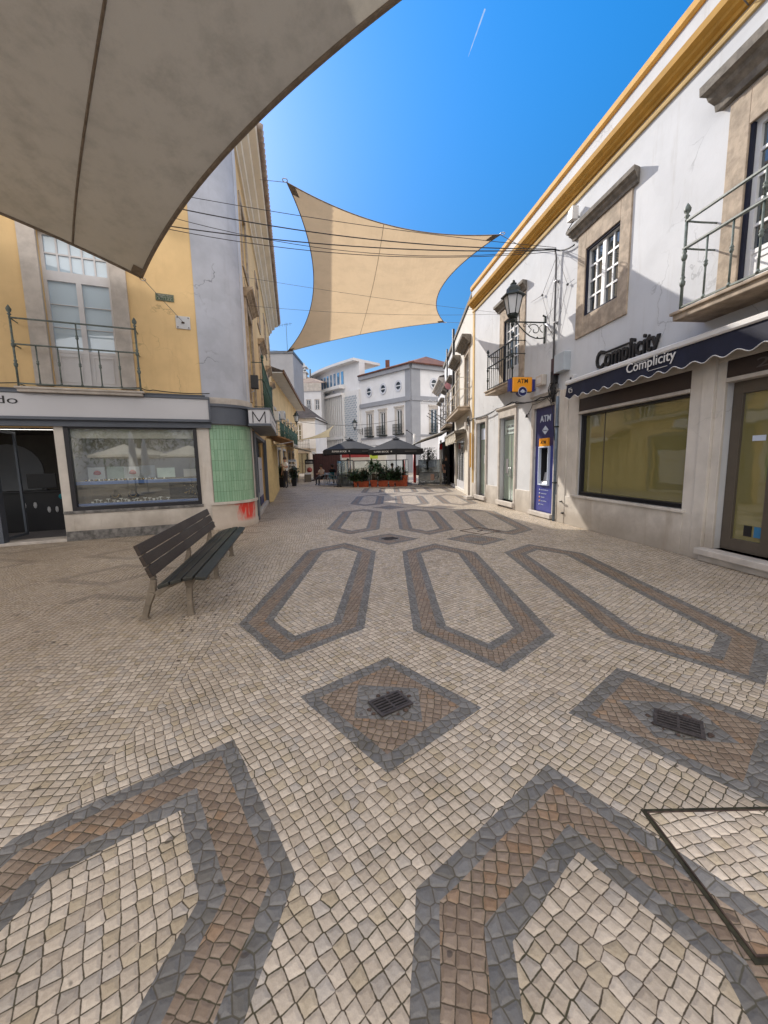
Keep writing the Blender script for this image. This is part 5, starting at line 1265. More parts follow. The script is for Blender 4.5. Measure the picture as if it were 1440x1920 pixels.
m = MB(); m.box(0, 6.0, -.3, .06, 7.55, 7.70); m.build('coping', 'cornice_stone', o)
m = MB(); m.box(-.0, .16, -.3, .03, 0, 7.55); m.build('corner_strip', 'white_plaster', o)
m = MB(); m.box(5.4, 5.95, -1.0, -.3, 7.6, 8.5); m.build('chimney', 'grey_paint', o)
for k in range(4):
    a = 2.5+k*.80; m = MB(); m.box(a, a+.74, -.12, -.08, .12, 2.47); d_ = m.build('door_leaf', 'closed_window', o); MB().box(a+.10, a+.64, -.078, -.076, .5, 2.38).build('pane', 'door_glass', d_)
m = MB(); m.prism([(0, 2.75), (.08, 2.82), (.50, 2.74), (.52, 2.66), (.45, 2.65), (0, 2.66)], 1.9, 6.3, 'x'); aw = m.build('awning_cassette', 'cornice_stone', o)
m = MB(); N = 40
vs = []
for i in range(N+1):
    x = 2.0+4.2*i/N; vs += [(x, .46+.04*math.sin(i*1.1), 2.68), (x, .42+.09*math.sin(i*1.9), 2.36-.12*abs(math.sin(i*.6)))]
m.add(vs, [(2*i, 2*i+2, 2*i+3, 2*i+1) for i in range(N)], True); m.build('furled_canvas', 'stripe_cream', aw)
MB().box(1.3, 1.62, 0, .12, 2.75, 3.05).build('wall_box', 'pale_stone', o, .01)
R3f = (wp(R2f, 6.02, -.06), R2f[1])
o = facade('white_townhouse', 'white house with dark roof pipes, second beyond the ochre corniced building', R3f, 0, 6.3, 7.6, 8, [(.9, 1.8, 3.6, 5.6), (2.9, 3.8, 3.6, 5.6), (4.8, 5.6, 3.6, 5.6), (.5, 5.6, .1, 2.6)], 'far_white')
for a, w__ in ((.9, .9), (2.9, .9), (4.8, .8)): simple_window(o, a, a+w__, 3.6, 5.6, .14, .18, cols=1, rows=3, surround='pale_stone'); cornice_part(o, a-.25, a+w__+.25, 5.8, .22, .32)
iron_balcony(o, .5, 4.3, .42, 3.45, 4.1, 4.55, 5, 'grey_cable', slab=True)
m = MB(); m.box(0, 6.3, -.3, .10, 7.6, 7.8); m.build('coping', 'cornice_stone', o)
m = MB(); m.tube([(.1, .1, 2.8), (.1, .12, 8.2)], .07, 6); m.build('drainpipe', 'cable', o); m = MB(); m.tube([(3.4, .1, 2.8), (3.4, .12, 8.1)], .05, 6); m.build('drainpipe', 'cable', o)
R4f = (wp(R3f, 6.32, -.05), R2f[1]+R_(1))
o = facade('white_townhouse', 'farthest house of the right row, its stone cornice ending above the dark awning', R4f, 0, 5.0, 7.0, 8, [(.7, 1.4, 3.6, 5.4), (2.6, 3.3, 3.6, 5.4), (.6, 4.4, .1, 2.5)], 'far_white')
for a in (.7, 2.6): simple_window(o, a, a+.7, 3.6, 5.4, .14, .18, cols=1, rows=3, surround='pale_stone'); cornice_part(o, a-.2, a+.9, 5.6, .2, .28)
cornice_part(o, .0, 5.0, 6.6, .45, .5, 'pale_stone')
m = MB(); m.prism([(0, 7.05), (.4, 7.05), (.4, 7.15), (-4, 8.3), (-8, 7.15), (-8, 7.05)], 0, 5.0, 'x'); m.build('roof', 'tiles_dark', o)
o = thing('shop_sign', 'small oval pink sign hanging high on the right hand row', 'sign', wp(R2f, 8.6, .06, 5.9), R2f[1]+PI/2)
m = MB(); m.prism([(.22*math.cos(2*PI*k/16)-.0, .30*math.sin(2*PI*k/16)) for k in range(16)], -.04, .04, 'y'); m.build('disc', mat('dusty pink sign', (.45, .2, .22), .6), o); MB().box(-.3, 0, -.01, .01, -.01, .01).build('arm', 'iron', o)
o = thing('shop_sign', 'white wire outline cat sign reading over the terrace awning', 'sign', wp(R2f, 12.6, 1.0, 5.4), R2f[1]+PI/2)
m = MB(); m.tube([(.5, 0, .0), (.35, 0, .22), (.1, 0, .15), (-.1, 0, .25), (-.3, 0, .1), (-.5, 0, .25), (-.45, 0, 0), (-.1, 0, -.08), (.2, 0, .02), (.5, 0, 0)], .018, 5); m.build('outline', 'white_trim', o); MB().box(-.9, -.5, -.01, .01, .1, .12).build('arm', 'iron', o)
for k in range(3):
    a = 8.6+k*1.5
    o = thing('awning_bracket', ('nearest', 'middle', 'farthest')[k]+' of three dark steel brackets over the black awning', 'bracket', wp(R2f, a, 0, 3.9), R2f[1], 'brackets above the black awning')
    m = MB(); m.tube([(0, 0, -.2), (-.1, 1.2, .55)], .02, 5); m.tube([(0, 0, .3), (-.06, .7, .22)], .014, 5); m.build('strut', 'cable', o)
# black awning with grey edge on the right side
o = thing('awning', 'black terrace awning with grey rolled edge on the far right side', 'awning', wp(R2f, 7.6, 0, .25), R2f[1])
m = MB(); m.hexa([(0, .1, 2.95), (5.4, .1, 2.95), (5.4, 2.3, 2.28), (0, 1.7, 2.35), (0, .1, 3.0), (5.4, .1, 3.0), (5.4, 2.3, 2.33), (0, 1.7, 2.40)]); m.build('canopy', 'black_canvas', o)
m = MB(); m.tube([(-.05, .05, 2.98), (-.05, 1.74, 2.38)], .05, 8); m.tube([(-.05, 1.74, 2.36), (5.4, 2.34, 2.29)], .04, 6); m.build('front_bar', 'awning_grey', o)
# dark terrace interior below
o = thing('terrace_shed', 'dark boarded terrace enclosure under the black awning', 'enclosure', wp(R2f, 8.3, 0, 0), R2f[1])
m = MB(); m.box(.0, 5.5, .02, .12, 0, 2.7); m.build('boards', 'velvet', o)
o = thing('signal_post', 'red and white banded post standing behind the right parasol', 'post', (2.16, 27.0, 0))
m = MB(); m.tube([(0, 0, 0), (0, 0, 1.9)], .10, 8); m.build('red_wrap', 'red', o); m = MB(); m.tube([(0, 0, 1.9), (0, 0, 3.3)], .07, 8); m.build('white_top', 'white_trim', o)
m = MB(); m.tube([(0, 0, 3.2), (-.5, 0, 3.55)], .02, 5); m.ball((-.5, 0, 3.55), .08, 1, 1, .6, 7, 4); m.build('arm', 'cable', o)
o = thing('signal_post', 'thin white post with a red collar at the terrace under the black awning', 'post', (3.55, 24.2, 0))
m = MB(); m.tube([(0, 0, 0), (0, 0, 2.7)], .05, 8); m.build('tube', 'white_trim', o); m = MB(); m.tube([(0, 0, 2.15), (0, 0, 2.5)], .09, 8); m.build('collar', 'red', o)

# =================================================================== NEXT BUILDINGS ON THE LEFT
a0 = wp(FS, -LEN-.02, -.12); dd = (Vector((-7.65, 32.4, 0))-a0); L2ang = math.atan2(dd.y, dd.x); L2len = dd.length*2.0
L2 = (a0, L2ang+PI)     # local X towards the camera, Y into the street
hl = [(-x-.9, -x, 3.15, 4.9) for x in (1.2, 3.6, 6.0, 8.4, 10.8, 13.2, 15.4)]
hl += [(-3.3, -1.8, .1, 2.4), (-6.2, -4.4, .1, 2.4), (-9.5, -7.6, .1, 2.4), (-12.2, -10.8, .1, 2.4)]
H2 = 6.9
o = facade('low_yellow_house', 'low yellow house with green balconies and a white soffit eave beyond the corner building', L2, -L2len, 0, H2, 8, hl, 'yellow_plaster')
for (a, b, c, d) in hl[:7]: simple_window(o, a, b, c, d, .13, .16, cols=2, rows=4)
for (a, b, c, d) in hl[7:]: simple_window(o, a, b, c, d, .12, .16, cols=2, rows=2, frm='bronze_frame', sill=0)
for (a, b) in ((-2.6, -.7), (-5.0, -3.1), (-7.4, -5.5), (-9.8, -7.9), (-12.2, -10.3)): iron_balcony(o, a, b, .40, 3.05, 3.6, 4.05, 12, 'iron_green', slab=True, slab_t=.12, slab_mat='pale_stone')
m = MB(); m.hexa([(-L2len-.2, -2.5, H2), (0, -2.5, H2), (0, .85, H2-.05), (-L2len-.2, .85, H2-.05), (-L2len-.2, -2.5, H2+1.2), (0, -2.5, H2+1.2), (0, .85, H2+.01), (-L2len-.2, .85, H2+.01)]); m.build('roof', 'tiles_dark', o)
m = MB(); m.box(-L2len-.1, -.02, .0, .78, H2-.11, H2-.052); m.build('soffit', 'white_plaster', o)
m = MB(); m.box(-L2len-.2, 0, .78, .88, H2-.13, H2+.07); m.build('eave_board', mat('brown eave board', (.16, .09, .05), .8), o)
for k, x in enumerate((-1.3, -4.2)):
    q = thing('air_conditioner', ('first', 'second')[k]+' air conditioning unit on the yellow wall beyond the M sign', 'air conditioner', wp(L2, x, .02, 4.15+.4*k), L2[1], 'air conditioners on the low yellow house')
    MB().box(-.4, .4, 0, .3, 0, .55).build('case', 'white_box', q, .02); m = MB(); m.lathe([(.2, 0), (.2, .01), (.05, .02)], (0, 0, 0), 16); m.v = [(a, .30+c, b+.27) for a, b, c in m.v]; m.build('fan_grille', 'cable', q)
q = thing('awning', 'brown and cream shop awning on the left side of the street', 'awning', wp(FS, -6.2, 0, 0), FS[1])
m = MB(); m.hexa([(-6.0, 0, 2.75), (0, 0, 2.75), (0, 1.05, 2.38), (-6.0, 1.05, 2.38), (-6.0, 0, 2.80), (0, 0, 2.80), (0, 1.05, 2.42), (-6.0, 1.05, 2.42)]); m.build('canopy', 'awning_brown', q)
m = MB(); m.box(-6.0, 0, 1.04, 1.07, 2.18, 2.42); m.build('valance', 'stripe_cream', q); m = MB(); m.tube([(0, .02, 2.2), (0, 1.03, 2.38)], .015, 5); m.tube([(-3, .02, 2.2), (-3, 1.03, 2.38)], .015, 5); m.build('arm', 'steel', q)
q = thing('awning', 'grey green shop awning farther along the left side', 'awning', wp(L2, -6.5, 0, 0), L2[1])
m = MB(); m.hexa([(-6.0, 0, 2.85), (0, 0, 2.85), (0, 1.9, 2.38), (-6.0, 1.9, 2.38), (-6.0, 0, 2.90), (0, 0, 2.90), (0, 1.9, 2.42), (-6.0, 1.9, 2.42)]); m.build('canopy', 'awning_grey', q)
m = MB(); m.box(-6, 0, 1.9, 1.93, 2.24, 2.43); m.build('valance', 'stripe_cream', q)
wall_lantern('wall_lantern', 'black lantern on a scrolled bracket above the left hand balconies', wp(L2, -7.2, 0, 4.55), L2[1], .80, 1.05)

# grey block behind
def block(name, label, x, y, rz, w_, d_, h, mtl, cat='building'):
    o = thing(name, label, cat, (x, y, 0), rz); MB().box(-w_/2, w_/2, -d_/2, d_/2, 0, h).build('wall', mtl, o); return o
o = block('grey_tower', 'plain grey block rising behind the low yellow house', -13.75, 53.0, R_(0), 6, 6, 14.8, 'grey_paint')
m = MB(); m.box(-3.1, 3.1, -3.1, 3.1, 14.8, 15.1); m.build('coping', 'fascia_dark', o)
o = thing('roof_antenna', 'thin television aerial rising above the grey block', 'antenna', (-11.6, 51.0, 15.1))
m = MB(); m.tube([(0, 0, 0), (0, 0, 3.6)], .025, 5); m.tube([(-.9, 0, 3.3), (.7, 0, 3.5)], .018, 5)
for k in range(5): m.tube([(-.8+k*.32, 0, 3.1+.04*k), (-.8+k*.32, 0, 3.5+.04*k)], .012, 4)
m.build('mast', 'cable', o)

def fr3(x, y, deg): return (Vector((x, y, 0)), R_(deg))
# gabled white house with chimney
gf = fr3(-10.9, 62, 180)       # X runs left, Y towards camera
o = thing('gabled_house', 'streaked white gabled house with a large open chimney in the distance', 'building', gf[0], gf[1])
m = MB(); m.add([(0, 0, 0), (0, 0, 11.8), (2.0, 0, 15.2), (6.0, 0, 12), (6, 0, 0)], [(0, 1, 2, 3, 4)]); m.add([(0, 0, 0), (0, -12, 0), (0, -12, 11.8), (0, 0, 11.8)], [(0, 1, 2, 3)]); m.add([(0, -12, 0), (0, -12, 11.8), (2, -12, 15.2), (6, -12, 12), (6, -12, 0)], [(4, 3, 2, 1, 0)])
m.build('wall', 'aged_white', o)
m = MB(); m.hexa([(-.2, .2, 11.6), (2, .2, 15.25), (2, -12, 15.25), (-.2, -12, 11.6), (-.2, .2, 11.85), (2, .2, 15.5), (2, -12, 15.5), (-.2, -12, 11.85)]); m.hexa([(2, .2, 15.25), (6.2, .2, 11.9), (6.2, -12, 11.9), (2, -12, 15.25), (2, .2, 15.5), (6.2, .2, 12.15), (6.2, -12, 12.15), (2, -12, 15.5)]); rf = m.build('roof', 'tiles_dark', o)
m = MB(); m.box(.7, 2.2, -2, -.6, 13, 15.7); m.frame(.7, 2.2, 15.4, 16.2, .2, -.8, -.6); m.box(.5, 2.4, -2.2, -.4, 15.3, 15.45); m.box(.5, 2.4, -2.2, -.4, 16.1, 16.25); m.lathe([(.75, 16.25), (.5, 16.6), (.5, 16.8), (.1, 17.0)], (1.4, -1.3, 0), 10); m.build('chimney', 'aged_white', rf)
simple_window(o, .8, 1.3, 8.6, 9.8, .08, .08, cols=1, rows=2)
# long white house in front right with pale roof
gf = fr3(-9.0, 60, 180-4)
hs_ = [(.35, .9, 9.4, 10.8), (1.6, 2.2, 9.4, 10.8), (.35, .95, 5.3, 6.9), (1.8, 2.5, 5.3, 6.9), (.5, 1.4, 2.0, 3.4), (2.0, 2.7, 2.0, 3.4)]
o = facade('white_house', 'plain white house with a pale tiled roof left of the curved building', gf, 0, 3.2, 12.1, 8, hs_, 'far_white')
for h_ in hs_: simple_window(o, *h_, .1, .1, cols=1, rows=2)
m = MB(); m.hexa([(-.1, -.1, 12.05), (3.3, -.1, 12.05), (3.3, .2, 12.05), (-.1, .2, 12.05), (-.1, -.1, 13.2), (3.3, -.1, 13.2), (3.3, .2, 13.2), (-.1, .2, 13.2)]); m.build('parapet', 'pale_stone', o)
m = MB(); m.hexa([(-.2, .0, 13.2), (3.4, .0, 13.2), (3.4, -4, 14.9), (-.2, -4, 13.9), (-.2, .0, 13.3), (3.4, .0, 13.3), (3.4, -4, 15.1), (-.2, -4, 14.1)]); rf = m.build('roof', 'tiles_pale', o)
m = MB(); m.tube([(2.2, -3, 14.0), (2.2, -3, 15.9)], .12, 6); m.build('vent_pipe', 'grey_cable', rf)
# lower white house with dark hipped roof
gf = fr3(-7.55, 45, 180-4)
hs_ = [(1.6, 2.3, 4.0, 5.8), (.9, 2.5, .3, 2.6)]
o = facade('white_house', 'low white house with a dark tiled roof at the end of the left row', gf, 0, 3.1, 6.5, 6, hs_, 'far_white')
simple_window(o, 1.6, 2.3, 4.0, 5.8, .16, .16, cols=1, rows=3); simple_window(o, .9, 2.5, .3, 2.6, .16, .2, cols=1, rows=2, sill=0, frm='bronze_frame')
m = MB(); m.add([(-.3, .3, 6.5), (3.3, .3, 6.5), (3.3, -3.5, 8.6), (2.3, -3.5, 8.6), (-.3, -6.2, 6.5)], [(0, 1, 2, 3), (0, 3, 4)]); m.add([(-.3, .3, 6.4), (3.3, .3, 6.4), (3.3, -6.2, 6.4), (-.3, -6.2, 6.4)], [(0, 1, 2, 3)]); m.build('roof', 'tiles_dark', o)
MB().box(-.1, 3.2, 0, .18, 6.25, 6.5).build('band', 'pale_stone', o); MB().box(0, 3.1, 0, .10, 2.95, 3.12).build('band', 'pale_stone', o)
iron_balcony(o, .7, 2.6, .35, 3.12, 3.6, 4.0, 10, 'iron', slab=True)
# round window building --------------------------------------------------------
cx_, cy_ = 3.65, 50.0
FA = fr3(cx_, cy_, 90+43.8)       # left facade: X runs up-left, Y towards camera-left
FB = fr3(cx_, cy_, 90-62.7)       # right facade: X runs right; Y is behind -> use reversed
o = thing('round_window_house', 'pale house with round windows, grey corner strip and red tiled roof ending the street', 'building', (cx_, cy_, 0), 0)
HT = 13.3
def add_local(m, fr, name, mt, par):
    inv = Matrix.Rotation(fr[1], 4, 'Z'); return m.build(name, mt, par, mtx=inv)
LA = 9.6; LBd = 9.0
ha = [(1.55, 2.55, 5.0, 8.0), (4.6, 5.6, 5.0, 8.0), (7.2, 8.1, 5.0, 8.0)]
m = MB(); m.wall(0, LA, 0, HT, ha, .3); add_local(m, FA, 'wall', 'far_white', o)
FBr = (FB[0], FB[1]+PI)           # X runs from right to the corner, Y towards camera
hb = [(-4.0, -2.9, 5.0, 8.0)]
m = MB(); m.wall(-LBd, 0, 0, HT, hb, .3); add_local(m, FBr, 'wall', 'far_white', o)
def deco(fr, x0, x1):
    for y_, a_, b_ in ((.22, 8.95, 9.5), (.35, HT-.55, HT), (.12, 4.55, 4.8)):
        m = MB(); m.box(x0, x1, 0, y_, a_, b_); add_local(m, fr, 'band', 'grey_paint', o)
deco(FA, 0, LA); deco(FBr, -LBd, 0)
m = MB(); m.box(0, .9, 0, .10, 0, 8.95); m.box(0, .9, 0, .10, 9.5, HT-.55); add_local(m, FA, 'corner_strip', 'grey_paint', o)
m = MB(); m.box(-1.3, 0, 0, .10, 0, 8.95); m.box(-1.3, 0, 0, .10, 9.5, HT-.55); add_local(m, FBr, 'corner_strip', 'grey_paint', o)
def round_window(fr, x, z):
    m = MB(); n = 24; R1, R0 = .62, .42; vs = []
    for k in range(n):
        a = 2*PI*k/n
        for r, y in ((R1, .0), (R1, .10), (R0, .10), (R0, .0)): vs.append((x+r*math.cos(a), y+.01, z+r*1.15*math.sin(a)))
    m.add(vs, [(4*k+j, 4*k+(j+1) % 4, 4*((k+1) % n)+(j+1) % 4, 4*((k+1) % n)+j) for k in range(n) for j in range(4)]); f = add_local(m, fr, 'round_window', 'grey_light', o)
    m = MB(); m.add([(x+R0*math.cos(2*PI*k/n), .03, z+R0*1.15*math.sin(2*PI*k/n)) for k in range(n)], [tuple(range(n))]); p = add_local(m, fr, 'pane', 'dark_pane', f)
    m = MB(); m.box(x-.42, x+.42, .035, .07, z-.06, z+.06); add_local(m, fr, 'glazing_bar', 'white_paint', f)
for x in (2.1, 4.9, 7.7): round_window(FA, x, 11.0)
round_window(FBr, -3.4, 11.15)
def far_french(fr, x0, x1, z0, z1):
    m = MB(); m.frame(x0-.25, x1+.25, z0, z1+.3, .25, 0, .10, False); m.box(x0-.35, x1+.35, 0, .18, z1+.3, z1+.5); f = add_local(m, fr, 'french_window', 'pale_stone', o)
    m = MB(); xm = (x0+x1)/2; m.frame(x0, x1, z0, z1, .09, -.16, -.08); m.box(xm-.07, xm+.07, -.16, -.07, z0, z1); add_local(m, fr, 'sash', 'white_paint', f)
    m = MB(); m.box(x0, x1, -.2, -.18, z0, z1); add_local(m, fr, 'pane', 'window_glass', f)
    m = MB(); m.box(x0-.3, x1+.3, 0, .5, z0-.12, z0); m.box(x0-.3, x1+.3, .44, .5, z0+1.15, z0+1.2)
    k = 0; x = x0-.28
    while x < x1+.3: m.box(x, x+.03, .45, .49, z0, z0+1.15); x += .13
    for z in (.35, .75): m.box(x0-.3, x1+.3, .455, .485, z0+z, z0+z+.05)
    add_local(m, fr, 'balcony', 'iron', f)
for h_ in ha: far_french(FA, *h_)
far_french(FBr, *hb[0])
pA = lambda fr, x, y, z: (Matrix.Rotation(fr[1], 4, 'Z') @ Vector((x, y, z)))
e0 = pA(FA, LA, .5, HT); e1 = Vector((0, -.75, HT)); e2 = pA(FBr, -LBd, .5, HT); rdg = Vector((.3, 7.5, HT+2.0)); bk = Vector((0, 14, HT)); rl = e0*.45+Vector((.3, 7.5, HT))*.55; rl.z = HT+1.9
m = MB(); m.add([e0, e1, e2, Vector((2.5, 5.5, HT+2.2)), Vector((-4.0, 9.0, HT+1.4)), bk], [(0, 1, 3, 4), (1, 2, 3), (3, 2, 5), (4, 3, 5), (0, 4, 5)]); rf = m.build('roof', 'tiles', o)
m = MB()
for i in range(44):
    a = e0.lerp(e1, (i+.5)/44); b = a+Vector((.45, .7, .28)); m.tube([a, b], .11, 5)
for i in range(40):
    a = e1.lerp(e2, (i+.5)/40); b = a+Vector((-.3, .8, .3)); m.tube([a, b], .11, 5)
m.build('eave_tiles', 'tiles', rf)
m = MB(); m.add([e0, e1, e2, bk], [(0, 1, 2, 3)]); m.build('soffit', 'grey_paint', o)
m = MB(); m.box(-3.0, -2.4, 8.5, 9.5, HT+.5, HT+2.6); m.build('chimney', 'tiles', rf)
# shop fittings at its foot
o2 = thing('shop_canopy', 'pair of thin flat grey canopies over the shop front behind the parasols', 'canopy', wp(FA, 3.0, 0, 0), FA[1])
m = MB(); m.box(-1.5, 3.5, 0, 1.2, 3.6, 3.72); m.box(-1.5, 3.5, 0, 1.0, 3.2, 3.3); m.build('slab', 'white_box', o2)
# curved modern building ---------------------------------------------------------
o = thing('curved_building', 'white curved modern building with tall fins, a lattice screen and overhanging roof', 'building', (0, 0, 0), 0)
P0 = wp(FA, LA+.05, 0); P1 = wp(FA, LA+3.4, .0); 
pts = [P0, P1]
h0 = FA[1]
pos_ = P1.copy(); a_ = h0; path = [P0, P1]
for k in range(13):
    a_ -= R_(1.6 if k < 9 else 24) ; pos_ = pos_+Vector((math.cos(a_), math.sin(a_), 0))*1.02; path.append(pos_.copy())
def pathpt(i, off, z):
    p = path[i]; a = path[max(0, i-1)]; b = path[min(len(path)-1, i+1)]; d = (b-a).normalized(); n_ = Vector((-d.y, d.x, 0)); q = p+n_*off; q.z = z; return q
def ribbon(m, i0, i1, off0, off1, z0, z1):
    for i in range(i0, i1): m.hexa([pathpt(i, off0, z0), pathpt(i+1, off0, z0), pathpt(i+1, off1, z0), pathpt(i, off1, z0), pathpt(i, off0, z1), pathpt(i+1, off0, z1), pathpt(i+1, off1, z1), pathpt(i, off1, z1)])
K = len(path)-1
m = MB(); ribbon(m, 0, K, -1.0, 0, 0, 15.4); m.build('wall', 'far_white', o)
m = MB(); ribbon(m, 0, K, -4.0, 1.1, 15.4, 15.75); m.build('roof', 'white_trim', o)
for i1_, o1_, z0_, z1_ in ((K, .85, 11.2, 11.55), (K, .75, 4.9, 5.25), (7, 1.0, 12.2, 12.65)):
    m = MB(); ribbon(m, 1, i1_, 0, o1_, z0_, z1_); m.build('floor_band', 'white_trim', o)
m = MB()
for i in range(1, K+1):
    for z0, z1 in ((5.25, 11.2), (.3, 4.9)):
        for f in (0, .5):
            if i == K and f: continue
            a = pathpt(i, .02, z0).lerp(pathpt(min(K, i+1), .02, z0), f); b = pathpt(i, .6, z0).lerp(pathpt(min(K, i+1), .6, z0), f); d = (pathpt(min(K, i+1), 0, 0)-pathpt(max(0, i-1) if i == K else i, 0, 0)).normalized()*.09
            m.hexa([a-d, a+d, b+d, b-d, Vector((*(a-d).xy, z1)), Vector((*(a+d).xy, z1)), Vector((*(b+d).xy, z1)), Vector((*(b-d).xy, z1))])
m.build('fins', 'white_trim', o)
m = MB(); ribbon(m, 1, K, .0, .06, 6.0, 10.9); ribbon(m, 1, K, .0, .06, .6, 4.7); m.build('glazing', 'window_glass', o)
for i in range(1, 9):
    m = MB(); a = pathpt(i, .03, 12.9); b = pathpt(i+1, .03, 12.9); p = a.lerp(b, .22); q = a.lerp(b, .75); n_ = (pathpt(i, 1, 0)-pathpt(i, 0, 0))*.05
    m.hexa([p, q, q+n_, p+n_, Vector((*p.xy, 14.7)), Vector((*q.xy, 14.7)), Vector((*(q+n_).xy, 14.7)), Vector((*(p+n_).xy, 14.7))]); m.build('top_window', 'blue_glass', o)
m = MB(); d = (P1-P0).normalized(); n_ = Vector((-d.y, d.x, 0))
for r in range(22):
    for c in range(9):
        q = P0+d*(.55+c*.32+(.16 if r % 2 else 0)); z = 4.2+r*.32*.98
        p = q+n_*.30; m.add([p+d*.10+Vector((0, 0, z)), p+Vector((0, 0, z+.19)), p-d*.10+Vector((0, 0, z)), p+Vector((0, 0, z-.19))], [(0, 1, 2, 3)])
m.build('lattice_openings', mat('blue grey opening', (.16, .24, .33), .7), o)
m = MB(); a = P0+n_*.02; b = P0+d*3.4+n_*.02; m.hexa([Vector((*a.xy, 0)), Vector((*b.xy, 0)), Vector((*(b+n_*.26).xy, 0)), Vector((*(a+n_*.26).xy, 0)), Vector((*a.xy, 11.6)), Vector((*b.xy, 11.6)), Vector((*(b+n_*.26).xy, 11.6)), Vector((*(a+n_*.26).xy, 11.6))]); m.build('lattice_screen', 'white_trim', o)
m = MB(); p = pathpt(4, .1, 12.1); m.add([p, p+Vector((.9, -.5, .0)), p+Vector((.9, -.5, .9)), p+Vector((.1, 0, .6))], [(0, 1, 2, 3)]); m.build('blue_banner', mat('blue cloth', (.03, .08, .45), .7), o)
# small third sail
sail('shade_sail', 'small cream sail far off between the low white house and the curved building', [(-8.9, 40, 3.7), (-5.0, 38, 3.9), (-5.2, 44, 5.6), (-7.2, 44, 4.4)], [.05]*4, 'sail_yellow', (), 10, .01)
rope('street_cable', 'thin distant cable across the street end', [(-9, 44, 6.0), (2.0, 46, 6.2)], .02, 'cable', 'cable', .5)
wall_lantern('wall_lantern', 'distant black lantern on the edge of the curved building', wp(FA, LA-.3, 0, 6.0), FA[1], .9, 1.6)

# =================================================================== TERRACE
def parasol(loc, rz, label, half=1.65, zt=2.82, zb=2.12, word=True):
    o = thing('parasol', label, 'parasol', loc, rz, 'black terrace parasols')
    m = MB(); m.tube([(0, 0, 0), (0, 0, zt+.05)], .035, 8); m.ball((0, 0, zt+.06), .05); m.build('pole', 'black_frame', o)
    MB().box(-.35, .35, -.35, .35, 0, .08).build('base', 'black_frame', o, .01)
    m = MB(); n = 8; vs = [(0, 0, zt)]; ring = []
    for k in range(8):
        a = PI/4*k; r = half*(1.0/max(abs(math.cos(a)), abs(math.sin(a))))
        vs.append((r*math.cos(a), r*math.sin(a), zb if k % 2 == 0 else zb-.05))
    m.add(vs, [(0, k+1, (k+1) % 8+1) for k in range(8)])
    m.add([(.25, .25, zt-.05), (-.25, .25, zt-.05), (-.25, -.25, zt-.05), (.25, -.25, zt-.05), (0, 0, zt+.06)], [(0, 1, 4), (1, 2, 4), (2, 3, 4), (3, 0, 4)])
    m.build('canopy', 'black_canvas', o)
    m = MB(); h = half
    for (a, b) in (((h, h), (-h, h)), ((-h, h), (-h, -h)), ((-h, -h), (h, -h)), ((h, -h), (h, h))):
        N = 10; v = []
        for i in range(N+1):
            t = i/N; z = zb-.05*abs(2*t-1)**1; x, y = a[0]+(b[0]-a[0])*t, a[1]+(b[1]-a[1])*t
            v += [(x, y, z), (x*1.004, y*1.004, z-.30)]
        m.add(v, [(2*i, 2*i+1, 2*i+3, 2*i+2) for i in range(N)])
    vl = m.build('valance', 'black_canvas', o)
    if word:
        # local face -Y
        t_ = text('lettering', 'SUPER BOCK', -half+.35, -half+1.25, zb-.22, zb-.12, half*1.004+.012, 'white_trim', vl, .003, offset=.01)
        for v in t_.data.vertices: v.co.y = -v.co.y
        t_.data.flip_normals()
        m = MB(); c = (-half+1.40, zb-.165); st = []
        for k in range(10):
            r = .055 if k % 2 == 0 else .022; a = PI/2+k*PI/5; st.append((c[0]+r*math.cos(a), c[1]+r*math.sin(a)))
        m.prism(st, -half*1.004-.015, -half*1.004-.010, 'y'); m.build('star', 'white_trim', vl)
        m = MB(); m.box(half-1.1, half-.4, -half*1.004-.012, -half*1.004-.008, zb-.19, zb-.15); m.build('faint_lettering', 'letter_grey', vl)
    m = MB()
    for k in range(8):
        x, y, z = vs[k+1]; m.tube([(0, 0, zt-.45), (x*.55, y*.55, zb+(zt-zb)*.42)], .012, 4)
    m.build('ribs', 'black_frame', o)
    return o
parasol((-2.15, 25.9, 0), R_(12), 'left black parasol with white lettering over the cafe terrace', zt=2.98, zb=2.32)
parasol((.85, 25.3, 0), R_(-3), 'right black parasol with white lettering over the planters', zt=2.95, zb=2.24)

def screen(loc, rz, w_, h_, label, n=3, printed=False):
    o = thing('windbreak_screen', label, 'windbreak', loc, rz, 'black framed terrace windbreaks')
    m = MB(); m.frame(0, w_, .05, h_, .045, -.02, .02)
    for k in range(1, n): m.box(w_*k/n-.02, w_*k/n+.02, -.02, .02, .05, h_)
    m.box(0, w_, -.02, .02, .72, .76); m.box(-.02, .06, -.25, .25, 0, .05); m.box(w_-.06, w_+.02, -.25, .25, 0, .05); m.build('frame', 'black_frame', o)
    MB().box(.03, w_-.03, -.004, .004, .76, h_-.04).build('pane', 'smoky_glass' if printed else 'clear_glass', o)
    if not printed: MB().box(.03, w_-.03, -.008, .008, .08, .72).build('lower_panel', 'smoky_glass', o)
    else:
        MB().box(.03, w_-.03, -.008, .008, .08, .72).build('lower_panel', 'window_glass', o)
        m = MB(); rnd = random.Random(8)
        for k in range(4): m.box(.15+k*.45, .40+k*.45, -.014, -.010, .17+.01*k, .22+.01*k)
        m.tube([(1.35, -.012, .85), (1.5, -.012, 1.15), (1.62, -.012, 1.25)], .03, 5); m.tube([(1.3, -.012, .92), (1.42, -.012, .86)], .02, 5)
        m.tube([(1.62+.1*math.cos(a), -.012, .42+.1*math.sin(a)) for a in [.3*i for i in range(18)]], .015, 4)
        m.build('printed_motif', 'poster', o)
        MB().box(.75, .98, -.014, -.010, .28, .66).build('printed_picture', mat('faded print', (.45, .28, .22), .6), o)
    return o
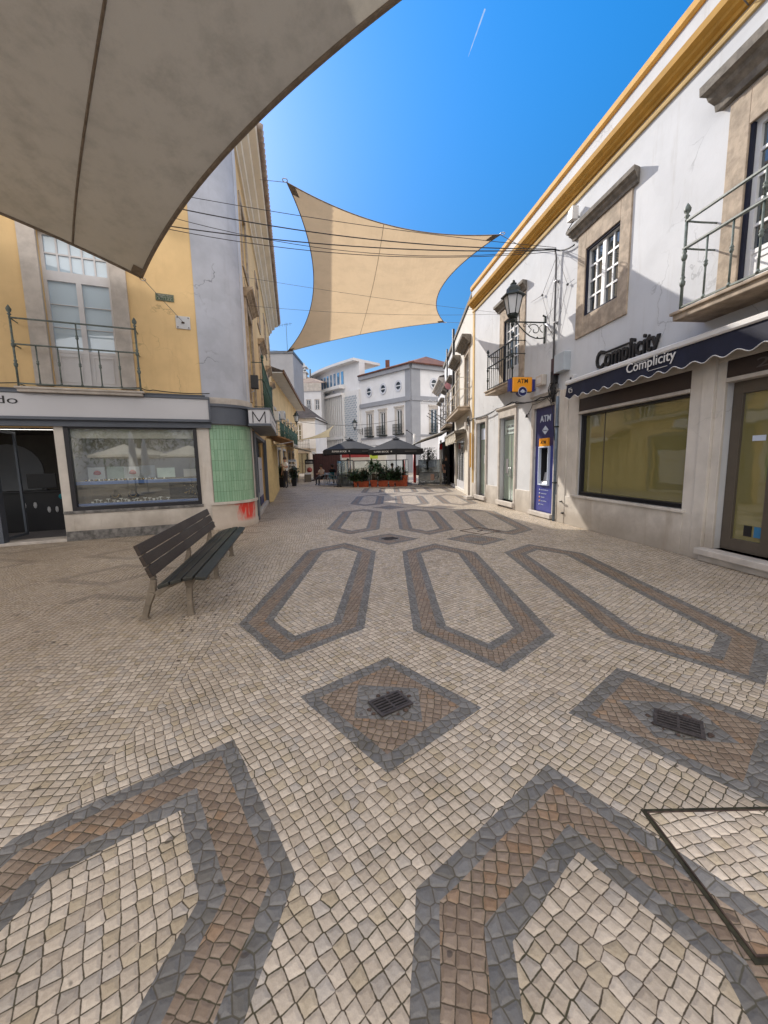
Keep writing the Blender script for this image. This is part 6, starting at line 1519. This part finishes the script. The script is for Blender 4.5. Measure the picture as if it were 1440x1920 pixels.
screen((-2.75, 24.0, 0), 0, .95, 1.62, 'leftmost clear windbreak with a white strip on its post', 1)
screen((-1.78, 23.95, 0), 0, 3.0, 1.58, 'wide clear windbreak behind the row of orange planters', 3)
screen((1.22, 23.9, 0), R_(80), 2.6, 1.60, 'windbreak closing the right side of the planter row', 2)
screen((-2.8, 24.0, 0), R_(80), 2.6, 1.60, 'windbreak running back at the left end of the terrace', 2)
screen((2.18, 24.4, 0), R_(-4), 1.9, 1.55, 'printed dark windbreak under the black awning on the right', 1, True)
m = MB(); 

def leaf_blade(m, base, d, L_, w_, droop, n=5):
    base = Vector(base); d = Vector(d).normalized(); s = d.cross(Vector((0, 0, 1))); s = s.normalized() if s.length > .05 else Vector((1, 0, 0))
    vs = []
    for i in range(n+1):
        t = i/n; p = base+d*L_*t+Vector((0, 0, -droop*L_*t*t)); ww = w_*math.sin(PI*(.12+.86*t))**.8
        vs += [p-s*ww, p+s*ww]
    m.add(vs, [(2*i, 2*i+1, 2*i+3, 2*i+2) for i in range(n)], True)
def plant(root_loc, label, h, kind, seed, planter):
    """planter box is its own thing; the plant stands in it"""
    o = thing('potted_plant', label, 'plant', root_loc, seed*1.7, None)
    r = random.Random(seed); m = MB(); s = MB()
    if kind == 'dracaena':
        for k in range(7):
            x, y = r.uniform(-.16, .16), r.uniform(-.1, .1); hh = h*r.uniform(.55, .85); tip = (x*2.2, y*2.2, hh); s.tube([(x, y, 0), tip], .022, 5)
            for q in range(34):
                a = r.uniform(0, 2*PI); el = r.uniform(-.1, 1.4); leaf_blade(m, (tip[0], tip[1], tip[2]+r.uniform(-.25, .05)), (math.cos(a)*math.cos(el), math.sin(a)*math.cos(el), math.sin(el)), r.uniform(.40, .65), .028, .55)
    else:
        for k in range(26):
            a = r.uniform(0, 2*PI); rr = r.uniform(0, .30); x, y = rr*math.cos(a), rr*math.sin(a); hh = h*r.uniform(.6, 1.0); tip = Vector((x*1.5, y*1.5, hh)); s.tube([(x, y, 0), tip], .008, 4)
            for q in range(20):
                t = r.uniform(.08, 1.0); b = Vector((x, y, 0)).lerp(tip, t); aa = r.uniform(0, 2*PI); el = r.uniform(-.2, .9)
                leaf_blade(m, b, (math.cos(aa)*math.cos(el), math.sin(aa)*math.cos(el), math.sin(el)), r.uniform(.16, .30), r.uniform(.022, .040), .4, 3)
    m.build('leaves', 'leaf' if seed % 2 else 'leaf_dark', o); s.build('stems', 'bark', o); return o
specs = [(-1.72, .32, .36, 'small square orange planter at the left end of the row', .8, 'bush'), (-1.12, .72, .38, 'long orange planter second from the left', .75, 'bush'), (-.42, .46, .44, 'tapered orange planter under the tallest plant', 1.25, 'dracaena'),
         (.13, .68, .38, 'long orange planter in the middle of the row', .95, 'bush'), (.66, .42, .36, 'short orange planter right of the middle', .75, 'bush'), (1.10 - .0, .42, .40, 'orange planter second from the right end', .80, 'bush')]
specs = [(-1.66, .22, .34, 'small square orange planter at the left end of the row', .8, 'bush'), (-1.18, .64, .36, 'long orange planter second from the left', .80, 'bush'), (-.56, .42, .40, 'tapered orange planter under the tallest plant', 1.30, 'dracaena'),
         (-.02, .60, .36, 'long orange planter in the middle of the row', 1.0, 'bush'), (.50, .36, .36, 'short orange planter right of the middle', .75, 'bush'), (.97, .52, .36, 'orange planter second from the right end', .85, 'bush')]
for k, (x, w_, h_, lab, ph, kind) in enumerate(specs):
    q = thing('planter', lab, 'planter', (x, 23.55, 0), 0, 'orange planters in front of the terrace')
    m = MB(); w2 = w_/2; b_ = .04
    m.hexa([(-w2+b_, -.18, 0), (w2-b_, -.18, 0), (w2-b_, .18, 0), (-w2+b_, .18, 0), (-w2, -.22, h_-.05), (w2, -.22, h_-.05), (w2, .22, h_-.05), (-w2, .22, h_-.05)])
    m.box(-w2-.015, w2+.015, -.235, .235, h_-.05, h_); m.build('box', 'terracotta', q, .008)
    MB().box(-w2+.02, w2-.02, -.2, .2, h_-.002, h_+.006).build('soil', 'soil', q)
    plant((x, 23.55, h_), ('low leafy plant in the leftmost orange planter', 'dense dark plant in the second orange planter', 'tall strappy leaved plant rising above the windbreak', 'spreading plant in the middle orange planter', 'short plant right of the middle of the planter row', 'bushy plant near the right end of the planter row')[k], ph, kind, 3+k, q)
q = thing('planter', 'tall narrow orange planter closing the right end of the row', 'planter', (1.30, 23.45, 0), 0, 'orange planters in front of the terrace')
m = MB(); m.hexa([(-.12, -.14, 0), (.12, -.14, 0), (.12, .14, 0), (-.12, .14, 0), (-.15, -.17, .60), (.15, -.17, .60), (.15, .17, .60), (-.15, .17, .60)]); m.box(-.165, .165, -.185, .185, .60, .65); m.build('box', 'terracotta', q, .008)
for k, (x, y, hh, w_) in enumerate(((-5.9, 26.0, .5, .32), (-6.45, 25.0, .62, .34))):
    q = thing('planter', ('dark', 'nearer dark')[k]+' tall pot standing by the left hand shops', 'planter', (x, y, 0)); m = MB(); m.hexa([(-w_/2+.04, -w_/2+.04, 0), (w_/2-.04, -w_/2+.04, 0), (w_/2-.04, w_/2-.04, 0), (-w_/2+.04, w_/2-.04, 0), (-w_/2, -w_/2, hh), (w_/2, -w_/2, hh), (w_/2, w_/2, hh), (-w_/2, w_/2, hh)]); m.build('pot', 'velvet', q, .01)
    plant((x, y, hh), ('thin leafy shrub in the dark pot by the rack', 'thin leafy shrub in the nearer dark pot on the left')[k], .9, 'bush', 20+k, q)
plant((3.15, 26.3, .0), 'dark climbing shrub growing under the black awning', 2.3, 'bush', 31, None)
q = thing('climbing_shrub', 'dense dark shrub mass behind the printed windbreak', 'shrub', (2.95, 26.2, 0)); m = MB(); r = random.Random(9)
for k in range(900):
    a = r.uniform(0, 2*PI); rr = .55*r.random()**.5; z = r.uniform(.4, 2.35); b = Vector((rr*math.cos(a), rr*math.sin(a), z)); aa = r.uniform(0, 2*PI)
    leaf_blade(m, b, (math.cos(aa), math.sin(aa), r.uniform(-.5, .5)), .13, .035, .3, 2)
m.build('leaves', 'leaf_dark', q); m = MB(); m.tube([(0, 0, 0), (.05, 0, 2.2)], .05, 6); m.build('stems', 'bark', q)

# chairs and tables
def make_chair():
    o = thing('cafe_chair', 'metal cafe chair', 'chair', (0, 0, 0), 0, 'metal chairs on the cafe terrace')
    m = MB()
    for x in (-.2, .2):
        m.tube([(x, -.2, 0), (x*.95, -.18, .44)], .013, 5); m.tube([(x, .24, 0), (x*.95, .18, .44), (x*.95, .24, .82)], .013, 5)
        m.tube([(x*1.1, -.18, .44), (x*1.15, -.16, .64), (x*1.1, .2, .66)], .012, 5)
    m.build('frame', 'steel', o)
    m = MB(); 
    for k in range(6): m.box(-.2, .2, -.2+k*.066, -.155+k*.066, .44, .455)
    m.build('seat', 'teal', o)
    m = MB()
    for k in range(4): m.box(-.19, .19, .20+.012*k, .215+.012*k, .52+k*.08, .57+k*.08)
    m.build('backrest', 'teal', o); return o
ch = make_chair(); ch.location = (-3.3, 25.6, 0); ch.rotation_euler = (0, 0, R_(70)); ch['label'] = 'metal cafe chair nearest the left windbreak'
spots = [(-4.15, 26.5, -60, 'metal cafe chair left of the first round table'), (-3.5, 27.3, 170, 'metal cafe chair behind the first round table'), (-4.5, 28.6, -90, 'metal cafe chair at the far left table'), (-3.4, 29.2, 100, 'metal cafe chair at the far table beside the red boards'),
         (-1.2, 26.4, 20, 'metal cafe chair under the left parasol'), (-.2, 27.2, -140, 'metal cafe chair seen between the two parasols'), (.6, 26.2, 90, 'metal cafe chair under the right parasol'), (-2.0, 26.9, 0, 'metal cafe chair facing the left parasol pole')]
for x, y, a, lab in spots: clone(ch, (x, y, 0), R_(a), lab)
def table(x, y, lab, clone_of=None):
    if clone_of: return clone(clone_of, (x, y, 0), 0, lab)
    o = thing('cafe_table', lab, 'table', (x, y, 0), 0, 'small round tables on the cafe terrace')
    m = MB(); m.lathe([(.34, .71), (.35, .72), (.35, .735), (.3, .74)], (0, 0, 0), 18); m.build('tabletop', 'fascia_silver', o)
    m = MB(); m.tube([(0, 0, .03), (0, 0, .71)], .03, 7); m.lathe([(.24, 0), (.2, .02), (.03, .04)], (0, 0, 0), 14); m.build('pedestal', 'steel', o); return o
tb = table(-3.75, 26.3, 'round metal cafe table left of the windbreak'); table(-3.9, 28.7, 'round cafe table farthest back by the red boards', tb); table(-.9, 27.0, 'round cafe table behind the orange planters', tb); table(.8, 27.0, 'round cafe table under the right parasol', tb)

# display rack, menu boards, dark red boards, low counters
o = thing('display_rack', 'tall wire postcard rack with shelves of goods on the left side', 'rack', (-6.62, 28.8, 0), R_(8))
m = MB(); 
for x in (-.28, .28):
    for y in (-.15, .15): m.tube([(x, y, 0), (x, y, 1.75)], .014, 5)
m.build('frame', 'steel', o)
for k in range(6):
    z = .30+k*.26; s_ = MB().box(-.28, .28, -.15, .15, z, z+.02).build('shelf', 'white_box', o)
    m = MB(); r = random.Random(k)
    for j in range(5): a = -.25+j*.105; m.box(a, a+.085, -.13, .1, z+.02, z+.02+r.uniform(.06, .17))
    m.build('goods', ('pale_stone', 'grey_paint', 'awning_brown', 'stripe_cream')[k % 4], s_)
o = thing('menu_board', 'black framed standing board with round red picture and white lettering', 'sign', (-6.15, 33.0, 0), R_(4))
m = MB(); m.frame(-.36, .36, .05, 1.78, .05, -.03, .03); m.box(-.36, .36, -.03, .02, 1.40, 1.78); m.box(-.42, .42, -.2, .2, 0, .05); m.build('frame', 'black_frame', o)
bd = MB().box(-.31, .31, -.025, .01, .34, 1.38).build('poster', 'stripe_cream', o)
m = MB(); m.lathe([(.22, 0), (.22, .008)], (0, 0, 0), 18); m.v = [(a, -.03-c, b+.92) for a, b, c in m.v]; m.build('printed_disc', mat('brick red print', (.33, .07, .06), .6), bd)
t_ = text('lettering', '(CAFÉ)', -.28, .28, 1.50, 1.66, .034, 'white_trim', o, .003)
for v in t_.data.vertices: v.co.y = -v.co.y
m = MB(); m.box(-.26, -.05, -.034, -.030, .12, .28); m.box(.05, .27, -.034, -.030, .12, .28); m.build('white_print', 'poster', o)
o = thing('red_boarding', 'dark red slatted boards beside the cafe terrace', 'boarding', (-4.6, 35.0, 0), 0)
m = MB()
for k in range(11): m.box(-1.6+k*.22, -1.4+k*.22, -.03, .03, 0, 2.3)
m.box(-1.6, .85, .03, .06, 0, 2.3); m.build('boards', 'dark_red', o)
o = thing('kiosk_counter', 'cafe counter with red and lime panels behind the left parasol', 'counter', (-1.8, 36.0, 0), 0)
MB().box(-1.9, 2.2, -.3, .3, 0, 1.1).build('body', 'stripe_cream', o, .02); MB().box(-1.9, .6, -.34, -.31, 1.9, 2.25).build('red_header', mat('dull red header', (.28, .03, .03), .6), o); MB().box(.65, 1.35, -.34, -.31, 1.75, 2.15).build('lime_panel', 'lime', o)
for x in (-1.85, .6, 2.15): MB().box(x-.04, x+.04, -.3, -.22, 0, 2.3).build('post', 'white_trim', o)
MB().box(-1.9, 2.2, .25, .3, 1.1, 2.5).build('back_panel', 'cream_plaster', o)
for k, (x, y) in enumerate(((-6.9, 30.6), (-6.0, 31.3))):
    o = thing('goods_crate', ('striped', 'second')[k]+' low stand with goods behind the wire rack', 'stand', (x, y, 0), .3*k); MB().box(-.25, .25, -.2, .2, 0, .6).build('box', 'bronze_frame', o, .01); MB().box(-.22, .22, -.18, .18, .6, .72).build('goods', 'poster', o)
o = thing('bench_block', 'long white topped low bench in sunlight at the street end', 'bench', (-5.4, 38.5, 0)); MB().box(-1.3, 1.6, -.3, .3, .0, .45).build('base', 'grey_paint', o); MB().box(-1.4, 1.7, -.35, .35, .45, .55).build('top', 'white_trim', o)
o = thing('street_bin', 'dark waste bin on the sunny strip between the parasols and the awning', 'bin', (3.7, 41, 0)); m = MB(); m.lathe([(.3, 0), (.34, .9), (.36, 1.0), (.1, 1.05)], (0, 0, 0), 12); m.build('body', 'cable', o)

# =================================================================== PEOPLE
def person(label, loc, rz, joints, mats, hair='hair', split=(.50, .92, 1.42), sc_=1.0, cat='person'):
    """joints: dict of (x,y,z,r); skeleton edges grown with a skin modifier into one surface"""
    o = thing('person', label, cat, loc, rz)
    names = list(joints); V = [joints[k][:3] for k in names]; ix = {k: i for i, k in enumerate(names)}
    E_ = [('pelvis', 'waist'), ('waist', 'chest'), ('chest', 'neck'), ('neck', 'head'), ('head', 'crown')]
    for s in 'LR':
        E_ += [('chest', 'sh'+s), ('sh'+s, 'el'+s), ('el'+s, 'wr'+s), ('wr'+s, 'ha'+s), ('pelvis', 'hip'+s), ('hip'+s, 'kn'+s), ('kn'+s, 'an'+s), ('an'+s, 'to'+s)]
    me = bpy.data.meshes.new('body'); me.from_pydata(V, [(ix[a], ix[b]) for a, b in E_], []); b = bpy.data.objects.new('body', me); COL.objects.link(b)
    md = b.modifiers.new('skin', 'SKIN'); md.use_smooth_shade = True
    for i, k in enumerate(names):
        r = joints[k][3]; sv = me.skin_vertices[0].data[i]; sv.radius = r if isinstance(r, tuple) else (r, r); sv.use_root = (k == 'pelvis')
    sb = b.modifiers.new('sub', 'SUBSURF'); sb.levels = sb.render_levels = 1
    dg = bpy.context.evaluated_depsgraph_get(); nm = bpy.data.meshes.new_from_object(b.evaluated_get(dg)); bpy.data.objects.remove(b)
    for mt in mats: nm.materials.append(M[mt])      # shoes/trousers, shirt, skin
    hz = joints['head'][2]; zn = joints['neck'][2]; zw = joints['waist'][2]-.06
    arms = [Vector(joints['wr'+s][:3]) for s in 'LR']+[Vector(joints['ha'+s][:3]) for s in 'LR']+[Vector(joints['el'+s][:3]) for s in 'LR']
    for p in nm.polygons:
        c = p.center; p.use_smooth = True
        if c.z > zn-.01: p.material_index = 2
        elif min((c-a).length for a in arms) < .13 and min(abs((c-Vector(joints[k][:3])).length) for k in ('pelvis', 'waist', 'chest')) > .15: p.material_index = 2
        elif c.z < zw: p.material_index = 0
        else: p.material_index = 1
    bo = bpy.data.objects.new('body', nm); COL.objects.link(bo); bo.parent = o
    h = Vector(joints['head'][:3]); cr_ = Vector(joints['crown'][:3]); m = MB()
    m.ball(tuple(h.lerp(cr_, .62)+Vector((0, .018, .012))), .112, .92, 1.0, .98, 12, 8); m.build('hair', hair, o)
    m = MB(); m.ball(tuple(h+Vector((0, -.115, -.005))), .016, .8, 1, 1.3, 6, 4)
    for s in (-1, 1): m.ball(tuple(h+Vector((s*.092, .0, 0))), .02, .5, .8, 1.4, 6, 4)
    m.build('nose_and_ears', 'skin', o)
    m = MB()
    for s in (-1, 1): m.ball(tuple(h+Vector((s*.035, -.098, .03))), .009, 1, .6, .8, 6, 4)
    m.build('eyes', 'black_paint', o)
    # fingers
    m = MB()
    for s in 'LR':
        ha = Vector(joints['ha'+s][:3]); d = (ha-Vector(joints['wr'+s][:3])).normalized(); sd_ = d.cross(Vector((0, 1, 0))); sd_ = sd_.normalized() if sd_.length > .1 else Vector((1, 0, 0))
        for k, ln in enumerate((.055, .066, .070, .062, .05)):
            q = ha+sd_*(k-2)*.014; m.tube([q, q+d*ln*.6, q+d*ln+Vector((0, -.012, 0))], [.009, .008, .006], 5)
    m.build('fingers', 'skin', o); o.scale = (sc_,)*3
    return o
def standing(dx=0, armL=None, armR=None):
    j = dict(pelvis=(0, 0, .95, (.14, .11)), waist=(0, 0, 1.10, (.135, .10)), chest=(0, 0, 1.34, (.16, .115)), neck=(0, .0, 1.50, .052), head=(0, -.015, 1.62, (.082, .098)), crown=(0, -.01, 1.72, (.07, .08)))
    for s, k in (('L', -1), ('R', 1)):
        j['sh'+s] = (k*.19, 0, 1.40, .062); j['el'+s] = (k*.24, .02, 1.12, .044); j['wr'+s] = (k*.24, -.05, .88, .030); j['ha'+s] = (k*.24, -.07, .80, (.035, .022))
        j['hip'+s] = (k*.09, 0, .88, .092); j['kn'+s] = (k*.10, -.01, .48, .060); j['an'+s] = (k*.10, .02, .08, .040); j['to'+s] = (k*.11, -.14, .04, (.035, .03))
    return j
j = standing(); j['elR'] = (.26, -.10, 1.16, .044); j['wrR'] = (.12, -.24, 1.26, .030); j['haR'] = (.06, -.26, 1.33, (.035, .022))
person('person in a loose white shirt standing by the cream shutters, hand raised', (-5.95, 24.0, 0), R_(-35), j, ('trousers', 'shirt_white', 'skin'), sc_=1.06)
j = standing(); j['wrR'] = (.20, -.22, 1.10, .030); j['haR'] = (.18, -.30, 1.12, (.035, .022))
person('person in dark clothes standing beside the printed windbreak on the right', (3.85, 24.0, 0), R_(20), j, ('trousers', 'shirt_dark', 'skin'))
def seated():
    j = dict(pelvis=(0, .05, .52, (.15, .13)), waist=(0, .06, .68, (.14, .11)), chest=(0, .03, .92, (.16, .12)), neck=(0, .0, 1.08, .052), head=(0, -.03, 1.20, (.082, .098)), crown=(0, -.02, 1.30, (.07, .08)))
    for s, k in (('L', -1), ('R', 1)):
        j['sh'+s] = (k*.19, .02, .98, .062); j['el'+s] = (k*.24, -.06, .74, .044); j['wr'+s] = (k*.16, -.28, .74, .030); j['ha'+s] = (k*.13, -.36, .75, (.035, .022))
        j['hip'+s] = (k*.10, -.02, .50, .092); j['kn'+s] = (k*.12, -.42, .50, .062); j['an'+s] = (k*.12, -.42, .09, .040); j['to'+s] = (k*.12, -.56, .04, (.035, .03))
    return j
person('person in a pale top seated at the terrace left of the windbreak', (-4.15, 26.5, 0), R_(-30), seated(), ('trousers', 'shirt_pink', 'skin'))
person('person in dark top seated with back towards the red boards', (-3.5, 27.3, 0), R_(170), seated(), ('trousers', 'shirt_dark', 'skin'))
person('person in a dark top seated under the right parasol', (.6, 26.2, 0), R_(100), seated(), ('trousers', 'shirt_dark', 'skin'))
person('person seated behind the tall strappy plant', (-.2, 27.2, 0), R_(-160), seated(), ('trousers', 'shirt_dark', 'skin'))
person('person in a light top standing behind the left end of the windbreak', (-2.7, 30.5, 0), R_(10), standing(), ('trousers', 'shirt_pink', 'skin'))

# =================================================================== THE SQUARE BEHIND THE CAMERA (seen in the shop glass)
def closed_parasol(x, y, h, lab):
    o = thing('closed_parasol', lab, 'parasol', (x, y, 0), 0, 'closed white parasols in the square'); m = MB(); m.tube([(0, 0, 0), (0, 0, h)], .03, 6); m.build('pole', 'steel', o)
    m = MB(); m.lathe([(.20, 1.0), (.24, 1.15), (.20, 1.7), (.17, 2.2), (.09, h-.2), (.02, h)], (0, 0, 0), 9, True); m.build('folded_canopy', 'white_trim', o); m = MB(); m.lathe([(.35, 0), (.35, .08), (.05, .1)], (0, 0, 0), 12); m.build('base', 'grey_paint', o)
closed_parasol(-2.2, -5.0, 3.3, 'taller closed white parasol reflected in the display window'); closed_parasol(-1.35, -6.2, 3.0, 'shorter closed white parasol reflected in the display window')
def open_parasol(x, y, lab):
    o = thing('open_parasol', lab, 'parasol', (x, y, 0), .3, 'open pale parasols in the square'); m = MB(); m.tube([(0, 0, 0), (0, 0, 2.9)], .03, 6); m.build('pole', 'steel', o)
    m = MB(); m.lathe([(2.0, 2.1), (2.0, 2.25), (1.0, 2.6), (.05, 2.95)], (0, 0, 0), 8, False); m.build('canopy', 'stripe_cream', o)
for k, (x, y) in enumerate(((-1.0, -12), (3.2, -12.5), (1.2, -16), (-5.2, -15))): open_parasol(x, y, ('nearest', 'right hand', 'farthest', 'left hand')[k]+' open pale parasol in the square behind the viewer')
def tree(x, y, h, r0, lab, seed):
    o = thing('square_tree', lab, 'tree', (x, y, 0), 0, 'trees in the square'); r = random.Random(seed); m = MB(); m.tube([(0, 0, 0), (.1, .05, h*.35), (.0, .1, h*.6)], [.24, .17, .10], 8)
    for k in range(6):
        a = k*1.05; m.tube([(.05, .05, h*(.35+.04*k)), (r0*.6*math.cos(a), r0*.6*math.sin(a), h*(.62+.04*k))], [.09, .03], 5)
    m.build('trunk', 'bark', o); m = MB()
    cl = [(r0*r.uniform(.2, .85), r.uniform(0, 2*PI), r.uniform(.5, 1.0)) for _ in range(16)]
    for c, a, z in cl+[(r0*r.uniform(.1, .9), r.uniform(0, 2*PI), r.uniform(.25, .55)) for _ in range(12)]:
        cx, cy, cz = c*math.cos(a), c*math.sin(a), h*z
        for q in range(200):
            v = Vector((r.gauss(0, 1), r.gauss(0, 1), r.gauss(0, .7))).normalized()*r0*.42*r.random()**.4; s = r.uniform(.18, .32); b = Vector((cx, cy, cz))+v; aa = r.uniform(0, 2*PI)
            leaf_blade(m, b, (math.cos(aa), math.sin(aa), r.uniform(-.7, .4)), s*1.5, s*.5, .3, 1)
    m.build('crown', 'leaf', o)
tree(-6.5, -18, 8, 4.2, 'broad dark tree in the square behind the viewer, left', 1); tree(1.5, -19, 8.5, 4.4, 'broad dark tree in the square behind the viewer, middle', 2); tree(9, -18, 8, 4.2, 'broad dark tree in the square behind the viewer, right', 3)
o = block('pale_building', 'pale building closing the square behind the viewer', -8, -44, 0, 70, 10, 9, 'grey_paint')
o = thing('parked_van', 'white van parked in the square behind the viewer', 'van', (-7.5, -12, 0), R_(70))
m = MB(); m.hexa([(-2.4, -.95, .35), (2.4, -.95, .35), (2.4, .95, .35), (-2.4, .95, .35), (-2.35, -.85, 2.2), (1.3, -.85, 2.2), (1.3, .85, 2.2), (-2.35, .85, 2.2)]); m.build('body', 'van_white', o, .06)
for x in (-1.6, 1.6):
    for y in (-.9, .9):
        m = MB(); m.lathe([(.34, -.1), (.34, .1), (.1, .11)], (0, 0, 0), 14); m.v = [(a+x, c+y, b+.34) for a, b, c in m.v]; m.build('wheel', 'cable', o)
m = MB(); m.box(.2, 1.5, -.92, .92, 1.3, 1.9); m.build('window', 'window_glass', o)

# remove stray helper data
for o_ in list(bpy.data.objects):
    if o_.type == 'MESH' and len(o_.data.vertices) == 0: bpy.data.objects.remove(o_)
sc.cycles.max_bounces = 8; sc.cycles.transparent_max_bounces = 12; sc.cycles.caustics_reflective = False; sc.cycles.caustics_refractive = False
sc.cycles.use_denoising = True
